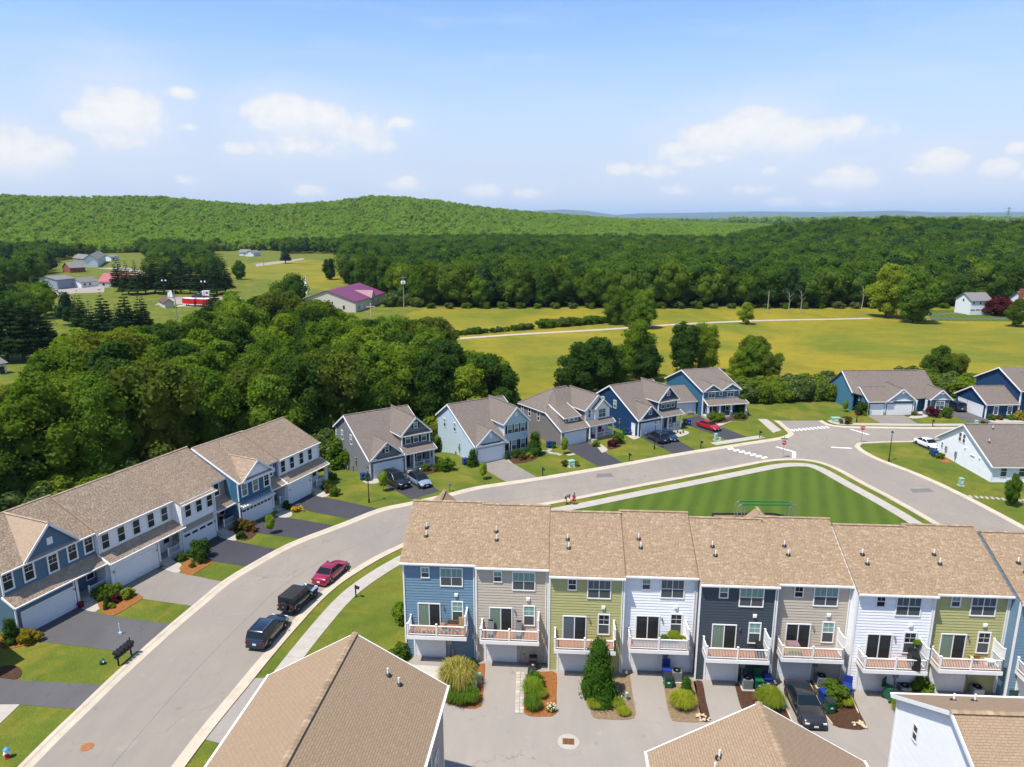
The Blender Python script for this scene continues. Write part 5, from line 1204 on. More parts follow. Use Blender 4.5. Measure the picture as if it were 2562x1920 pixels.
for x, y in ((3.6,6.6),(1.6,4.0)): vent_pipe(r, x, y, zf+(zr-zf)*(y+.45)/(yr+.45))
window(H, 7.0, 1.9, .2, 1.9, 2.1, slide=True, up=gl_dark, lo=gl_dark)
# ------------------------------------------------------------------ vehicles
def paint_m(name, c, rough=.25): return plain(name, c, rough, 0, var=.04, spec=.5, coat=.8)
P_BLACKBLUE = paint_m('deep_blue_black_car_paint', (.006,.014,.032)); P_BLACK = paint_m('black_car_paint', (.008,.009,.011)); P_CRIMSON = paint_m('crimson_car_paint', (.24,.006,.035))
P_RED = paint_m('red_car_paint', (.35,.01,.015)); P_SILVERBLUE = paint_m('silver_blue_car_paint', (.20,.25,.33)); P_DBLUE = paint_m('dark_blue_car_paint', (.008,.03,.085)); P_WHITE = paint_m('white_car_paint', (.75,.75,.75)); P_GREY = paint_m('graphite_car_paint', (.022,.022,.025))
soft_top = plain('black_soft_top', (.022,.02,.022), .9); lamp_red = plain('red_lamp_lens', (.16,.005,.008), .2); lamp_clear = plain('clear_lamp_lens', (.6,.62,.64), .12, var=.03); car_glass = plain('car_glass', (.008,.014,.02), .08, spec=.3); dark_trim = plain('dark_trim', (.02,.021,.023), .6)
plate_m = plain('number_plate', (.62,.63,.64), .5)
def loft(m, secs, cap=True):
    n = len(secs[0]); b = len(m.v)
    for s in secs: m.v += [tuple(p) for p in s]
    for i in range(len(secs)-1):
        for j in range(n): m.f.append((b+i*n+j, b+i*n+(j+1) % n, b+(i+1)*n+(j+1) % n, b+(i+1)*n+j))
    if cap: m.f.append(tuple(b+j for j in reversed(range(n)))); m.f.append(tuple(b+(len(secs)-1)*n+j for j in range(n)))
CAR = {  # L, W, roof z, wheel r, wheel x (rear, front), ground clearance, body stations (x, top z, half-width factor), cabin (rear bottom x, rear top x, front top x, front bottom x), belt z, tumblehome
 'suv': (4.75,1.9,1.80,.38,(-1.42,1.42),.26,[(-2.37,.62,.86),(-2.33,1.02,.95),(-2.0,1.10,1),(-.5,1.10,1),(.95,1.08,1),(1.5,1.06,.99),(2.1,.96,.94),(2.36,.72,.82)],(-2.3,-2.0,.15,1.0),1.08,.80),
 'bigsuv': (5.1,2.0,1.86,.40,(-1.5,1.55),.27,[(-2.55,.62,.88),(-2.5,1.08,.95),(-2.2,1.14,1),(-.5,1.14,1),(1.0,1.13,1),(1.6,1.12,.99),(2.3,1.05,.96),(2.54,.8,.86)],(-2.45,-2.2,.25,1.05),1.12,.82),
 'offroad': (4.5,1.85,1.84,.42,(-1.35,1.45),.42,[(-2.1,.62,.92),(-2.08,1.14,.93),(-1.8,1.14,.93),(0,1.14,.93),(.75,1.14,.9),(.9,1.13,.78),(1.9,1.10,.68),(2.02,.75,.66)],(-2.08,-2.0,.45,.78),1.13,.90),
 'sedan': (4.85,1.86,1.44,.34,(-1.42,1.42),.17,[(-2.42,.55,.82),(-2.36,.86,.9),(-1.95,.96,.96),(-1.2,.97,1),(0,.96,1),(1.0,.94,1),(1.8,.85,.96),(2.25,.72,.88),(2.42,.5,.78)],(-1.75,-.85,.3,1.15),.95,.76),
 'coupe': (4.95,1.92,1.42,.36,(-1.5,1.5),.15,[(-2.47,.55,.84),(-2.4,.92,.92),(-2.0,1.0,.98),(-1.2,1.0,1),(0,.97,1),(.9,.96,1),(1.8,.90,.97),(2.3,.78,.9),(2.47,.5,.82)],(-2.05,-.85,.15,.95),.97,.74),
 'hatch': (4.7,1.88,1.56,.36,(-1.4,1.5),.19,[(-2.33,.6,.85),(-2.28,.98,.93),(-1.9,1.03,1),(-.5,1.03,1),(1.0,1.0,1),(1.6,.94,.98),(2.1,.80,.92),(2.34,.55,.82)],(-2.15,-1.6,.2,1.35),1.02,.78)}
def rounded(w, zb, zt, crown=.03, k=.10):
    return [(-w*.9,zb),(-w*.985,zb+.1),(-w,(zb+zt)/2),(-w*.985,zt-k),(-w*.9,zt-.015),(-w*.4,zt+crown*.8),(0,zt+crown),(w*.4,zt+crown*.8),(w*.9,zt-.015),(w*.985,zt-k),(w,(zb+zt)/2),(w*.985,zb+.1),(w*.9,zb)]
def make_car(style, paint, label, roof=None, rails=False, name='parked_car', cat='car'):
    L, W, zr, wr, wx, gc, st, cab, belt, tum = CAR[style]; hw = W/2
    root = thing(name, label, cat); m = MB(); secs = []
    for x, zt, k in st: secs.append([(x, y, z) for y, z in rounded(hw*k, gc if abs(x) < L/2-.3 else gc+.12, zt)])
    loft(m, secs)
    b = m.obj('body', paint, root, smooth=True); es = b.modifiers.new('s', 'SUBSURF'); es.levels = 1; es.render_levels = 1
    rb, rt, ft, fb = cab; tw = hw*tum; bw = hw*.955
    q = lambda x0, x1, z0, z1, y0, y1: None
    # cabin shell in body colour, glass panels set 1 cm proud
    c = MB(); zb_ = belt-.06
    A = [(rb,-bw,zb_),(fb,-bw,zb_),(fb,bw,zb_),(rb,bw,zb_)]; B = [(rt,-tw,zr-.05),(ft,-tw,zr-.05),(ft,tw,zr-.05),(rt,tw,zr-.05)]; T = [(rt+.12,-tw*.86,zr),(ft-.12,-tw*.86,zr),(ft-.12,tw*.86,zr),(rt+.12,tw*.86,zr)]
    c.add(A+B+T, [(0,1,5,4),(1,2,6,5),(2,3,7,6),(3,0,4,7),(4,5,9,8),(5,6,10,9),(6,7,11,10),(7,4,8,11),(8,9,10,11)])
    co = c.obj('cabin', roof or paint, root, smooth=False); bv = co.modifiers.new('b', 'BEVEL'); bv.width = .1; bv.segments = 3; [setattr(p_, 'use_smooth', True) for p_ in co.data.polygons]
    def panel(nm, P, inset=.07, out=.014):
        P = [Vector(p) for p in P]; ce = sum(P, Vector())/4; n = (P[1]-P[0]).cross(P[3]-P[0]).normalized()
        if n.dot(ce-Vector((0,0,belt))) < 0: n = -n
        Q = [p.lerp(ce, inset)+n*out for p in P]; mm = MB().ext(Q, -n*.012); return mm.obj(nm, car_glass, root)
    def at_(P0, P1, f): return Vector(P0).lerp(Vector(P1), f)
    panel('windshield', [at_(A[1],B[1],.1),at_(A[2],B[2],.1),B[2],B[1]], .06); panel('rear_window', [at_(A[3],B[3],.18),at_(A[0],B[0],.18),B[0],B[3]], .1)
    for s in (0, 1):
        a0, a1, b0, b1 = (A[0],A[1],B[0],B[1]) if s == 0 else (A[3],A[2],B[3],B[2])
        cuts = (0, .48, 1) if style in ('sedan','coupe') else (0, .3, .62, 1)
        for f0, f1 in zip(cuts, cuts[1:]):
            P = [at_(a0,a1,f0*.96+.02),at_(a0,a1,f1*.96+.02),at_(b0,b1,f1),at_(b0,b1,f0)]; P = [P[0].lerp(P[3],.16),P[1].lerp(P[2],.16),P[2],P[3]]
            panel('side_window', P, .07)
    for x in wx:
        for s in (-1, 1):
            w_ = link('wheel', cached(('wheel', wr), lambda: MB().lathe((0,0,0), [(wr*.62,-.11),(wr*.95,-.11),(wr,-.07),(wr,.07),(wr*.95,.11),(wr*.62,.11)], 18).mesh('tyre')), tyre_m, root, (x, s*(hw-.07), wr), rot=(math.pi/2, 0, 0), smooth=False)
            def rim():
                mm = MB(); mm.lathe((0,0,0), [(wr*.62,-.09),(wr*.62,.09)], 16)
                for k in range(5): a = k*1.2566; mm.cbox((wr*.33*math.cos(a), wr*.33*math.sin(a), .0), (wr*.56, .07, .2), a)
                mm.lathe((0,0,0), [(.07,-.115),(.07,.115)], 8); return mm.mesh('rim')
            link('rim', cached(('rim', wr), rim), grey_metal if style == 'offroad' else chrome_m, w_)
            MB().cyl((x,s*(hw-.06),wr),(x,s*(hw+.006),wr),wr*1.14,wr*1.12,18).obj('wheel_arch', dark_trim if style in ('offroad','suv','bigsuv','hatch') else paint, root)
    xf, xr = L/2, -L/2; zh = st[-2][1]-.12; zt_ = st[1][1]-.16
    for s in (-1, 1):
        MB().cbox((xf-.13,s*hw*.66,zh-.08),(.2,.3,.10)).obj('headlight', lamp_clear, root); MB().cbox((xr+.10,s*hw*.76,zt_-.03),(.16,.28,.11 if style not in ('suv','bigsuv') else .2)).obj('taillight', lamp_red, root)
        MB().cbox((fb-.12,s*(hw+.1),belt+.05),(.12,.2,.14)).obj('mirror', paint, root)
    MB().cbox((xf-.06,0,zh-.12),(.14,hw*1.0,.22)).obj('grille', dark_trim, root); MB().cbox((xr+.02,0,zt_-.18),(.06,.34,.16)).obj('number_plate', plate_m, root); MB().cbox((xf+.01,0,gc+.24),(.05,.32,.13)).obj('number_plate', plate_m, root)
    MB().cbox((xr+.1,0,gc+.16),(.3,W*.86,.16)).obj('bumper', dark_trim if style != 'sedan' else paint, root); MB().cbox((xf-.12,0,gc+.14),(.3,W*.84,.16)).obj('bumper', dark_trim, root)
    for s in (-1, 1): MB().box(-L*.28,s*(hw+.005)-.01,gc+.02,L*.28,s*(hw+.005)+.01,gc+.12).obj('sill', dark_trim, root)
    if rails:
        for s in (-1, 1): MB().bar((rt+.15,s*tw*.86,zr+.05),(ft-.2,s*tw*.86,zr+.05),.05,.05).bar((rt+.2,s*tw*.86,zr-.02),(rt+.2,s*tw*.86,zr+.04),.05,.05).bar((ft-.25,s*tw*.86,zr-.02),(ft-.25,s*tw*.86,zr+.04),.05,.05).obj('roof_rail', chrome_m, root)
    if style == 'offroad':
        sp_ = link('spare_wheel', CACHE[('wheel', wr)], None, root, (xr-.02, .05, .98), rot=(0, math.pi/2, 0)); link('rim', CACHE[('rim', wr)], None, sp_)
        for s in (-1, 1): 
            MB().cbox((1.45,s*.78,.98),(1.0,.36,.1)).cbox((1.98,s*.78,.86),(.12,.36,.28)).cbox((.92,s*.78,.84),(.1,.36,.3)).obj('fender', P_SILVERBLUE, root); MB().cbox((-1.35,s*.86,.98),(.95,.2,.08)).cbox((-1.84,s*.86,.84),(.08,.2,.3)).obj('fender', P_SILVERBLUE, root)
    return root
def park(car, rear, front, side, W):
    """stand the car so that the wheels of one side touch two ground points"""
    r_, f_ = rear, front; h = (f_-r_).normalized(); left = Vector((-h.y, h.x, 0)); c = (r_+f_)/2+(left if side == 'R' else -left)*(W/2-.1)
    car.location = (c.x, c.y, .022); car.rotation_euler = (0, 0, math.atan2(h.y, h.x))
def zz(x0, y0, s): return lambda x, y: at(x0+s*x, y0+s*y)
za = zz(580,1380,320/1895.)
park(make_car('suv', P_BLACKBLUE, 'dark blue SUV with silver roof rails, nearest of the three cars parked at the kerb', rails=True), za(565,1400), za(772,1160), 'R', 1.9)
park(make_car('offroad', P_BLACK, 'black boxy off-roader with soft top and spare wheel, between the SUV and the crimson car', roof=soft_top), za(985,905), za(1212,708), 'R', 1.85)
park(make_car('sedan', P_CRIMSON, 'crimson sedan, farthest of the three cars parked at the kerb'), za(1480,468), za(1672,300), 'R', 1.86)
zb = zz(800,1100,300/2212.)
park(make_car('bigsuv', P_BLACK, 'black SUV with chrome nose in front of the grey house garage', rails=True), zb(1195,800), zb(1425,920), 'R', 2.0)
park(make_car('hatch', P_SILVERBLUE, 'silver blue crossover beside the black SUV', roof=P_BLACK), zb(1640,775), zb(1850,910), 'R', 1.88)
zc_ = zz(1600,1000,300/2212.)
park(make_car('suv', P_BLACKBLUE, 'dark SUV with its tail to the street at the navy house', rails=True), zc_(340,815), zc_(150,722), 'L', 1.9)
park(make_car('sedan', P_DBLUE, 'dark blue sedan beside the dark SUV at the navy house'), zc_(335,665), zc_(545,785), 'R', 1.86)
park(make_car('sedan', P_RED, 'bright red sedan on the driveway of the twin gabled blue house'), zc_(1110,512), zc_(1310,582), 'R', 1.86)
zd = zz(2230,1050,332/2202.)
park(make_car('sedan', P_WHITE, 'white sedan beside the white ranch house'), zd(450,428), zd(592,488), 'R', 1.86)
ze_ = zz(2300,900,262/2172.)
park(make_car('bigsuv', P_BLACKBLUE, 'dark SUV on the long driveway of the right hand navy house'), ze_(700,1062), ze_(565,1000), 'L', 2.0)
zf_ = zz(1500,1200,.42224)
park(make_car('coupe', P_GREY, 'dark grey sports car facing the camera on a townhouse driveway'), zf_(1112,1290), zf_(1182,1432), 'R', 1.92)
# ------------------------------------------------------------------ bins, air conditioners, utility boxes
def make_bin(mat, label, p, rz=0, open_=False, group='wheeled bins', h=1.02):
    t_ = thing('wheeled_bin', label, 'bin', (p.x, p.y, gh(p.x, p.y)+.02), rz, group); m = MB(); m.cbox((0,0,.1+(h-.1)/2),(.56,.62,h-.1),0,1.16); m.bar((-.3,-.37,h-.06),(.3,-.37,h-.06),.05,.06)
    m.obj('body', mat, t_); l_ = MB()
    if open_: l_.cbox((0,.48,h+.2),(.64,.06,.74)); l_.obj('lid', mat, t_)
    else: l_.cbox((0,-.01,h+.03),(.68,.76,.07),0,.92); l_.obj('lid', bin_lid if mat is bin_green else mat, t_)
    for s in (-1, 1): MB().cyl((s*.22,.3,.12),(s*.32,.3,.12),.12,n=10).obj('wheel', tyre_m, t_)
    MB().cyl((-.3,.4,h),(.3,.4,h),.025,n=6).obj('handle', dark_trim, t_)
    MB().cbox((0,-.345,.55),(.2,.02,.12)).obj('sticker', plate_m, t_)
    return t_
def make_ac(p, rz, label):
    t_ = thing('air_conditioner', label, 'air conditioner', (p.x, p.y, .03), rz, 'air conditioners behind the townhouses'); MB().box(-.5,-.5,0,.5,.5,.08).obj('pad', concrete, t_)
    m = MB(); m.cbox((0,0,.5),(.76,.76,.82)); m.obj('cabinet', ac_m, t_)
    m = MB()
    for k in range(9):
        z = .18+k*.08
        for a in range(4): c_, s_ = math.cos(a*math.pi/2), math.sin(a*math.pi/2); m.cbox((c_*.385, s_*.385, z), (.02, .7, .03) , a*math.pi/2)
    m.obj('louvres', grey_metal, t_); m = MB()
    for k in range(4): m.lathe((0,0,.91), [(.08+k*.085,0),(.08+k*.085,.02),(.055+k*.085,.02),(.055+k*.085,0)], 16)
    m.obj('fan_guard', dark_trim, t_); MB().lathe((0,0,.92),[(.09,0),(.09,.03)],10).obj('motor', grey_metal, t_)
    return t_
make_bin(bin_green, 'green bin beside the beige townhouse driveway, black lid', zat(6,878,1195), TH, group='bins behind the townhouses'); 
make_bin(bin_lid, 'black bin against the wall of the beige townhouse with loungers', zat(6,885,1120), TH, group='bins behind the townhouses')
make_bin(bin_blue, 'blue bin with raised lid beside the white lattice deck townhouse driveway', zat(7,395,1185), TH, True, 'bins behind the townhouses'); make_bin(bin_green, 'green bin in front of the blue one by the white lattice deck townhouse', zat(7,405,1228), TH, group='bins behind the townhouses')
make_ac(zat(7,455,1190), TH, 'grey air conditioner under the lattice railing deck'); make_ac(zat(7,872,1235), TH, 'grey air conditioner beside the charcoal townhouse bins'); make_ac(zat(7,1310,1222), TH, 'grey air conditioner beside the dark sports car'); make_ac(zat(8,598,1245), TH, 'grey air conditioner behind the tipped green bins'); make_ac(zat(8,1015,1252), TH, 'grey air conditioner under the deck with a yellow chair')
make_bin(bin_green, 'green bin beside the air conditioner of the charcoal townhouse', zat(7,940,1245), TH, True, 'bins behind the townhouses'); make_bin(bin_blue, 'blue bin under the charcoal townhouse deck corner', zat(7,990,1232), TH, group='bins behind the townhouses')
make_bin(bin_blue, 'blue bin beside the sports car windshield', zat(8,140,1285), R(10), group='bins behind the townhouses'); make_bin(bin_green, 'green bin beside the sports car bonnet', zat(8,170,1340), R(6), group='bins behind the townhouses'); make_bin(bin_blue, 'blue bin leaning by the white townhouse corner', zat(8,272,1252), R(-25), True, 'bins behind the townhouses')
make_bin(bin_green, 'green bin with open lid left of the grilled deck driveway', zat(8,512,1262), R(35), True, 'bins behind the townhouses'); make_bin(bin_green, 'green bin lying nearest the white gable house', zat(8,552,1295), R(35), group='bins behind the townhouses'); make_bin(bin_green, 'green bin at the right end blue townhouse', zat(8,1212,1272), TH, group='bins behind the townhouses')
sb = 'bins beside the detached houses'
make_bin(bin_blue, 'blue bin beside the grey house garage', zat(3,660,1112), R(35), group=sb); make_bin(bin_green, 'green bin beside the grey house garage', zat(3,692,1118), R(35), group=sb); make_bin(bin_blue, 'blue bin beside the pale blue house garage', zat(3,1465,990), R(33), group=sb); make_bin(bin_green, 'green bin beside the pale blue house garage', zat(3,1496,992), R(33), group=sb)
make_bin(bin_blue, 'blue bin at the side wall of the taupe house', zat(4,390,855), R(33), group=sb); make_bin(bin_green, 'green bin at the side wall of the taupe house', zat(4,424,858), R(33), group=sb); make_bin(bin_green, 'green bin at the side door of the navy house', zat(4,990,752), R(30), group=sb); make_bin(bin_blue, 'blue bin at the side door of the navy house', zat(4,1018,752), R(30), group=sb)
make_bin(bin_blue, 'blue bin on the driveway by the twin gabled house garage', zat(4,1492,678), R(15), group=sb); make_bin(bin_green, 'green bin on the driveway by the twin gabled house garage', zat(4,1468,672), R(15), group=sb); make_bin(bin_blue, 'blue bin at the corner of the white ranch house', zat(5,1472,884), 0, group=sb); make_bin(bin_green, 'green bin behind the blue one by the white ranch house', zat(5,1452,868), 0, group=sb)
t_ = make_ac(zat(3,392,1075), R(35), 'grey air conditioner at the back corner of the grey house'); t_['group'] = ''; del t_['group']; t_.location.z = gh(t_.location.x, t_.location.y)
def util_box(p, w, d, h, label, mat=None, name='utility_box', rz=0, round_=False):
    t_ = thing(name, label, 'utility box', (p.x, p.y, gh(p.x, p.y)), rz, 'green utility boxes'); m = MB()
    if round_: m.lathe((0,0,0), [(w/2,0),(w/2,h*.86),(w/2*1.08,h*.86),(w/2*1.08,h*.95),(w/3,h)], 12)
    else: m.cbox((0,0,h/2), (w,d,h), 0, .96); m.cbox((0,0,h+.03), (w*1.06,d*1.06,.06), 0, .9)
    m.obj('cabinet', mat or util_green, t_, smooth=False)
    if not round_: MB().cbox((0,0,.03),(w+.25,d+.25,.06)).obj('pad', concrete, t_); MB().cbox((0,-d/2-.012,h*.5),(w*.5,.02,h*.4)).obj('panel', plate_m, t_)
    else: MB().cbox((0,-w/2-.005,h*.45),(.09,.02,.14)).obj('panel', dkgreen, t_)
    return t_
util_box(zat(6,532,1258), .5, .45, 1.0, 'ribbed pale green utility cabinet beside the fountain grass', rz=TH); util_box(zat(6,548,1190), .75, .6, .5, 'low pale green transformer box behind the fountain grass', rz=TH)
util_box(zat(6,1440,1310), .26, .26, .75, 'round pale green utility post right of the evergreen', round_=True); util_box(zat(7,1088,1360), .26, .26, .75, 'round pale green utility post left of the sports car', round_=True)
util_box(zat(4,568,1003), .9, .8, .95, 'pale green transformer on the lawn of the taupe house', rz=R(25)); util_box(zat(4,586,1008), .3, .3, .6, 'small green pedestal beside the taupe house transformer')
util_box(zat(4,1708,795), .5, .5, 1.1, 'tall pale green box by the navy house driveway', rz=R(30)); util_box(zat(4,1738,800), .4, .4, .55, 'small pale box beside the tall green one near the crossing')
util_box(zat(5,725,618), 1.5, 1.0, .75, 'long low green transformer on the corner lawn'); util_box(zat(5,782,635), .45, .45, 1.0, 'upright green box near the corner lamp post'); util_box(zat(5,1783,655), .5, .5, 1.1, 'green box beside the dark driveway on the right'); util_box(zat(5,1810,655), .4, .4, .5, 'small pale box next to the driveway on the right')
util_box(zat(5,1668,1100), .55, .55, 1.05, 'pale green box on the grassy bank of the white ranch house')
def green_vent(p, label):
    t_ = thing('valve_cover', label, 'utility cap', (p.x, p.y, 0)); MB().lathe((0,0,0), [(.2,0),(.22,.25),(.17,.42),(.08,.5)], 12).obj('cap', dkgreen, t_, smooth=True); MB().cbox((.16,-.1,.28),(.14,.12,.12)).obj('tag', plate_m, t_)
green_vent(zat(1,552,1102), 'dark green utility cap on the near lawn left of the mailboxes'); green_vent(zat(6,1394,1300), 'dark green utility cap at the foot of the evergreen')
# fire hydrant, bollard stand, mailboxes
g = zat(1,42,1608); h_ = thing('fire_hydrant', 'red fire hydrant with white collar and blue cap at the bottom left', 'hydrant', (g.x, g.y, 0)); MB().lathe((0,0,0), [(.2,0),(.2,.05),(.15,.06),(.14,.45)], 12).obj('barrel', red_m, h_); MB().lathe((0,0,.45), [(.19,0),(.19,.08),(.15,.1),(.15,.22)], 12).obj('collar', white, h_); MB().lathe((0,0,.67), [(.22,0),(.2,.06),(.12,.14),(.05,.2)], 12).obj('cap', plain('hydrant_blue', (.08,.28,.5), .5), h_)
for a in (0, 2.1, 4.2): MB().cyl((.1*math.cos(a),.1*math.sin(a),.4),(.24*math.cos(a),.24*math.sin(a),.4),.07,n=8).obj('nozzle', white, h_)
g = zat(1,650,940); h_ = thing('basketball_stand', 'white pole leaning on a small base on the near driveway', 'stand', (g.x, g.y, .02)); MB().cyl((0,0,.05),(-.05,0,1.05),.035,n=8).obj('pole', white, h_); MB().cbox((0,0,.08),(.3,.22,.16)).obj('base', plain('light_blue_plastic', (.35,.5,.6), .5), h_)
mb_box = lambda: MB().ext([(-.11,-.24,0),(.11,-.24,0),(.11,-.24,.16),(.07,-.24,.22),(-.07,-.24,.22),(-.11,-.24,.16)], (0,.48,0)).mesh('box')
g0, g1 = zat(1,640,1112), zat(1,708,1055); dv = (g1-g0); ang = math.atan2(dv.y, dv.x)
c_ = thing('mailbox_cluster', 'row of black mailboxes on a twin post frame beside the near driveway', 'mailboxes', (g0.x, g0.y, 0), ang); Lm = dv.length
for x in (0, Lm): MB().box(x-.05,-.05,0,x+.05,.05,1.25).obj('post', black_m, c_)
MB().box(-.2,-.06,1.0,Lm+.2,.06,1.1).box(-.2,-.06,.72,Lm+.2,.06,.8).box(Lm-.02,-.03,1.2,Lm+.06,.03,1.75).obj('rail', black_m, c_)
for k in range(5):
    for side in (-1,): b_ = link('mailbox', cached('mbx', mb_box), black_m, c_, (-.05+k*(Lm+.1)/4, 0, 1.1), 0, scale=(1.25,1.25,1.3)); MB().cbox((.13,-.1,.12),(.02,.14,.05)).obj('flag', red_m, b_)
    MB().cbox((-.05+k*(Lm+.1)/4,0,.88),(.3,.4,.16)).obj('paper_tube', black_m, c_)
def mailbox(p, label, rz, mat=None):
    t_ = thing('mailbox', label, 'mailbox', (p.x, p.y, gh(p.x, p.y)), rz, 'single mailboxes along the kerb'); MB().box(-.05,-.05,0,.05,.05,1.35).cbox((0,-.18,1.0),(.07,.5,.06)).obj('post', mat or black_m, t_); link('box', CACHE['mbx'] if mat is None else cached('mbx2', mb_box), mat or black_m, t_, (0,-.2,1.05))
MBB = plain('blue_mailbox', (.05,.14,.28), .5)
mailbox(zat(3,1343,1200), 'small blue mailbox at the grey house kerb', R(20), MBB); mailbox(zat(3,2078,1080), 'black mailbox beside the pale driveway', R(25)); mailbox(zat(4,340,1078), 'black mailbox at the taupe house lawn corner', R(25)); mailbox(zat(4,1024,960), 'black mailbox between the taupe and navy houses', R(25)); mailbox(zat(4,1590,860), 'black mailbox beside the navy house driveway', R(25)); mailbox(zat(5,152,742), 'dark mailbox on the sidewalk near the crossing corner', R(25)); mailbox(zat(5,1455,655), 'dark mailbox across from the white ranch house', 0)
g = za(1840,680); mailbox(g, 'black mailbox post beside the pale sidewalk left of the townhouses', R(60))
def lamp_post(p, h, label):
    t_ = thing('street_lamp', label, 'street lamp', (p.x, p.y, gh(p.x, p.y)), 0, 'black lantern street lamps'); MB().lathe((0,0,0), [(.12,0),(.12,.5),(.07,.6),(.05,h-.6),(.08,h-.58),(.08,h-.5)], 10).obj('pole', black_m, t_)
    MB().lathe((0,0,h-.5), [(.10,0),(.19,.36)], 6).obj('lantern_glass', lamp_clear, t_); MB().lathe((0,0,h-.14), [(.25,0),(.12,.14),(.03,.26)], 6).obj('lantern_roof', black_m, t_)
lamp_post(zat(3,706,1290), 5.0, 'black street lamp on the lawn in front of the grey house'); lamp_post(zat(4,1224,866), 4.6, 'black street lamp beside the navy house driveway'); lamp_post(zat(5,883,622), 4.6, 'black street lamp on the corner lawn by the teal house'); lamp_post(zat(5,1126,920), 4.9, 'black street lamp on the bank by the white ranch house')
# stop signs and street names
def text_mesh(body, size, depth=.004):
    c = bpy.data.curves.new('lettering', 'FONT'); c.body = body; c.size = size; c.extrude = depth; c.align_x = 'CENTER'; c.align_y = 'CENTER'
    o = bpy.data.objects.new('lettering', c); me = bpy.data.meshes.new_from_object(o); bpy.data.objects.remove(o); return me
sign_red = plain('sign_red', (.42,.012,.03), .45); sign_green = plain('sign_green', (.01,.20,.12), .45)
def stop_sign(p, label, rz, blades=False):
    t_ = thing('stop_sign', label, 'stop sign', (p.x, p.y, .05), rz); H_ = 2.6 if not blades else 2.5; MB().cyl((0,0,0),(0,0,H_+(.95 if blades else .3)),.035,n=8).obj('pole', grey_metal, t_)
    oc = lambda r, d: [(r*math.cos(math.pi/8+k*math.pi/4), d, H_+r*math.sin(math.pi/8+k*math.pi/4)) for k in range(8)]
    pl = MB().ext(oc(.46,-.05), (0,.015,0)).obj('border_plate', white, t_); MB().ext(oc(.425,-.058), (0,.006,0)).obj('plate', sign_red, pl)
    link('lettering', cached('stoptxt', lambda: text_mesh('STOP', .36)), white, pl, (0,-.062,H_), rot=(math.pi/2,0,0), scale=(.85,1,1))
    if blades:
        for k, a in ((0, R(8)), (1, R(98))):
            MB().cbox((0,0,0),(.95,.02,.22)).obj('name_blade', sign_green, t_, (0,0,H_+.62+k*.25), a)
stop_sign(zat(5,327,892), 'stop sign with green street name blades at the triangle corner', R(-25), True); stop_sign(zat(5,918,778), 'stop sign on the far corner, left of the white ranch house', R(-20))
# ------------------------------------------------------------------ people and dog on the sidewalk
skin_m = plain('skin', (.42,.24,.16), .6, var=.05); cloth_red = plain('red_dress', (.36,.012,.03), .8); cloth_grey = plain('grey_jacket', (.10,.105,.12), .85); cloth_dk = plain('dark_trousers', (.03,.022,.016), .85); hair_m = plain('dark_hair', (.018,.01,.007), .6); fur_m = plain('tan_dog_fur', (.38,.26,.11), .95)
def skin_body(name, pts, edges, mat, parent, lv=1):
    me = bpy.data.meshes.new(name); me.from_pydata([p[:3] for p in pts], edges, []); o = link(name, me, mat, parent); sk = o.modifiers.new('skin', 'SKIN'); sk.use_smooth_shade = True
    sv = me.skin_vertices[0].data if me.skin_vertices else None
    if sv is None:
        o.modifiers.remove(sk); bmx = __import__('bmesh').new(); bmx.from_mesh(me); bmx.verts.layers.skin.verify(); bmx.to_mesh(me); bmx.free(); sv = me.skin_vertices[0].data; sk = o.modifiers.new('skin', 'SKIN'); sk.use_smooth_shade = True
    for i, p in enumerate(pts): sv[i].radius = (p[3], p[3] if len(p) < 5 else p[4])
    sv[0].use_root = True
    ss_ = o.modifiers.new('sub', 'SUBSURF'); ss_.levels = lv; ss_.render_levels = lv; return o
def hand(parent, p, d, s=1.0):
    """palm with four fingers and a thumb, slightly curled"""
    d = Vector(d).normalized(); a = d.cross(Vector((0,1,0)) if abs(d.y) < .8 else Vector((1,0,0))).normalized(); n = a.cross(d); P = Vector(p); m = MB()
    m.bar(P, P+d*.09*s, .08*s, .03*s, up=n)
    for k, l in enumerate((.062,.075,.07,.055)):
        b = P+d*.088*s+a*(k-1.5)*.02*s; m.cyl(b, b+d*l*.55*s, .0095*s, .009*s, 6); m.cyl(b+d*l*.55*s, b+d*l*s+n*.02*s, .009*s, .007*s, 6)
    m.cyl(P+d*.025*s+a*.04*s, P+d*.06*s+a*.075*s, .012*s, .009*s, 6); m.obj('hand', skin_m, parent)
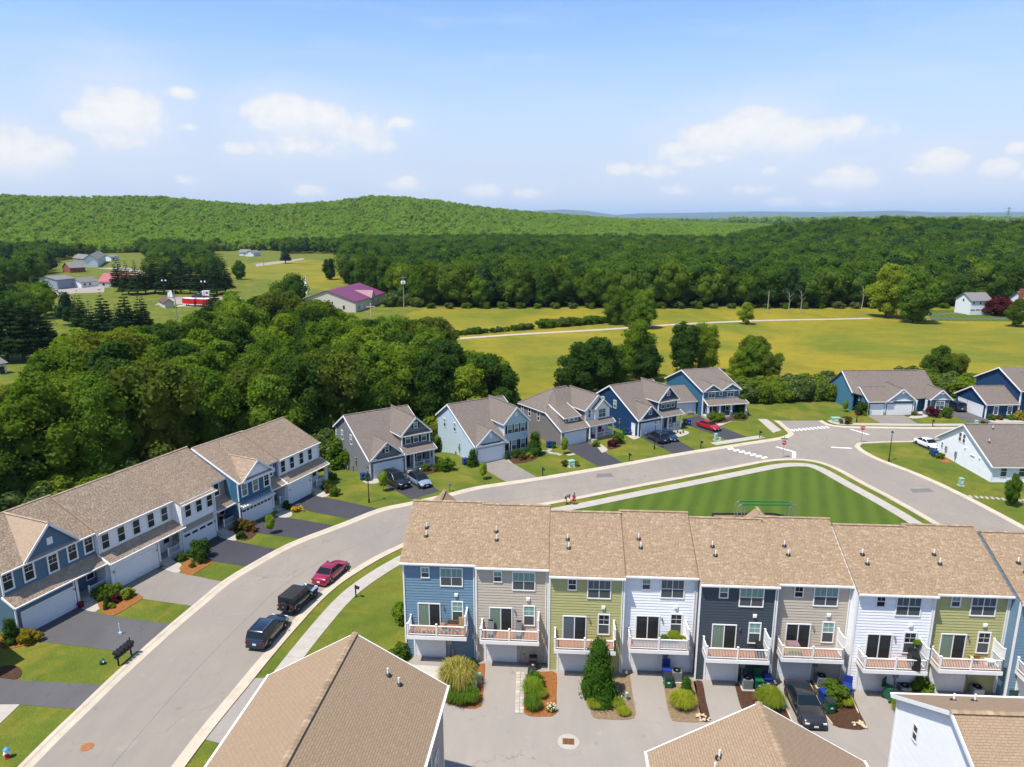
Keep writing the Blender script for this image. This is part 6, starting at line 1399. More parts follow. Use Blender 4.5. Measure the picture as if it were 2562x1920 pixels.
def head(parent, c, fx, s=1.0, long_hair=False):
    c = Vector(c); f = Vector(fx).normalized(); sd_ = Vector((0,0,1)).cross(f); o = MB(); o.sph(c, .085*s, .085*s, .115*s, 12, 10); o.cyl(c+Vector((0,0,-.07*s))-f*.01, c+Vector((0,0,-.19*s))-f*.02, .05*s, .055*s, 8); o.cyl(c+f*.075*s+Vector((0,0,.0)), c+f*.105*s+Vector((0,0,-.03*s)), .010*s, .016*s, 5)
    for k in (-1, 1): o.sph(c+sd_*k*.087*s, .014*s, .014*s, .028*s, 6, 4)
    h = o.obj('head', skin_m, parent, smooth=True); e = MB()
    for k in (-1, 1): e.sph(c+f*.078*s+sd_*k*.033*s+Vector((0,0,.008*s)), .011*s, nu=6, nv=4)
    e.obj('eyes', hair_m, h); MB().bar(c+f*.082*s-sd_*.022*s-Vector((0,0,.058*s)), c+f*.082*s+sd_*.022*s-Vector((0,0,.058*s)), .012*s, .012*s).obj('mouth', sign_red, h)
    m = MB(); m.sph(c-f*.018*s+Vector((0,0,.028*s)), .096*s, .096*s, .108*s, 10, 8)
    if long_hair: m.cyl(c-f*.075*s+Vector((0,0,.03)), c-f*.12*s-Vector((0,0,.36*s)), .085*s, .05*s, 8)
    m.obj('hair', hair_m, h, smooth=True)
zp_ = zz(1390,1220,80/2211.)
g = (zp_(1225,1165)+zp_(1315,1195))/2
girl = thing('person', 'person in a red dress with long dark hair standing on the sidewalk', 'person', (g.x, g.y, .055), R(150))
skin_body('body', [(0,0,.80,.12,.09),(0,0,1.0,.10,.08),(0,0,1.22,.14,.09),(0,0,1.36,.05),(.09,0,.76,.075),(.10,.02,.42,.05),(.10,0,.06,.035),(.10,.13,.03,.03),(-.09,0,.76,.075),(-.10,-.02,.42,.05),(-.10,0,.06,.035),(-.10,.13,.03,.03),(.19,0,1.30,.045),(.25,.02,1.03,.036),(.24,.16,.82,.026),(-.19,0,1.30,.045),(-.25,.02,1.03,.036),(-.22,.18,.84,.026)],
 [(0,1),(1,2),(2,3),(0,4),(4,5),(5,6),(6,7),(0,8),(8,9),(9,10),(10,11),(2,12),(12,13),(13,14),(2,15),(15,16),(16,17)], skin_m, girl)
m = MB(); m.lathe((0,0,0), [(.27,.50),(.22,.72),(.165,.98),(.19,1.22),(.13,1.33)], 14); m.obj('dress', cloth_red, girl, smooth=True); head(girl, (0,.02,1.53), (0,1,0), 1.05, True); hand(girl, (.24,.17,.80), (0,.5,-1)); hand(girl, (-.22,.19,.82), (0,.5,-1))
for s in (-1, 1): MB().cbox((s*.10,.05,.035),(.08,.24,.07)).obj('shoe', hair_m, girl)
g = zp_(735,1195); man = thing('person', 'person in grey top and dark trousers bending down over the tan dog', 'person', (g.x, g.y+.25, .055), R(-70))
skin_body('body', [(0,-.15,.82,.15,.13),(0,.05,1.02,.15,.12),(0,.30,1.12,.17,.12),(0,.40,1.10,.06),(.11,-.1,.78,.10),(.13,.08,.45,.07),(.13,-.06,.09,.045),(.13,.08,.05,.04),(-.11,-.1,.78,.10),(-.13,.14,.46,.07),(-.13,.0,.09,.045),(-.13,.14,.05,.04),(.20,.30,1.10,.065),(.22,.42,.84,.045),(.16,.52,.62,.03),(-.20,.30,1.10,.065),(-.22,.42,.84,.045),(-.14,.54,.62,.03)],
 [(0,1),(1,2),(2,3),(0,4),(4,5),(5,6),(6,7),(0,8),(8,9),(9,10),(10,11),(2,12),(12,13),(13,14),(2,15),(15,16),(16,17)], cloth_dk, man)
skin_body('jacket', [(0,-.06,.92,.17,.15),(0,.1,1.05,.18,.14),(0,.31,1.13,.2,.14),(.21,.31,1.10,.08),(.23,.43,.84,.058),(-.21,.31,1.10,.08),(-.23,.43,.84,.058)], [(0,1),(1,2),(2,3),(3,4),(2,5),(5,6)], cloth_grey, man)
head(man, (0,.52,1.13), (0,.8,-.6)); hand(man, (.16,.53,.6), (0,.3,-1)); hand(man, (-.14,.55,.6), (0,.3,-1))
g = zp_(810,1205); dog = thing('dog', 'tan dog standing on the sidewalk under the bending person', 'dog', (g.x, g.y, .055), R(-10))
skin_body('body', [(0,0,.46,.115),(.22,0,.44,.125),(.34,0,.50,.09),(.44,0,.62,.065),(.54,0,.66,.065),(.66,0,.62,.035),(-.24,0,.46,.10),(-.36,0,.48,.045),(-.50,0,.58,.022),(.25,.09,.36,.05),(.25,.09,.18,.03),(.27,.09,.03,.028),(.25,-.09,.36,.05),(.25,-.09,.18,.03),(.27,-.09,.03,.028),(-.26,.09,.38,.065),(-.20,.09,.26,.045),(-.32,.09,.17,.026),(-.29,.09,.03,.028),(-.26,-.09,.38,.065),(-.20,-.09,.26,.045),(-.32,-.09,.17,.026),(-.29,-.09,.03,.028)],
 [(0,1),(1,2),(2,3),(3,4),(4,5),(0,6),(6,7),(7,8),(1,9),(9,10),(10,11),(1,12),(12,13),(13,14),(6,15),(15,16),(16,17),(17,18),(6,19),(19,20),(20,21),(21,22)], fur_m, dog)
for s in (-1, 1): MB().ext([(.50,s*.05,.70),(.56,s*.06,.70),(.51,s*.10,.62)], (.01,0,.02)).obj('ear', trunk_m, dog)
MB().sph((.70,0,.625),.018,nu=6,nv=4).obj('nose', black_m, dog)
# ------------------------------------------------------------------ playground behind the townhouse roofs
zg_ = zz(1740,1240,300/2212.)
a, b = zg_(320,372), zg_(880,372)
pg = thing('play_area', 'mulched play area with dark rubber border behind the townhouse roofs', 'play area', (0,0,0)); PA = [zg_(310,360), zg_(880,362), zg_(1320,358), zg_(1450,362), zg_(1680,410), Vector((39,73,0)), Vector((24,74,0))]
flat('mulch', [tuple(p[:2]) for p in PA], .04, mulch_gy, kind=None, parent=pg); m = MB()
for p, q in zip(PA, PA[1:]+PA[:1]): m.bar(p+Vector((0,0,.12)), q+Vector((0,0,.12)), .2, .26)
m.obj('border', black_m, pg)
mk_ = plain('playground_green', (.008,.15,.03), .4); p0, p1 = zg_(760,385)+Vector((0,-1.0,0)), zg_(1690,395)+Vector((0,-1.0,0)); mb_ = thing('monkey_bars', 'green monkey bars with grey arched ends in the play area', 'monkey bars', (0,0,0))
for p in (p0, p1):
    for yy in (-.5, .5):
        m = MB(); prev = None
        for k in range(9):
            t__ = math.pi*k/8; q = p+Vector(((.0), yy*math.cos(t__) if False else yy, 0)); 
            c = Vector((p.x-.45*math.cos(t__), p.y+yy, 1.5+.75*math.sin(t__)))
            if prev is not None: m.cyl(prev, c, .06, n=6)
            prev = c
        m.cyl((p.x-.45,p.y+yy,0),(p.x-.45,p.y+yy,1.5),.06,n=6); m.cyl((p.x+.45,p.y+yy,0),(p.x+.45,p.y+yy,1.5),.06,n=6); m.obj('arch', grey_metal, mb_)
for yy in (-.5, .5): MB().bar((p0.x,p0.y+yy,2.22),(p1.x,p1.y+yy,2.22),.1,.14).obj('rail', mk_, mb_)
for k in range(1, 16): f = k/16; MB().cyl((lerp(p0.x,p1.x,f),lerp(p0.y,p1.y,f)-.5,2.2),(lerp(p0.x,p1.x,f),lerp(p0.y,p1.y,f)+.5,2.2),.03,n=6).obj('rung', mk_, mb_)
# ------------------------------------------------------------------ foliage
lf_mid = leaf('leaves_mid_green', (.058,.128,.014), (.135,.215,.024)); lf_bright = leaf('leaves_bright_green', (.085,.175,.016), (.21,.295,.034)); lf_dark = leaf('leaves_dark_green', (.030,.078,.016), (.075,.135,.022))
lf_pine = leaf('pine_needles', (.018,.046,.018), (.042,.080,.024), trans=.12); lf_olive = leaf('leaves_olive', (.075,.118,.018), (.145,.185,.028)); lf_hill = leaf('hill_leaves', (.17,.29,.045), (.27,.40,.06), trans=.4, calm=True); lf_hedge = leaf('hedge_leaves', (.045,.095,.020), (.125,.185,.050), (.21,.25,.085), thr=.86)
lf_wood = leaf('woodland_leaves', (.034,.086,.016), (.10,.17,.024)); lf_purple = leaf('purple_leaves', (.06,.014,.022), (.13,.03,.042)); lf_gold = leaf('golden_leaves', (.22,.19,.02), (.38,.30,.035)); lf_rust = leaf('reddish_leaves', (.10,.045,.015), (.17,.10,.03), (.07,.10,.02)); lf_spruce = leaf('blue_spruce_needles', (.012,.035,.035), (.028,.06,.055), trans=.1)
lf_lime = leaf('lime_leaves', (.09,.16,.015), (.20,.26,.03)); lf_ever = leaf('evergreen_leaves', (.035,.10,.012), (.085,.17,.022))
bl_grass = leaf('grass_blades', (.10,.17,.015), (.30,.32,.05), (.50,.37,.14), thr=.6); bl_green = leaf('green_blades', (.06,.14,.012), (.15,.24,.03)); bl_lime = leaf('lime_blades', (.13,.20,.015), (.30,.34,.04))
petal_y = leaf('yellow_petals', (.55,.33,.02), (.65,.45,.05), trans=.1); petal_w = leaf('white_petals', (.6,.55,.45), (.75,.7,.6), trans=.1); petal_p = leaf('mixed_petals', (.35,.03,.12), (.55,.45,.40), (.6,.42,.05), trans=.1)
def foliage_mesh(name, lobes, n, size, mat, seed=0, flat_=0.0, up=.25, core=.70, jit=.55, aspect=.62, cull=.72, low=-.55):
    """leaf-sized faces over a cloud of lobes (x,y,z,r,rz): clumps with gaps between them, and a dense heart in each lobe"""
    rg = np.random.RandomState(seed); Lb = np.array(lobes, float); C, r, rz = Lb[:, :3], Lb[:, 3], Lb[:, 4]
    wgt = r*rz; idx = rg.choice(len(Lb), n, p=wgt/wgt.sum()); d = rg.normal(size=(n, 3)); d /= np.linalg.norm(d, axis=1)[:, None]
    flip = d[:, 2] < low; d[flip, 2] *= -1
    rad = rg.uniform(.74, 1.06, n)[:, None]; S = np.stack([r[idx], r[idx], rz[idx]], 1); P = C[idx]+d*S*rad
    keep = np.ones(n, bool)
    for k in range(len(Lb)):
        q = (P-C[k])/np.array([r[k], r[k], rz[k]]); ins = ((q**2).sum(1) < cull**2) & (idx != k); keep &= ~ins
    P, d = P[keep], d[keep]; m = len(P)
    nrm = d*.75+np.array([0, 0, up])+rg.normal(size=(m, 3))*jit; nrm[:, 2] += flat_*2; nrm /= np.linalg.norm(nrm, axis=1)[:, None]
    a = np.cross(nrm, rg.normal(size=(m, 3))); a /= np.linalg.norm(a, axis=1)[:, None]; b = np.cross(nrm, a)
    s = (size*rg.uniform(.6, 1.35, m))[:, None]; a *= s*.5; b *= s*.5*aspect
    bend = nrm*s*.12
    V = np.stack([P-a, P-b*1.0+bend, P+a, P+b*1.0+bend], 1).reshape(-1, 3); F = np.arange(len(V))
    if core > 0:
        cv, cf = [], []; base = len(V)
        for k in range(len(Lb)):
            mb = MB().sph(C[k], r[k]*core, r[k]*core, rz[k]*core, 7, 4); cv += mb.v; cf += [i+base for f in mb.f for i in f]; base += len(mb.v)
        V = np.vstack([V, cv]); F = np.concatenate([F, cf])
    me = npmesh(name, V, F, 4); me.materials.append(mat); return me
def tree_lobes(H, W, seed, k=26, base=.2, top=.95, lr=(.13,.20), shape='round'):
    rg = random.Random(seed); out = []
    for i in range(k):
        f = (i+.5)/k; z = base+(top-base)*f**.85
        if shape == 'round': w = math.sin(math.pi*min(1, max(.06, (z-base)/(1.03-base)))**.8)
        elif shape == 'tall': w = .35+.65*math.sin(math.pi*min(1, (z-base)/(1.1-base))**.7)
        elif shape == 'cone': w = 1-.93*(z-base)/(top-base)
        else: w = .55+.45*rg.random()
        a = i*2.4+rg.uniform(-.5, .5); q = w*W/2*rg.uniform(.35, .85); r = H*rg.uniform(*lr)*(.7+.4*w)
        out.append((q*math.cos(a), q*math.sin(a), H*z-r*.2, r, r*rg.uniform(.72, 1.0)))
    return out
def trunk_mesh(name, H, r, lobes, seed, limbs=7):
    rg = random.Random(seed); m = MB(); p = Vector((0,0,-.6)); rr = r*1.35
    for k in range(5):
        q = Vector((rg.uniform(-.03,.03)*H, rg.uniform(-.03,.03)*H, H*(k+1)*.16)); m.cyl(p, q, rr, rr*.8, 7); p, rr = q, rr*.8
    for lb in rg.sample(lobes, min(limbs, len(lobes))):
        z0 = min(lb[2]*.62, H*.7); m.cyl((0,0,z0), (lb[0]*.9, lb[1]*.9, lb[2]), r*.42, r*.12, 5)
    me = m.mesh(name); me.materials.append(trunk_m); return me
PROTO = {}
def proto(key, H, W, mat, seed, n=7000, size=.50, shape='round', k=40, r=.22, base=.09, lr=(.09,.155), flat_=0, up=.25, limbs=7, core=.7, aspect=.62):
    lb = tree_lobes(H, W, seed, k, base, .95, lr, shape); PROTO[key] = (foliage_mesh('crown', lb, n, size, mat, seed, flat_, up, core, aspect=aspect), trunk_mesh('trunk', H, r, lb, seed, limbs), H)
proto('a', 14, 10, lf_mid, 1); proto('b', 15, 9, lf_bright, 2, shape='tall'); proto('c', 13, 11, lf_dark, 3, k=30); proto('d', 16, 8.5, lf_mid, 4, shape='tall', lr=(.10,.16), k=30); proto('e', 12, 9.5, lf_olive, 5, shape='wild', lr=(.10,.17)); proto('f', 14, 9.5, lf_bright, 6, k=24)
proto('g', 14, 9, lf_dark, 11, shape='tall', lr=(.09,.15), k=34); proto('wa', 16, 9, lf_wood, 12, n=5200, size=.66, base=.14); proto('wb', 18, 8, lf_wood, 13, n=5200, size=.66, base=.14, shape='tall'); proto('wc', 15, 10, lf_mid, 14, n=5200, size=.66, base=.14)
def pine_proto(key, H, W, mat, seed, n=5200, size=.55, levels=15, base=.16):
    rg = random.Random(seed); lb = []
    for i in range(levels):
        f = i/(levels-1); z = H*(base+(.97-base)*f); R_ = W/2*(1-f)**.75*rg.uniform(.8, 1.1)+.25; nb = max(2, int(6*(1-f)+2))
        for k in range(nb):
            a = k*6.283/nb+i*1.1+rg.uniform(-.3, .3); q = R_*rg.uniform(.5, .75); s = max(.35, R_*.42); lb.append((q*math.cos(a), q*math.sin(a), z-q*.10, s, s*.34))
    PROTO[key] = (foliage_mesh('crown', lb, n, size, mat, seed, .35, .3, .75, aspect=.4), trunk_mesh('trunk', H, .25, lb, seed, 10), H)
pine_proto('p', 17, 9, lf_pine, 21); pine_proto('q', 15, 7.5, lf_pine, 22); pine_proto('s', 14, 6, lf_spruce, 23)
def bush_proto(key, H, W, mat, seed, n=1500, size=.22, k=10, shape='round', base=.05):
    lb = tree_lobes(H, W, seed, k, base, .85, (.20,.32), shape); PROTO[key] = (foliage_mesh('foliage', lb, n, size, mat, seed, core=.78), trunk_mesh('stems', H*.6, .05, lb, seed, 3), H)
bush_proto('h', 3.2, 4.6, lf_hedge, 31, n=2400, size=.34, k=14); bush_proto('h2', 3.0, 4.2, lf_mid, 32, n=2200, size=.34, k=14); bush_proto('h3', 2.8, 4.4, lf_lime, 33, n=2200, size=.30, k=14)
bush_proto('sg', 1.0, 1.2, lf_mid, 34, n=800, size=.13); bush_proto('sd', 1.0, 1.2, lf_dark, 35, n=800, size=.12); bush_proto('sl', .9, 1.1, lf_lime, 36, n=700, size=.12); bush_proto('sy', .8, 1.1, lf_gold, 37, n=700, size=.12); bush_proto('sr', .9, 1.2, lf_rust, 38, n=700, size=.13); bush_proto('sp', .9, 1.3, lf_purple, 39, n=700, size=.13)
bush_proto('yt', 2.8, 1.7, lf_bright, 40, n=700, size=.2, k=12, shape='tall', base=.35); bush_proto('cv', 2.6, 1.0, lf_dark, 41, n=1200, size=.16, k=12, shape='cone'); bush_proto('ev', 5.3, 3.3, lf_ever, 42, n=5600, size=.24, k=46, shape='cone', base=.06); bush_proto('pm', 3.0, 5.2, lf_purple, 43, n=1800, size=.4, k=14)
def plant(key, p, h, label, cat='tree', name='tree', group=None, rz=None, wide=1.0, crown='crown', stem='trunk'):
    cm, tm, H = PROTO[key]; s = h/H; t_ = thing(name, label, cat, (p[0], p[1], gh(p[0], p[1])-.02), rnd.uniform(0, 6.28) if rz is None else rz, group, (s*wide, s*wide, s))
    link(crown, cm, None, t_); link(stem, tm, None, t_); return t_
def shrub(key, p, h, label, wide=1.0, cat='shrub', name='shrub', group=None): return plant(key, p, h, label, cat, name, group, None, wide, 'foliage', 'stems')
# --- the wood behind the left row
WOOD = [(-84,74),(-62,84),(-50,100),(-38,112),(-24,120),(-8,127),(-1,132),(-2,150),(-8,172),(-20,196),(-38,214),(-62,226),(-96,212),(-112,188),(-98,150),(-104,120)]
pts = []; rgw = random.Random(11)
OUTL = np.array([(-400,1010),(0,1000),(70,985),(110,905),(170,840),(280,828),(380,822),(480,805),(545,770),(625,728),(720,745),(810,768),(880,805),(990,798),(1080,803),(1110,882),(1250,888),(1275,960),(1400,1000)])
def far_enough(x, y, L, d): return all((x-a)**2+(y-b)**2 > d*d for a, b, *_ in L)
def pix(x, y, z):
    zc = y*math.cos(CAM_P)+(CAM_H-z)*math.sin(CAM_P); return 1281+CAM_F*x/zc, 960-CAM_F*(y*math.sin(CAM_P)-(CAM_H-z)*math.cos(CAM_P))/zc
def fit_height(x, y, h):
    """tallest height up to h that keeps the wood's outline as low as it is seen to be"""
    while h > 5:
        px, py = pix(x, y, gh(x, y)+h)
        if py >= min(np.interp(px+d, OUTL[:, 0], OUTL[:, 1]) for d in (-25, 0, 25))-4: return h
        h -= .5
    return 0
LM = [('the steel blue row house',-47,72),('the batten row house',-43,80),('the greige row house',-40,88),('the pergola row house',-36,96),('the far row house',-33,104),('the grey house',-22,120),('the pale blue house',-4,130)]
def where(x, y):
    b = min(LM, key=lambda l: abs(math.atan2(x, y)-math.atan2(l[1], l[2]))); d = math.hypot(x, y)-math.hypot(b[1], b[2])
    return ('close behind' if d < 22 else 'some way behind' if d < 55 else 'far behind')+' '+b[0]
for _ in range(9000):
    x, y = rgw.uniform(-118, 2), rgw.uniform(70, 230)
    if inpoly(np.array([x]), np.array([y]), WOOD)[0] and far_enough(x, y, pts, 5.4 if y < 150 else 7.0):
        h = fit_height(x, y, rgw.uniform(12, 17.5)*(1 if y > 88 else .75))
        if h: pts.append((x, y, h))
    if len(pts) >= 215: break
for i, (x, y, h) in enumerate(pts):
    k = rgw.choices('abcdefg', (5,5,3,4,3,5,2))[0]
    kind = {'a':'rounded mid green tree','b':'tall bright green tree','c':'broad dark green tree','d':'tall mid green tree','e':'loose olive green tree','f':'bright green rounded tree','g':'slender dark green tree'}[k]
    lab = '%s in the wood %s' % (kind, where(x, y)); plant(k, (x, y), h, lab, group=lab)
# undergrowth along the wood's edge, a bush every few steps
for i in range(64):
    f = i/63; x = lerp(-66, 0, f)+rgw.uniform(-1.5, 1.5); y = 77+(x+66)*.80+rgw.uniform(-2, 2)-(3 if f > .6 else 0)+(6 if f > .8 else 0)*0
    plant(rgw.choice(('h','h2','h3')), (x, y+rgw.uniform(1, 6)), rgw.uniform(3.0, 5.4), 'leafy bush in the undergrowth along the edge of the wood', 'bush', 'bush', 'bushes along the edge of the wood', None, 1.1, 'foliage', 'stems')
# --- single trees one can point at: (px, py of the foot, height, proto, label)
SINGLES = [(1452,985,13.5,'c','dark rounded tree in the clump between the pale blue and taupe houses'),(1500,970,13,'g','tall dark tree in the middle of the clump behind the taupe house'),(1545,960,9.5,'a','mid green tree at the right of the clump behind the taupe house'),(1400,985,8,'q','blue green pine at the left foot of the clump behind the taupe house'),(1592,945,13.5,'d','tall mid green tree behind the clump above the taupe house'),(1620,955,9,'c','low dark tree filling the clump behind the navy house'),
 (1712,935,12.5,'g','slender dark tree, left of a pair standing behind the blue houses'),(1762,932,12.0,'d','slender tree, right of a pair standing behind the blue houses'),(1880,955,10.5,'a','bushy tree on the right behind the twin gabled house'),(1845,955,7.5,'f','low bright tree left of the bushy one beyond the twin gabled house'),(1925,960,7.0,'e','low olive tree at the right end of the growth behind the twin gabled house'),(1880,940,9.5,'e','thin leaning tree standing out above the growth near the twin gabled house'),
 (2345,960,9.0,'c','dark round tree in the meadow behind the teal ranch house'),(2390,955,6.5,'e','low brownish tree beside the dark round one behind the teal ranch'),(1865,812,8.2,'f','lone round tree on the field track'),(2215,795,21,'f','big bright tree of the pair in the field, left and behind'),(2285,808,19,'a','big bushy tree of the pair in the field, right and in front'),
 (1535,812,13.5,'d','narrow tree on the field track, left of the fork'),(1580,818,13,'d','narrow tree on the field track, second from the left'),(1610,822,13.5,'b','forked tree on the field track beside the hedge'),(2545,818,10,'c','dark bushy tree at the right edge of the field'),
 (825,700,13,'g','narrow dark tree behind the purple roofed hall'),(895,712,14,'c','broad tree directly behind the purple roofed hall'),(945,708,11,'a','round tree right of the purple roofed hall'),(715,660,20,'s','dark blue spruce in the distance'),(600,700,12,'a','round tree in the far meadow left of the steeple'),(965,677,8,'a','small round tree beside the red roofed white cottage')]
for px, py, h, k, lb in SINGLES:
    p = at(px, py); plant(k, p, h, lb)
# pines on the left
for px, py, h, k, lb in [(18,905,21,'p','tall dark pine at the left edge beyond the meadow'),(60,905,19,'p','dark pine second from the left edge beyond the meadow'),(100,900,18,'q','dark pine third from the left edge beyond the meadow'),(-30,900,21,'p','dark pine cut off by the left edge of the frame'),(130,890,12,'q','short pine right of the dark pine group'),
 (205,830,14,'p','blue green pine left of the broad pine mass over the wood'),(265,850,16,'p','broad blue green pine rising above the wood'),(320,845,16,'q','pine in the middle of the blue green mass above the wood'),(360,838,14.5,'p','pine at the right of the blue green mass above the wood'),(235,870,14,'q','pine at the front of the blue green mass above the wood'),(300,872,13,'q','front pine of the blue green mass, nearest the wood'),
 (430,850,6.5,'s','small dark spruce at the front of the car park lawn'),(405,848,5,'c','low dark bush tree beside the small spruce on the car park lawn'),(540,795,13,'q','single pine in front of the white van on the car park'),(515,805,9,'q','smaller pine left of the one by the white van')]:
    plant(k, at(px, py), h, lb, name='pine_tree')
i = 0
for px in range(300, 575, 22):
    py = 735+rgw.uniform(-4, 6)-abs(px-430)*.02; plant(rgw.choice(('p','q','p')), at(px, py), rgw.uniform(16, 20), 'dark pine in the tall row beyond the car park', name='pine_tree', group='pines beyond the car park')
# hedge of bushes along the field track and behind the houses on the right
for f in range(26):
    px = lerp(1105, 1560, f/25); py = lerp(845, 806, f/25)
    if 12 < f < 14: continue
    plant(rgw.choice(('h','h2')), at(px, py-2), rgw.uniform(2.2, 3.2)*(.75 if f < 13 else 1.1), 'grey green bush of the hedge along the field track', 'bush', 'bush', 'hedge bushes along the field track', None, 1.2, 'foliage', 'stems')
for f in range(40):
    px = lerp(1850, 2140, (f % 20)/19)+rgw.uniform(-6, 6); py = lerp(1008, 1000, (f % 20)/19)-(f//20)*14-4
    plant(rgw.choice(('h','h','h3')), at(px, py), rgw.uniform(3.2, 4.6), 'bush of the thick hedge left of the teal ranch house', 'bush', 'bush', 'hedge bushes left of the teal ranch house', None, 1.15, 'foliage', 'stems')
for f in range(26):
    px = lerp(2265, 2470, (f % 13)/12)+rgw.uniform(-5, 5); py = lerp(962, 985, (f % 13)/12)+(f//13)*16
    plant(rgw.choice(('h','h3','h2')), at(px, py), rgw.uniform(3.0, 4.4), 'bush in the thicket right of the teal ranch house', 'bush', 'bush', 'thicket right of the teal ranch house', None, 1.1, 'foliage', 'stems')
for f in range(16):
    px = lerp(985, 1075, f/15); plant('h', at(px, 770-rgw.uniform(0, 22)), rgw.uniform(4, 6), 'pale bush in the scrub below the power pole', 'bush', 'bush', 'scrub bushes below the power pole', None, 1.2, 'foliage', 'stems')
# --- forest: the trees at its edge one by one, the rest as one mass
edge = []
MARKS = [(900,'near the white cottage'),(1011,'behind the transformer pole'),(1130,'above the left end of the field'),(1300,'behind the left part of the track hedge'),(1450,'behind the right part of the track hedge'),(1580,'behind the forked track tree'),(1740,'left of the lone round tree'),(1865,'behind the lone round tree'),(2000,'beside the bare trunks'),(2120,'left of the bright tree pair'),(2250,'behind the bright tree pair'),(2420,'behind the white garage building'),(2560,'behind the white farmhouse')]
def near_mark(px): return min(MARKS, key=lambda m_: abs(m_[0]-px))[1]
for i in range(62):
    f = i/61; px = lerp(880, 2620, f); py = 768+(-42*(1-sstep(880, 1075, px)))+rgw.uniform(-9, 2)
    if 2180 < px < 2330 and False: continue
    p = at(px, py); edge.append((p.x, p.y)); k = rgw.choice(('wa','wb','wc','p','wb','wa','c')); lab = '%s in the forest front %s' % ({'wa':'rounded tree','wb':'tall tree','wc':'broad tree','p':'dark pine','c':'dark broad tree'}[k], near_mark(px)); plant(k, p, rgw.uniform(13, 19), lab, group=lab)
for i in range(30):
    f = i/29; px = lerp(1080, 2360, f); lab = 'bush at the forest foot '+near_mark(px); plant(rgw.choice(('h2','h')), at(px, 772), rgw.uniform(2, 3.4), lab, 'bush', 'bush', lab, None, 1.3, 'foliage', 'stems')
def low_crown(key, H, W, mat, seed, n, size, k=9, shape='round'):
    lb = tree_lobes(H, W, seed, k, .3, .9, (.18,.27), shape); me = foliage_mesh('crown', lb, n, size, mat, seed, core=.66, low=-.3, jit=.8); o = bpy.data.objects.new('crown_'+key, me); return o
def protos(name, items):
    c = bpy.data.collections.new(name)
    for o in items: c.objects.link(o)
    return c
C_WOOD = protos('wood_crowns', [low_crown('a', 16, 10, lf_wood, 51, 760, .95, 12), low_crown('b', 18, 8.5, lf_wood, 52, 760, .95, 12, shape='tall'), low_crown('c', 15, 10.5, lf_mid, 53, 760, .95, 12), low_crown('d', 17, 8, lf_pine, 54, 760, .95, 14, shape='cone')])
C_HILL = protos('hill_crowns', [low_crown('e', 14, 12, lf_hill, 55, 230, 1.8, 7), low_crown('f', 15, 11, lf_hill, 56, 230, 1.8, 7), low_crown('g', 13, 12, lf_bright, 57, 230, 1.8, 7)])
def scatter_tree():
    ng = bpy.data.node_groups.new('scatter_crowns', 'GeometryNodeTree'); ng.interface.new_socket('Geometry', in_out='INPUT', socket_type='NodeSocketGeometry'); ng.interface.new_socket('Collection', in_out='INPUT', socket_type='NodeSocketCollection'); ng.interface.new_socket('Geometry', in_out='OUTPUT', socket_type='NodeSocketGeometry')
    N = ng.nodes; gi = N.new('NodeGroupInput'); go = N.new('NodeGroupOutput'); ci = N.new('GeometryNodeCollectionInfo'); ci.inputs['Separate Children'].default_value = True; ci.inputs['Reset Children'].default_value = True
    ip = N.new('GeometryNodeInstanceOnPoints'); ip.inputs['Pick Instance'].default_value = True
    def attr(nm, ty): a = N.new('GeometryNodeInputNamedAttribute'); a.data_type = ty; a.inputs['Name'].default_value = nm; return a.outputs[0]
    cx = N.new('ShaderNodeCombineXYZ'); L_ = ng.links.new
    L_(gi.outputs[0], ip.inputs['Points']); L_(gi.outputs[1], ci.inputs[0]); L_(ci.outputs[0], ip.inputs['Instance']); L_(attr('pick', 'INT'), ip.inputs['Instance Index']); L_(attr('turn', 'FLOAT'), cx.inputs[2]); L_(cx.outputs[0], ip.inputs['Rotation']); L_(attr('size', 'FLOAT_VECTOR'), ip.inputs['Scale']); L_(ip.outputs[0], go.inputs[0])
    return ng
SC = scatter_tree()
def scatter(name, X, Y, size, coll, seed, label, sink=.6):
    rg = np.random.RandomState(seed); n = len(X); me = bpy.data.meshes.new(name); me.vertices.add(n); me.vertices.foreach_set('co', np.stack([X, Y, ground_h(X, Y)-sink], 1).astype(np.float32).ravel())
    me.attributes.new('pick', 'INT', 'POINT').data.foreach_set('value', rg.randint(0, len(coll.objects), n).astype(np.int32)); me.attributes.new('turn', 'FLOAT', 'POINT').data.foreach_set('value', rg.uniform(0, 6.28, n).astype(np.float32))
    s = size*rg.uniform(.78, 1.2, n); w = s*rg.uniform(.9, 1.15, n); me.attributes.new('size', 'FLOAT_VECTOR', 'POINT').data.foreach_set('vector', np.stack([w, w, s], 1).astype(np.float32).ravel())
    o = link(name, me, None, kind='stuff', label=label); md = o.modifiers.new('scatter', 'NODES'); md.node_group = SC; md[SC.interface.items_tree['Collection'].identifier if 'Collection' in SC.interface.items_tree else 'Socket_1'] = coll
    return o
def polar_pts(r0, r1, a0, a1, space, seed, test=None, grow=0):
    rg = np.random.RandomState(seed); out = []; r = r0
    while r < r1:
        sp_ = space*(1+grow*(r-r0)/(r1-r0)); n = int((a1-a0)*r/sp_); a = a0+(np.arange(n)+rg.uniform(-.42, .42, n))*sp_/r; rr = r+rg.uniform(-.45, .45, n)*sp_; out.append(np.stack([rr*np.sin(a), rr*np.cos(a)], 1)); r += sp_
    P = np.vstack(out)
    if test is not None: P = P[test(P[:, 0], P[:, 1])]
    return P[:, 0], P[:, 1]
def pxx(X, Y):   # horizontal picture coordinate of a ground point, used only to see on which side of a clearing it lies
    return 1281+CAM_F*X/(Y*math.cos(CAM_P)+CAM_H*math.sin(CAM_P))
A0, A1 = -R(44), R(46)
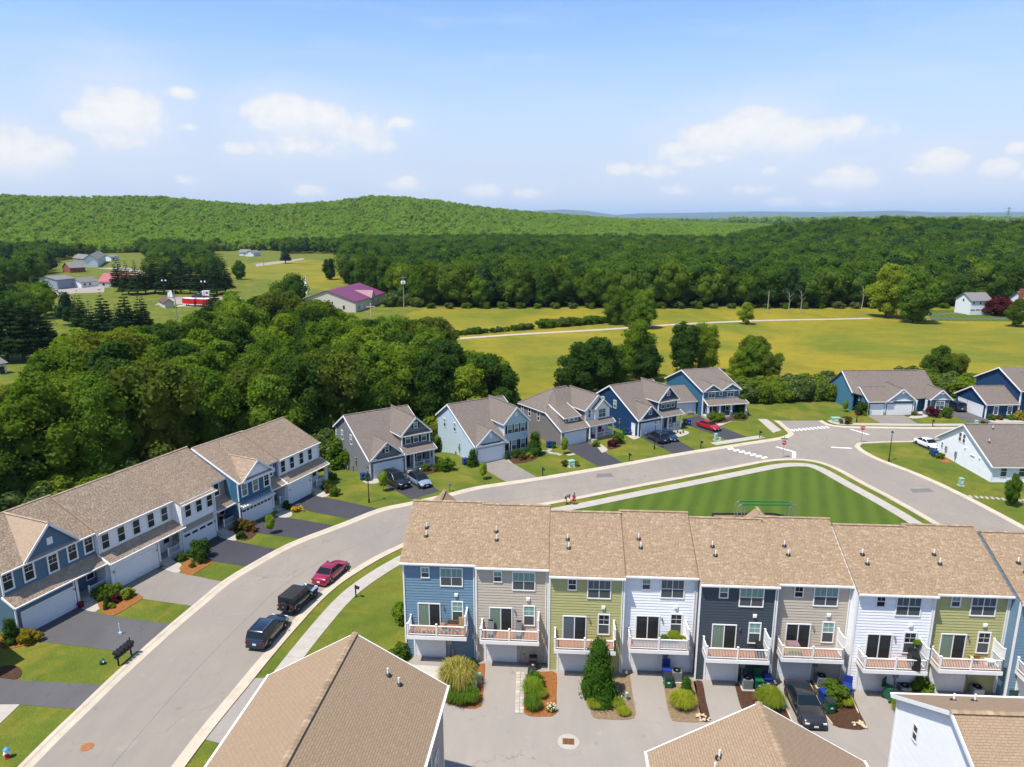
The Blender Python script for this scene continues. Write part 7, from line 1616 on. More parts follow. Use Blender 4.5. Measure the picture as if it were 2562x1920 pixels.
def t_wood(X, Y):
    x = pxx(X, Y); r = np.hypot(X, Y); e = np.where(x > 1075, 305, 305+ (1075-x)*.45)
    return (x > 868) & (r > e/np.cos(np.arctan2(X, Y))*.985)
X, Y = polar_pts(300, 905, -R(14), A1, 7.6, 61, t_wood); scatter('forest', X, Y, np.ones(len(X)), C_WOOD, 62, 'dark green forest beyond the yellow field')
nz_ = lambda X, Y, s: np.array([mnoise.noise(Vector((x*s, y*s, 3.1))) for x, y in zip(X, Y)])
CLEAR = [(700,705,150,62),(760,680,130,45),(590,665,70,45),(640,655,80,32),(240,730,125,80),(300,670,80,45),(170,740,80,65),(470,760,150,62),(870,740,125,80),(930,680,55,35),(330,700,50,30),(400,790,150,60),(60,940,110,60),(560,770,80,30),(215,672,95,26),(870,612,40,12),(790,690,110,50)]
def t_village(X, Y):
    x = pxx(X, Y); zc = Y*math.cos(CAM_P)+CAM_H*math.sin(CAM_P); y = 960-CAM_F*(Y*math.sin(CAM_P)-CAM_H*math.cos(CAM_P))/zc; ok = (x < 872)
    for px, py, w, h in CLEAR: ok &= (((x-px)/w)**2+((y-py)/h)**2 > 1)
    return ok & (nz_(X, Y, .014) > -.12+.25*(np.hypot(X, Y) < 330))
X, Y = polar_pts(300, 930, A0, -R(11), 8.8, 63, t_village); scatter('village_trees', X, Y, np.full(len(X), .82), C_WOOD, 64, 'scattered trees around the far village on the left')
X, Y = polar_pts(900, 2500, A0, A1, 9.2, 65, None, .9); scatter('hill_forest', X, Y, np.ones(len(X)), C_HILL, 66, 'light green forest covering the hills', 4.2)
X, Y = polar_pts(2500, 7000, A0, A1, 34, 67, lambda X, Y: nz_(X, Y, .0012) > -.05, 2.2); scatter('valley_forest', X, Y, np.full(len(X), 2.2), C_HILL, 68, 'woods of the far valley below the blue ridge')
# --- garden plants
def blades(key, H, W, n, mat, seed, w=.03, droop=.5):
    rg = np.random.RandomState(seed); a = rg.uniform(0, 6.28, n); r0 = rg.uniform(0, .18, n)*W; L_ = H*rg.uniform(.6, 1.1, n); out = W/2*rg.uniform(.25, 1.0, n)**.8; V = []; dx, dy = np.cos(a), np.sin(a)
    for f, z in ((0, 0), (.35, .62), (.75, .98), (1, .98-droop*.55)):
        cx = (r0+out*f**1.3)*dx; cy_ = (r0+out*f**1.3)*dy; ww = w*(1-f*.85); V.append(np.stack([cx-dy*ww, cy_+dx*ww, L_*z*(1-.12*(out/(W/2)))], 1)); V.append(np.stack([cx+dy*ww, cy_-dx*ww, L_*z*(1-.12*(out/(W/2)))], 1))
    V = np.stack(V, 1).reshape(-1, 3); b = (np.arange(n)*8)[:, None]; F = (b+np.array([[0,1,3,2,2,3,5,4,4,5,7,6]])).reshape(-1); me = npmesh('blades', V, F, 4); me.materials.append(mat); PROTO[key] = (me, None, H)
blades('fg', 2.1, 2.7, 3600, bl_grass, 71); blades('gg', .9, 1.3, 900, bl_green, 72); blades('lg', 1.3, 1.9, 2600, bl_lime, 73, .022); blades('sgr', .7, 1.0, 600, bl_green, 74)
def clump(key, p, h, label, wide=1.0):
    me, _, H = PROTO[key]; s = h/H; return link('grass_clump', me, None, None, (p[0], p[1], .04), rnd.uniform(0, 6), label=label, cat='ornamental grass', scale=(s*wide, s*wide, s))
clump('fg', zat(6,438,1240), 2.3, 'big golden fountain grass beside the blue townhouse driveway'); clump('gg', zat(6,400,1310), 1.0, 'green grass tuft at the front left of the fountain grass'); clump('gg', zat(6,455,1325), 1.1, 'middle green grass tuft in front of the fountain grass'); clump('gg', zat(6,510,1318), 1.1, 'green grass tuft in front of the utility cabinet')
clump('gg', zat(6,880,1270), 1.2, 'grass tuft behind the lowest one in the orange bed'); clump('gg', zat(6,880,1358), 1.0, 'lowest grass tuft in the orange bed'); shrub('sg', zat(6,890,1215), 1.3, 'leafy green plant beside the green bin of the beige townhouse'); clump('lg', zat(6,930,1290), .7, 'yellowish tuft at the right of the orange bed')
plant('ev', zat(6,1270,1300), 5.6, 'tall bushy evergreen in front of the sage green townhouse', 'tree', 'evergreen', None, None, .64, 'foliage', 'trunk'); clump('lg', zat(6,1385,1350), .7, 'lime tuft below the evergreen'); clump('lg', zat(6,1250,1345), .6, 'weedy tuft at the left foot of the evergreen', 1.4); clump('lg', zat(6,1420,1390), .5, 'weedy tuft at the right end of the evergreen bed', 1.4)
shrub('ev', zat(7,512,1290), 1.9, 'narrow green bush in the weathered mulch bed', .75); clump('lg', zat(7,490,1345), 1.1, 'lime grass in the weathered mulch bed', 1.2); clump('lg', zat(7,1005,1345), 1.45, 'round lime green grass beside the green utility post'); shrub('sg', zat(8,195,1285), 1.9, 'green bush between the blue bins'); clump('lg', zat(8,262,1300), .8, 'lime tuft below the leaning blue bin'); shrub('sl', zat(8,700,1248), 1.6, 'climbing bush at the right corner of the white townhouse'); clump('lg', zat(8,585,1340), .9, 'grass tuft left of the white gable house')
for px, py, lb in ((100,820,'upper'),(115,850,'lower')): shrub('sg', zat(6,px,py), 1.6, '%s green shrub on the lawn left of the blue townhouse' % lb)
shrub('sg', zat(6,100,1062), 1.5, 'green shrub at the left foot of the blue townhouse'); shrub('sd', zat(6,520,1120), 1.0, 'low shrub beneath the blue townhouse wall')
# stones and flowers at the bed ends
def rockpile(p, label, n=16, mat=None, r=.55):
    t_ = thing('stone_pile', label, 'stones', (p.x, p.y, .05))
    for i in range(n):
        a = rnd.uniform(0, 6.28); q = r*math.sqrt(rnd.random()); me = cached('rock', lambda: MB().sph((0,0,0),.13,.1,.08,6,4).mesh('stone')); link('stone', me, mat or pale_stone, t_, (q*math.cos(a), q*math.sin(a)*.7, .05+rnd.random()*.08), rnd.uniform(0, 6), scale=(rnd.uniform(.7,1.3),)*3)
pale_stone = plain('pale_stones', (.50,.40,.27), .9, var=.25)
rockpile(zat(7,618,1418), 'pale stones at the end of the dark mulch strip'); rockpile(zat(8,345,1420), 'pale stones at the end of the bed beside the sports car'); shrub('sl', zat(6,995,1372), .6, 'small plant with white flowers at the end of the orange bed')
link('flowers', foliage_mesh('flowers', [(0,0,.3,.4,.3)], 60, .16, petal_w, 5, core=0), None, None, tuple(zat(6,995,1375))[:2]+(.1,), label='white flowers at the corner of the orange bed', cat='flowers')
# timber edging of the beds
def edging(k, pts, label, mat=None):
    t_ = thing('bed_edging', label, 'edging', (0,0,0)); P = [zat(k, *p) for p in pts]
    for a, b in zip(P, P[1:]): MB().bar((a.x,a.y,.07),(b.x,b.y,.07),.09,.1).obj('timber', mat or pale_stone, t_)
edging(7, [(1012,1195),(1075,1290),(1140,1440)], 'pale timber edge left of the sports car'); edging(8, [(60,1180),(130,1340),(190,1415)], 'pale timber edge right of the sports car'); edging(8, [(300,1262),(340,1350)], 'pale timber edge beside the white townhouse driveway'); edging(8, [(490,1232),(590,1395)], 'pale timber edge by the white gable house')
# paver walk beside the orange bed
pv = thing('paver_walk', 'narrow walk of pale square pavers beside the beige townhouse driveway', 'walk', (0,0,0)); c0 = [zat(6,785,1145), zat(6,838,1145), zat(6,830,1390), zat(6,777,1388)]; nr = 13
for i in range(nr):
    for j in range(2):
        f0, f1 = (i+.04)/nr, (i+.96)/nr; g0_, g1_ = (j+.04)/2, (j+.96)/2; L0 = lambda f, g_: c0[0].lerp(c0[3], f).lerp(c0[1].lerp(c0[2], f), g_); q = [L0(f0,g0_), L0(f0,g1_), L0(f1,g1_), L0(f1,g0_)]; ce = sum(q, Vector())/4
        MB().prism([(v.x-ce.x, v.y-ce.y) for v in q], 0, .06).obj('paver', walk_m if (i+j) % 3 else concrete, pv, (ce.x, ce.y, .02+rnd.uniform(0,.01)))
# shrubs by the row houses
for k, z, x, y, h, lb in [('sg',1,560,745,1.5,'green shrub under the porch rail of the steel blue row house'),('sg',1,625,735,1.4,'round green shrub left of the white row house garage'),('sl',1,685,745,1.1,'lime shrub at the edge of the pale driveway'),('cv',1,580,785,1.3,'small pointed evergreen in the orange mulch bed'),('cv',1,640,745,1.0,'tiny pointed evergreen among the porch shrubs'),('sp',1,625,770,.9,'dark purple shrub in the orange mulch bed'),('sl',1,600,800,.6,'low lime plant in the orange mulch bed'),('cv',1,570,810,.8,'lowest little evergreen in the orange mulch bed'),
 ('cv',1,65,985,2.6,'dark conical evergreen at the corner of the steel blue row house'),('sy',1,155,985,1.4,'golden shrub beside the dark driveway corner'),('sd',1,1075,540,2.4,'dark mushroom shaped small tree beside the sealed driveway'),('sg',1,1040,580,.6,'small green plant in the bed by the sealed driveway'),('sg',1,985,545,.9,'green plant at the foot of the porch in the row'),
 ('sr',1,1300,375,1.5,'reddish shrub below the porch with dark chairs'),('sr',1,1350,385,1.3,'russet shrub right of the reddish one by the porch'),('sd',1,1300,425,1.0,'dark shrub at the front of the russet bed'),('yt',1,1460,400,3.0,'young thin tree on the lawn strip between the sealed driveways'),('sd',1,1545,265,1.1,'dark shrub at the far pergola porch'),('sy',1,1595,280,.8,'yellow flowering plant by the far row house'),('sd',3,370,1185,1.4,'dark round shrub beside the last row house porch'),('sg',3,430,1235,1.3,'green round shrub at the lawn corner of the last row house'),('sr',3,405,1210,1.2,'reddish green shrub between the two round ones'),('sl',3,425,1100,1.0,'pale leafy plant by the air conditioner of the grey house'),
 ('sg',3,1160,1040,1.2,'shrub under the porch of the grey house, left'),('sd',3,1240,1035,1.2,'shrub under the porch of the grey house, middle'),('sg',3,1305,1035,2.2,'big round shrub at the right end of the grey house porch bed'),('yt',3,1610,1105,3.2,'wispy young tree on the lawn left of the pale driveway'),('yt',3,820,1200,3.6,'staked sapling on the lawn beside the street lamp'),('cv',3,1525,1000,3.0,'narrow evergreen at the pale blue house corner'),('cv',3,1800,945,1.5,'small pointed evergreen at the pale blue house door'),
 ('sd',3,1868,930,1.5,'dark ball shrub, first under the pale blue house windows'),('sd',3,1925,920,1.2,'dark ball shrub, second under the pale blue house windows'),('sr',3,1918,950,1.0,'reddish shrub in front of the dark ball shrubs'),('sl',3,1972,935,1.0,'yellow green shrub at the end of the pale blue house bed'),('cv',4,280,910,4.2,'tall narrow dark tree between the pale blue and taupe houses'),('yt',4,510,905,3.4,'small leafy tree by the taupe house driveway'),('sr',4,520,1000,1.0,'reddish shrub left of the green transformer'),('sl',4,605,998,.9,'yellow green shrub right of the green transformer'),
 ('sl',4,760,845,1.1,'shrub with yellow flowers at the taupe house steps'),('sp',4,895,845,1.3,'purple shrub under the taupe house porch'),('sg',4,935,820,2.0,'green bush at the right corner of the taupe house porch'),('sl',4,1700,645,1.8,'large bright shrub before the twin gabled house porch'),('sg',4,1750,640,1.6,'shrub right of the large bright one at the twin gabled house'),('cv',4,1905,590,4.4,'dark conical evergreen at the right end of the twin gabled house'),('sd',4,1870,625,1.2,'dark shrub in the round bed beside the conical evergreen'),('sd',4,1915,625,1.3,'second dark shrub at the foot of the conical evergreen'),
 ('sd',5,915,565,2.6,'round dark bush at the left corner of the teal ranch house'),('sl',5,940,572,.9,'lime plant at the left garage pier of the teal ranch'),('yt',5,795,545,2.8,'young spreading tree on the lawn left of the teal ranch'),('sr',5,800,635,1.6,'brownish bush around the corner utility boxes'),('sg',5,1310,570,.9,'green shrub bed before the teal ranch porch'),('sp',5,1455,578,1.9,'dark purple bush below the teal ranch window'),('sd',5,1560,585,2.0,'dark green bush at the end of the teal ranch'),('sg',5,1500,590,.9,'low shrub right of the purple bush'),('sg',5,1895,605,1.2,'green shrub under the navy house windows, left'),('sr',5,1960,605,1.0,'russet shrub under the navy house windows, middle'),('sg',5,2050,605,1.2,'green shrub under the navy house windows, right'),('sy',5,2120,605,2.0,'golden bush at the right edge below the navy house'),('sr',5,1835,655,1.2,'russet shrub beside the box at the long dark driveway'),('sg',5,1515,900,1.1,'green shrub at the left wall of the white ranch house')]:
    shrub(k, zat(z, x, y), h*(.85 if k == 'yt' else 1), lb, .55 if k == 'yt' else 1.0)
plant('a', zat(5,2048,1255), 4.6, 'young tree on the lawn at the right edge below the white ranch house', wide=.6)
shrub('pm', at(2500,790), 7.5, 'large purple leaved bush between the white garage and white house')
link('flowers', foliage_mesh('flowers', [(0,0,.2,.5,.3),(.7,.2,.2,.4,.3)], 120, .16, petal_y, 6, core=0), None, None, tuple(zat(1,1590,285))[:2]+(.3,), label='yellow flowers by the far row house path', cat='flowers')
# ------------------------------------------------------------------ distant buildings
roof_purple = plain('purple_metal_roof', (.155,.030,.085), .5, var=.12, scale=.4); roof_rose = plain('rose_metal_roof', (.33,.085,.10), .5); roof_grey = plain('grey_shingle_roof', (.17,.16,.155), .9, var=.2); roof_red = plain('red_roof', (.30,.02,.03), .6)
cream = plain('cream_wall', (.55,.51,.43), .7, var=.06); bwhite = plain('white_boards', (.72,.74,.77), .6, var=.05); brick_m = plain('red_brick', (.27,.085,.05), .9, var=.3, scale=2); slate = plain('blue_grey_wall', (.25,.29,.33), .7)
def far_house(name, label, B, C, ze, depth, rise, wm, rm, wins=(), cat='building', ov=.4, doors=(), base=0.0):
    """eave line B-C seen in the photograph at height ze; the house stands behind it"""
    b, c = at(*B, ze), at(*C, ze); u = (c-b); u.z = 0; L_ = u.length; ang = math.atan2(u.y, u.x); z0 = gh(b.x, b.y); t_ = thing(name, label, cat, (b.x, b.y, base), ang); h = ze-base
    m = MB(); m.ext([(0,0,-.5),(0,depth,-.5),(0,depth,h),(0,depth/2,h+rise-.1),(0,0,h)], (L_,0,0)); m.obj('wall', wm, t_)
    k = rise/(depth/2); m = MB()
    m.ext([(-ov,-ov,h-ov*k),(-ov,depth/2,h+rise),(-ov,depth/2,h+rise+.2),(-ov,-ov,h-ov*k+.2)], (L_+2*ov,0,0)); m.ext([(-ov,depth+ov,h-ov*k),(-ov,depth+ov,h-ov*k+.2),(-ov,depth/2,h+rise+.2),(-ov,depth/2,h+rise)], (L_+2*ov,0,0)); m.obj('roof', rm, t_)
    for fx, z, w, hh in wins:
        f = MB().box(-w/2-.08,-.06,-.08,w/2+.08,-.01,hh+.08).obj('window', white, t_, (fx*L_, 0, z)); MB().box(-w/2,-.08,0,w/2,-.061,hh).obj('pane', gl_dark, f)
    for fx, w, hh in doors: MB().box(-w/2,-.05,0,w/2,-.005,hh).obj('door', white_panel, t_, (fx*L_, 0, 0))
    return t_, L_, h
def end_window(t_, y, z, w, hh, side=-1, L_=0):
    f = MB().box(-.06,-w/2-.08,-.08,-.01,w/2+.08,hh+.08).obj('window', white, t_, (0 if side < 0 else L_+.07, y, z)); MB().box(-.08,-w/2,0,-.061,w/2,hh).obj('pane', gl_dark, f)
zq = lambda x0, y0, s: (lambda x, y: (x0+s*x, y0+s*y))
z_ = zq(780,680,300/2212.); Bc, Cc = z_(805,560), z_(1345,392)
ch, L_, h = far_house('hall', 'cream hall with a big purple metal roof beyond the wood', Bc, Cc, 4.2, 24, 4.2, cream, roof_purple, [(.1,1.0,.9,1.2),(.58,1.2,.9,1.2),(.75,1.4,.8,1.0),(.9,1.4,.8,1.0)], 'hall', doors=((.2,1.6,2.4),))
m = MB(); m.ext([(L_*.46,-.7,h-.1),(L_*.58,-.7,h-.1),(L_*.52,-.7,h+2.6)], (0,.4,0)); m.obj('gablet', cream, ch); m = MB(); m.add([(L_*.45,-.9,h-.2),(L_*.52,-.9,h+2.9),(L_*.52,9,h+2.9),(L_*.45,3,h-.1),(L_*.59,-.9,h-.2),(L_*.59,3,h-.1)], [(0,1,2,3),(1,4,5,2)]); m.obj('gablet_roof', roof_purple, ch)
f = MB().box(-.9,-.06,0,.9,-.01,1.6).obj('window', white, ch, (L_*.52,-.7,h-1.6)); MB().box(-.7,-.08,.1,.7,-.061,1.5).obj('pane', gl_bluish, f)
for y, z in ((5,1.2),(11,1.2),(17,1.2)): end_window(ch, y, z, .9, 1.5)
m = MB(); m.ext([(L_,4,-.3),(L_,14,-.3),(L_,14,3.4),(L_,9,5.2),(L_,4,3.4)], (9,0,0)); m.obj('wing', slate, ch); m = MB(); m.ext([(L_,3.5,3.3),(L_,9,5.3),(L_,9,5.5),(L_,3.5,3.5)], (9.4,0,0)); m.ext([(L_,14.5,3.3),(L_,14.5,3.5),(L_,9,5.5),(L_,9,5.3)], (9.4,0,0)); m.obj('wing_roof', roof_purple, ch)
g = at(1092*.13562+780, 830*.13562+680); cr = thing('cross', 'pale wooden cross on the grass by the purple roofed hall', 'cross', (g.x, g.y, 0)); MB().box(-.18,-.15,0,.18,.15,5.2).obj('upright', pale_stone, cr); MB().box(-1.7,-.12,3.6,1.7,.12,4.0).obj('beam', pale_stone, cr)
g = at(767, 738); st = thing('steeple', 'slim white church steeple rising from the trees', 'steeple', (g.x, g.y, 0), 0, None, (.6,.6,.6)); MB().cbox((0,0,4),(2.4,2.4,8)).obj('tower', bwhite, st); m = MB(); m.lathe((0,0,8), [(1.5,0),(.9,1.6),(.04,8.2)], 8); m.obj('spire', bwhite, st)
for k in range(4): a = k*math.pi/2; MB().cbox((1.21*math.cos(a),1.21*math.sin(a),6.6),(.08,.9,1.5),a).obj('louvre', roof_purple, st)
z_ = zq(2360,710,202/2212.)
wb_, L_, h = far_house('garage_building', 'white four door garage building with grey roof at the forest edge', z_(780,470), z_(1335,462), 5.6, 8.5, 2.6, bwhite, roof_grey, [(.12,4.2,.6,.9),(.45,4.2,.6,.9),(.8,4.2,.6,.9)], 'garage')
for k in range(4):
    d = MB().box(-1.05,-.05,0,1.05,-.005,2.4).obj('garage_door', white_panel, wb_, (L_*(.11+.245*k), 0, 0)); MB().box(-.85,-.07,1.75,.85,-.051,2.15).obj('door_light', gl_dark, d)
end_window(wb_, 4.2, 5.0, .8, 1.0)
z2_, L2_, h2 = far_house('farmhouse', 'white farmhouse with a red brick chimney at the right edge', z_(2250,470), z_(2700,470), 5.8, 9, 3.0, bwhite, roof_grey, [(.2,1.2,1,1.6),(.6,1.2,1,1.6)], 'house')
end_window(z2_, 2.6, 3.9, 1.0, 1.5); end_window(z2_, 6.2, 1.0, 1.2, 1.6); MB().box(-1.1,1.2,-.3,-.02,2.6,10.2).obj('chimney', brick_m, z2_)
far_house('cottage', 'white cottage with a red roof above the meadow', (1018,672), (1040,656), 5.2, 8, 4.2, bwhite, roof_red, [(.5,1.2,1,1.4)], 'house')
z_ = zq(100,600,280/2212.)
far_house('house', 'house with rose coloured metal roof in the village', z_(1150,830), z_(1830,830), 3.2, 14, 4.0, cream, roof_rose, [(.15,1,1.2,1.4),(.85,1,1.2,1.4)], 'house')
far_house('house', 'low white house left of the rose roofed one', z_(810,850), z_(1150,815), 2.8, 9, 2.2, bwhite, roof_grey, [(.2,1,1.2,1.2),(.5,1,1.2,1.2)], 'house')
far_house('house', 'brick house with wide grey hipped roof on the village green', z_(590,560), z_(890,545), 3.4, 12, 3.4, brick_m, roof_grey, [(.45,.8,1,1.8),(.62,.8,1,1.8)], 'house')
far_house('house', 'white two storey house with steep grey roof at the back of the village', z_(1130,390), z_(1290,300), 6.0, 9, 3.6, bwhite, roof_grey, [(.4,3.8,1.2,1.4)], 'house'); far_house('house', 'small grey roofed house behind the white van in the village', z_(650,360), z_(860,380), 3.2, 9, 3.2, slate, roof_grey, [(.5,1,1.2,1.2)], 'house'); far_house('house', 'blue and white house behind pines at the back of the village', z_(1400,345), z_(1560,335), 3.6, 8, 1.6, bwhite, roof_grey, [(.3,1,1.4,1.6)], 'house')
far_house('house', 'pale grey workshop with low roof beside the village road', z_(330,800), z_(690,765), 5.0, 14, 1.6, slate, roof_grey, [(.8,1.5,1,1)], 'building'); far_house('house', 'white bungalow in the far meadow on the left', (598,632), (624,632), 3.4, 8, 2.8, bwhite, roof_grey, [(.5,1,1,1.2)], 'house'); far_house('house', 'second white bungalow in the far meadow', (634,634), (652,632), 3.2, 8, 2.4, bwhite, roof_grey, [(.5,1,1,1.2)], 'house')
far_house('house', 'tan roofed house among the trees on the foot of the hill', (850,608), (876,606), 4, 9, 3, cream, pale_stone, [(.5,1,1,1.2)], 'house'); far_house('shed', 'small white shed with dark doors at the left edge', (-6,912), (14,908), 2.6, 4, 1.0, bwhite, roof_grey, [(.4,.1,1.2,1.8)], 'shed'); far_house('shed', 'little brown roofed shed beside the car park', (398,752), (412,758), 2.4, 3.5, 1.4, cream, plain('brown_shed_roof', (.10,.05,.04), .8), [(.5,.6,.5,.7)], 'shed')
# red trailers, vehicles and sign on the car park
z_ = zq(380,640,260/2212.)
def far_trailer(px, py, L_, label, mat, h=3.2, ang=R(-25)):
    g = at(px, py); t_ = thing('trailer', label, 'trailer', (g.x, g.y, .05), ang); MB().box(-L_/2,-1.3,.7,L_/2,1.3,h).obj('body', mat, t_); MB().box(-L_/2-.02,-1.32,h,L_/2+.02,1.32,h+.12).box(-L_/2,-1.33,.55,L_/2,1.33,.9).obj('roof_edge', bwhite, t_)
    for x in (-.9, .3): 
        for s in (-1, 1): MB().cyl((x,s*1.15,.42),(x,s*1.36,.42),.42,n=10).obj('wheel', tyre_m, t_)
    f = MB().box(-.5,-.03,0,.5,0,1.0).obj('hatch', sign_red, t_, (L_*.2,-1.3,1.6))
far_trailer(*z_(830,1070), 7, 'left of the two bright red trailers on the car park', plain('bright_red_trailer', (.5,.012,.02), .5)); far_trailer(*z_(1080,1080), 7, 'right of the two bright red trailers on the car park', MATS['bright_red_trailer']); far_trailer(*z_(1160,880), 3.2, 'white box trailer behind the dark pickup on the car park', bwhite, 2.8, R(10))
def far_car(style, mat, px, py, rz, label): c = make_car(style, mat, label); g = at(px, py); c.location = (g.x, g.y, gh(g.x, g.y)+.05); c.rotation_euler = (0, 0, rz)
far_car('bigsuv', P_DBLUE, *z_(960,890), R(180), 'dark blue pickup hitched to the white box trailer'); far_car('hatch', P_WHITE, *z_(1450,1095), R(170), 'white van at the right side of the car park'); far_car('sedan', P_CRIMSON, *z_(480,800), 0, 'dark red car beyond the arched sign'); far_car('hatch', P_WHITE, 212, 653, 0, 'white camper behind the brick house in the village')
g = at(*z_(390,900)); sg = thing('arched_sign', 'white arched sign board in the planting by the car park', 'sign', (g.x, g.y, 0), R(-15)); MB().ext([(1.3*math.cos(a*math.pi/10),0,1.6+1.9*math.sin(a*math.pi/10)) for a in range(11)]+[(-1.3,0,.3),(1.3,0,.3)], (0,.4,0)).obj('board', bwhite, sg); MB().box(-1.6,-.2,0,1.6,.6,.4).obj('base', stone_m, sg)
for px, py, lb in ((295,905,'left'),(1125,935,'right')):
    g = at(*z_(px, py)); t_ = thing('car_park_lamp', 'twin headed car park lamp on the %s' % lb, 'lamp', (g.x, g.y, 0)); MB().cyl((0,0,0),(0,0,8.2),.12,.08,8).bar((-.8,0,8.2),(.8,0,8.2),.1,.1).obj('pole', trunk_m, t_)
    for s in (-1, 1): MB().sph((s*.85,0,8.3),.42,nu=8,nv=5).obj('globe', bwhite, t_)
flat('car_park', [tuple(at(*z_(*p))[:2]) for p in [(60,1060),(300,900),(560,880),(1000,880),(1700,890),(1900,900),(1900,1200),(1650,1150),(1380,1060),(1150,1040),(300,1035)]], .03, alley_m)
flat('village_road', [tuple(at(*p)[:2]) for p in [(120,745),(180,735),(260,732),(262,718),(300,715),(300,705),(190,710),(120,716),(60,730),(0,752),(0,768),(60,755)]], .03, alley_m); flat('village_road', [tuple(at(*p)[:2]) for p in [(240,672),(300,676),(380,690),(420,700),(420,694),(310,668)]], .03, alley_m); flat('village_road', [tuple(at(*p)[:2]) for p in [(640,668),(700,660),(760,650),(762,646),(700,654),(640,661)]], .06, alley_m)
flat('path', [tuple(at(*p)[:2]) for p in [(440,822),(560,815),(700,818),(700,822),(560,820),(440,827)]], .03, walk_m); flat('path', [tuple(at(*z_(*p))[:2]) for p in [(880,1085),(700,1080),(520,1090),(560,1060),(700,1050)]], .04, walk_m)
# field track
TR = smooth([tuple(at(px, py)[:2]) for px, py in [(1060,852),(1130,849),(1300,837),(1500,826),(1700,812),(1900,803),(2100,799),(2180,797)]], 5); gravel = ground('gravel_track', [(.3, (.30,.25,.20)), (.6, (.42,.37,.31))], .6, 4)
ribbon('field_track', offset(TR, 1.5), offset(TR, -1.5), .05, gravel)
TR2 = smooth([tuple(at(px, py)[:2]) for px, py in [(2320,790),(2400,783),(2470,778),(2530,780),(2560,781)]], 5); ribbon('field_track', offset(TR2, 1.3), offset(TR2, -1.3), .05, drive_mid); TR3 = smooth([tuple(at(px, py)[:2]) for px, py in [(2310,796),(2400,799),(2500,798),(2620,797)]], 5); ribbon('field_track', offset(TR3, 1.2), offset(TR3, -1.2), .05, drive_mid)
flat('green', [tuple(at(*p)[:2]) for p in [(2320,776),(2500,775),(2600,778),(2600,806),(2330,803)]], .03, stripe_m)
# power poles and wires
pole_w = plain('weathered_pole', (.30,.27,.23), .9); POLES = {}
def pole(key, px, py, h, label, arms=1, can=False):
    g = at(px, py); t_ = thing('utility_pole', label, 'utility pole', (g.x, g.y, 0), R(15)); MB().cyl((0,0,-.3),(0,0,h),.22,.13,8).obj('pole', pole_w, t_); POLES[key] = Vector((g.x, g.y, h-.5))
    if arms: MB().box(-1.6,-.09,h-.9,1.6,.09,h-.7).obj('crossarm', pole_w, t_)
    if can:
        for s in (-1, 1): MB().lathe((s*.55,0,h-3.6), [(.38,0),(.42,.1),(.42,1.2),(.2,1.4)], 10).obj('transformer', bwhite, t_)
pole('a', 1011, 770, 13.5, 'pale power pole with twin transformers beside the scrub', 1, True); pole('b', 1057, 752, 9.5, 'thin power pole right of the one with transformers', 0); pole('c', 1589, 785, 10.5, 'slim pole standing at the foot of the forest by the track', 0); pole('d', 1920, 785, 9, 'short pole before the forest right of the lone tree', 0); pole('e', 660, 665, 13, 'tall pole in the far meadow left of the spruce', 1); pole('f', 884, 650, 11, 'pole in front of the trees behind the meadow', 0); pole('g', 443, 800, 11, 'thin pole on the car park lawn', 0); pole('h', 545, 690, 13, 'pole among the trees right of the pines', 1)
def wire(a, b, label):
    m = MB(); A, B = POLES[a] if isinstance(a, str) else a, POLES[b] if isinstance(b, str) else b; prev = None
    for k in range(9):
        q = A.lerp(B, k/8)+Vector((0,0,-2.0*math.sin(math.pi*k/8)))
        if prev is not None: m.cyl(prev, q, .03, n=4)
        prev = q
    m.obj('power_line', dark_trim, label=label, cat='power line')
wire('a', 'b', 'power line from the transformer pole to the thin pole'); wire('h', 'e', 'power line over the far meadow trees'); A_ = at(0, 745, 0); wire(Vector((at(0,640,12).x, at(0,640,12).y, 12)), Vector((at(330,620,12).x, at(330,620,12).y, 12)), 'power line crossing the village trees on the left')
# dead trunks in the forest front, water tower and pylon on the horizon
for px, py, h, lb in ((2002,783,9,'left'),(2155,775,10,'right'),(1972,780,8,'leftmost')):
    g = at(px, py); t_ = thing('bare_tree', 'pale bare trunk at the forest edge, %s of the three' % ('middle' if lb == 'left' else lb), 'tree', (g.x, g.y, 0)); m = MB(); m.cyl((0,0,0),(.3,0,h*.5),.2,.14,7).cyl((.3,0,h*.5),(-.2,.2,h),.14,.05,6); m.obj('trunk', pole_w, t_); m = MB()
    for a in range(5): m.cyl((.1,0,h*(.5+.08*a)),(1.8*math.cos(a*2.1),1.2*math.sin(a*2.1),h*(.72+.08*a)),.06,.02,5)
    m.obj('branches', pole_w, t_)
a_, e_ = px2ae(1942, 548); d_ = 5200; wt = thing('water_tower', 'tiny white water tower on the horizon before the blue ridge', 'water tower', (d_*math.sin(a_), d_*math.cos(a_), 0)); MB().cyl((0,0,-5),(0,0,22),2.0,n=8).obj('shaft', bwhite, wt); MB().sph((0,0,26),10,10,7,12,8).obj('tank', bwhite, wt)
a_, e_ = px2ae(2519, 560); d_ = 1500; g = (d_*math.sin(a_), d_*math.cos(a_)); py_ = thing('pylon', 'faint lattice pylon above the trees at the right', 'pylon', (g[0], g[1], gh(*g))); m = MB()
for s, q in ((-1,-1),(-1,1),(1,-1),(1,1)): m.bar((s*3,q*3,0),(s*.5,q*.5,46),.35,.35)
m.obj('legs', grey_metal, py_); m = MB()
for z in (34, 39, 44): m.bar((-7,0,z),(7,0,z),.4,.4)
for k in range(6): m.bar((-3+k*.42,-3+k*.42,k*7.5),(3-(k+1)*.42,-3+(k+1)*.42,(k+1)*7.5),.25,.25)
m.obj('arms', grey_metal, py_)
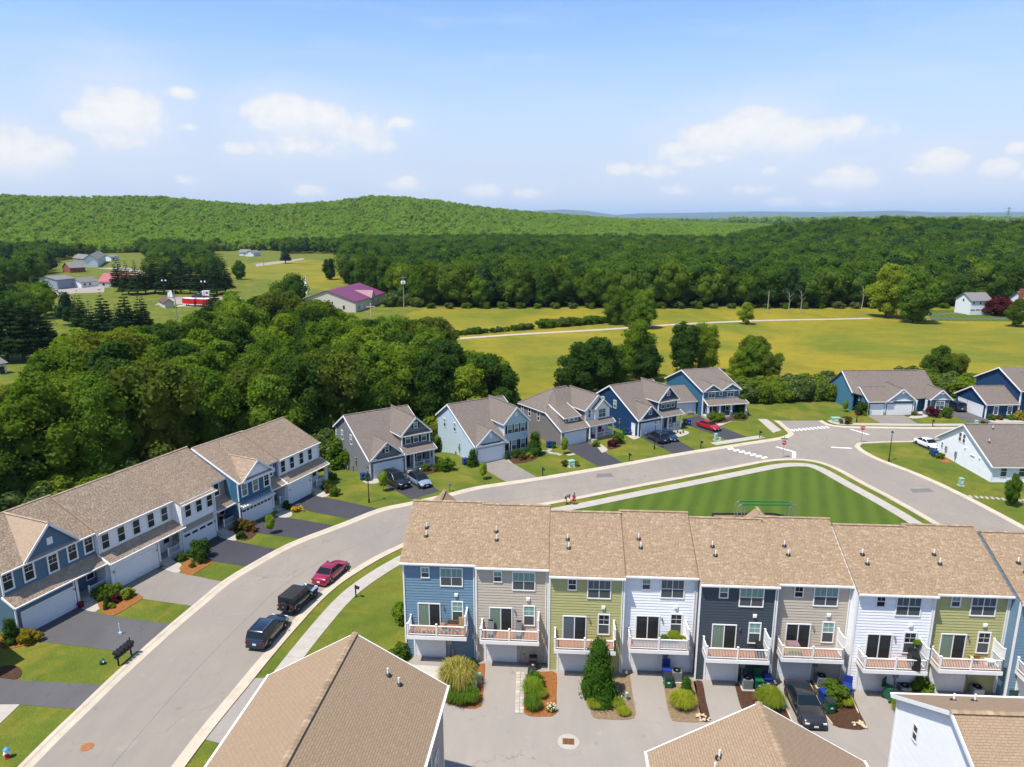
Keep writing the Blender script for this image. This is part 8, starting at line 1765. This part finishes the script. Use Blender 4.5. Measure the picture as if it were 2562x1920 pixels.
# cloud of haze: see the end of the script
# ------------------------------------------------------------------ small things on decks and porches
def on_deck(i, x, y, z=2.98): M = TOWN[i].root.matrix_basis; return M @ Vector((x, y, z))
def chair(p, rz, mat, label, frame=None, h=.85):
    t_ = thing('chair', label, 'chair', tuple(p), rz); MB().box(-.25,-.25,.40,.25,.25,.45).obj('seat', mat, t_); MB().bar((-.22,.24,.45),(-.22,.34,h),.04,.04).bar((.22,.24,.45),(.22,.34,h),.04,.04).obj('back_frame', frame or mat, t_); MB().ext([(-.2,.25,.5),(.2,.25,.5),(.2,.34,h),(-.2,.34,h)],(0,.03,0)).obj('backrest', mat, t_)
    for a in (-.22,.22):
        for b in (-.22,.22): MB().box(a-.02,b-.02,0,a+.02,b+.02,.4).obj('leg', frame or mat, t_)
    return t_
lounge_m = plain('grey_lounger_fabric', (.12,.125,.13), .8)
for k, (x, lb) in enumerate(((1.25,'left'),(3.6,'right'))):
    t_ = thing('lounger', 'grey folding lounger on the %s side of the beige townhouse deck' % lb, 'lounger', tuple(on_deck(1, x, -.75)), TH); MB().bar((0,-.55,.3),(0,.1,.32),.5,.05).obj('seat', lounge_m, t_); MB().bar((0,.1,.32),(0,.55,1.15),.5,.05).obj('backrest', lounge_m, t_); MB().cbox((0,.5,1.05),(.36,.1,.16)).obj('headrest', black_m, t_)
    for s in (-1, 1): MB().bar((s*.27,-.5,0),(s*.27,.3,.5),.03,.03).bar((s*.27,.4,0),(s*.27,-.3,.45),.03,.03).obj('leg', black_m, t_)
def pot(p, label, mat, r=.16, h=.26, fol=None, fs=.5):
    t_ = thing('flower_pot', label, 'flower pot', tuple(p)); MB().lathe((0,0,0), [(r*.75,0),(r,h),(r*.85,h),(r*.8,h*.9)], 10).obj('pot', mat, t_)
    if fol: me, _, H = PROTO[fol]; link('plant', me, None, t_, (0,0,h*.8), rnd.uniform(0,6), scale=(fs,fs,fs))
    return t_
for k in range(9): 
    t_ = pot(on_deck(0, .85+k*.48, -1.25), 'pot of bright flowers along the railing of the blue end townhouse', terra if k % 2 else black_m, .14, .2); t_['group'] = 'flower pots along the blue townhouse railing'; link('flowers', cached('petals%d' % (k % 3), lambda: foliage_mesh('flowers', [(0,0,.05,.17,.14)], 70, .08, (petal_p, petal_y, petal_w)[k % 3], k, core=0)), None, t_, (0,0,.25))
t_ = thing('fire_bowl', 'terracotta round bowl on the blue end townhouse deck', 'bowl', tuple(on_deck(0, 3.35, -.5))); MB().sph((0,0,.42),.26,.26,.22,12,8).obj('bowl', terra, t_); MB().lathe((0,0,0),[(.2,0),(.06,.1),(.06,.25)],8).obj('foot', black_m, t_)
t_ = thing('deck_chair', 'brown wicker sofa on the blue end townhouse deck', 'sofa', tuple(on_deck(0, 4.2, -.55)), TH); MB().cbox((0,0,.3),(.95,.55,.2)).obj('seat', terra, t_); MB().cbox((0,.27,.55),(.95,.1,.45)).obj('backrest', trunk_m, t_)
t_ = thing('cardboard_panel', 'tan panel leaning on the screen of the blue end townhouse deck', 'panel', tuple(on_deck(0, 4.95, -.5)), TH); MB().cbox((0,0,.62),(.5,.06,1.2)).obj('panel', plain('tan_board', (.42,.27,.12), .8), t_)
# white townhouse planters
for k, (x, lb) in enumerate(((3.35,'dark green planter trough'),(4.75,'wooden planter box full of greens'))):
    t_ = thing('planter', '%s on the lattice deck' % lb, 'planter', tuple(on_deck(3, x, -.55)), TH); MB().cbox((0,0,.25),(.85,.5,.5) if k == 0 else (.7,1.0,.6)).obj('box', dkgreen if k == 0 else pale_stone, t_); link('plant', PROTO['sg'][0], None, t_, (0,0,.35), 0, scale=(.55,.6,.4))
pot(on_deck(3, 4.15, -.45), 'yellow green potted plant between the planters', terra, .2, .35, 'lg', .55)
t_ = thing('lattice_panel', 'white diagonal lattice fixed inside the railing of the white deck', 'lattice', tuple(on_deck(3, 0, 0, 0)), TH); m = MB()
for s in (-1, 1):
    for k in range(58):
        x0 = .55+k*.085-(.0 if s > 0 else 0); x1 = x0+s*.5
        if .5 < x1 < 5.1 and .5 < x0 < 5.1: m.bar((x0,-1.37+s*.006,3.12),(x1,-1.37+s*.006,3.72),.03,.01,up=(0,1,0))
m.obj('lattice', white, t_)
# charcoal unit grill, beige unit covered furniture, white unit grill and fern, green unit yellow chair
def grill(p, rz, label, s=1.0, mat=None): t_ = thing('covered_grill', label, 'grill', tuple(p), rz); m = MB(); m.cbox((0,0,.5*s),(1.35*s,.62*s,1.0*s),0,.9); m.cbox((0,0,1.04*s),(.85*s,.55*s,.2*s),0,.75); m.obj('cover', mat or black_m, t_); MB().bar((-.6*s,-.33*s,.75*s),(.6*s,-.33*s,.75*s),.03,.03).obj('seam', dark_trim, t_)
grill(on_deck(4, 4.75, -.75), TH+R(80), 'black covered grill at the screen of the charcoal townhouse deck', .9); grill(on_deck(6, 4.45, -.8), TH+R(75), 'large black covered grill on the white townhouse deck under the fern', 1.1)
t_ = thing('covered_furniture', 'stacked furniture under a yellow and mauve cover on the beige deck', 'covered furniture', tuple(on_deck(5, 1.45, -.85)), TH); MB().cbox((0,0,.38),(.95,.8,.76)).obj('cover', plain('yellow_cover', (.55,.42,.12), .8), t_); MB().cbox((0,.02,.82),(1.0,.85,.14),0,.9).obj('cushion', plain('mauve_cushion', (.2,.13,.14), .9), t_)
t_ = pot(on_deck(6, 4.9, -.2, 4.2), 'hanging green fern basket at the white townhouse deck', dkgreen, .16, .18, 'gg', .55)
chair(on_deck(7, 3.5, -.5), TH+math.pi, plain('yellow_seat', (.5,.25,.015), .6), 'yellow seated folding chair on the sage deck at the right', black_m); t_ = thing('side_table', 'small white table on the sage deck at the right', 'table', tuple(on_deck(7, 4.55, -.8)), TH); MB().box(-.3,-.25,.42,.3,.25,.47).obj('table_top', white, t_)
for a in (-.25,.25): MB().box(a-.02,-.2,0,a+.02,.2,.42).obj('leg', white, t_)
# porch furniture
def on(Hs, x, y, z): return Hs.root.matrix_basis @ Vector((x, y, z))
chair(on(H3, 6.75, .1, .56), R(33)+.4, red_m, 'red chair by the door on the taupe house porch'); chair(on(H3, 8.4, .1, .56), R(33)-.3, red_m, 'red chair in the middle of the taupe house porch'); chair(on(H3, 9.3, .15, .56), R(33), red_m, 'red chair at the right of the taupe house porch')
chair(on(L3, 5.75, .9, .5), R(71), black_m, 'dark chair at the left of the greige row house porch'); chair(on(L3, 7.0, .9, .5), R(71), black_m, 'dark chair at the right of the greige row house porch'); chair(on(L5, 5.6, .9, .5), R(66), white, 'white rocking chair on the far row house porch')
pot(on(L1, 5.75, -.35, .02), 'dark red round pot at the garage edge of the steel blue row house', plain('oxblood_glaze', (.12,.01,.012), .3), .32, .5); pot(on(L1, .65, -.45, .02), 'shallow dark red planter at the near garage corner', MATS['oxblood_glaze'], .42, .4); pot(on(L1, 6.4, .9, .5), 'small dark pot beside the steel blue front door', black_m, .2, .5)
chair(on(H1, 8.2, .2, .43), R(35), black_m, 'black bench seat on the grey house porch')
t_ = thing('garden_figure', 'small red and white figure at the grey house steps', 'figure', tuple(zat(3,1112,1052)), 0); MB().lathe((0,0,0),[(.18,0),(.2,.3),(.1,.5)],8).obj('coat', red_m, t_); MB().sph((0,0,.58),.12,nu=8,nv=6).obj('head', white, t_)
for k in range(4):
    t_ = pot(zat(4,1385+k*22,748-(k % 2)*10), 'little dark pot on the pale patio by the navy house porch', black_m, .13, .25, 'sgr', .4); t_['group'] = 'pots on the navy house patio'
pot(zat(6,382,1322), 'terracotta pot at the lower left of the fountain grass', terra, .2, .3); pot(zat(6,362,1312), 'dark green pot beside the terracotta one', dkgreen, .2, .3)
# ------------------------------------------------------------------ air between here and the ridge
hz = NT('summer_haze'); pv_ = hz.n('ShaderNodeVolumePrincipled'); pv_.inputs['Color'].default_value = (.55, .74, 1.0, 1); pv_.inputs['Density'].default_value = 3.6e-5; pv_.inputs['Anisotropy'].default_value = 0.0
hz.l(pv_.outputs[0], hz.out.inputs['Volume'])
MB().box(-47000, -47000, -20, 47000, 47000, 420).obj('haze', hz.m, kind='stuff')
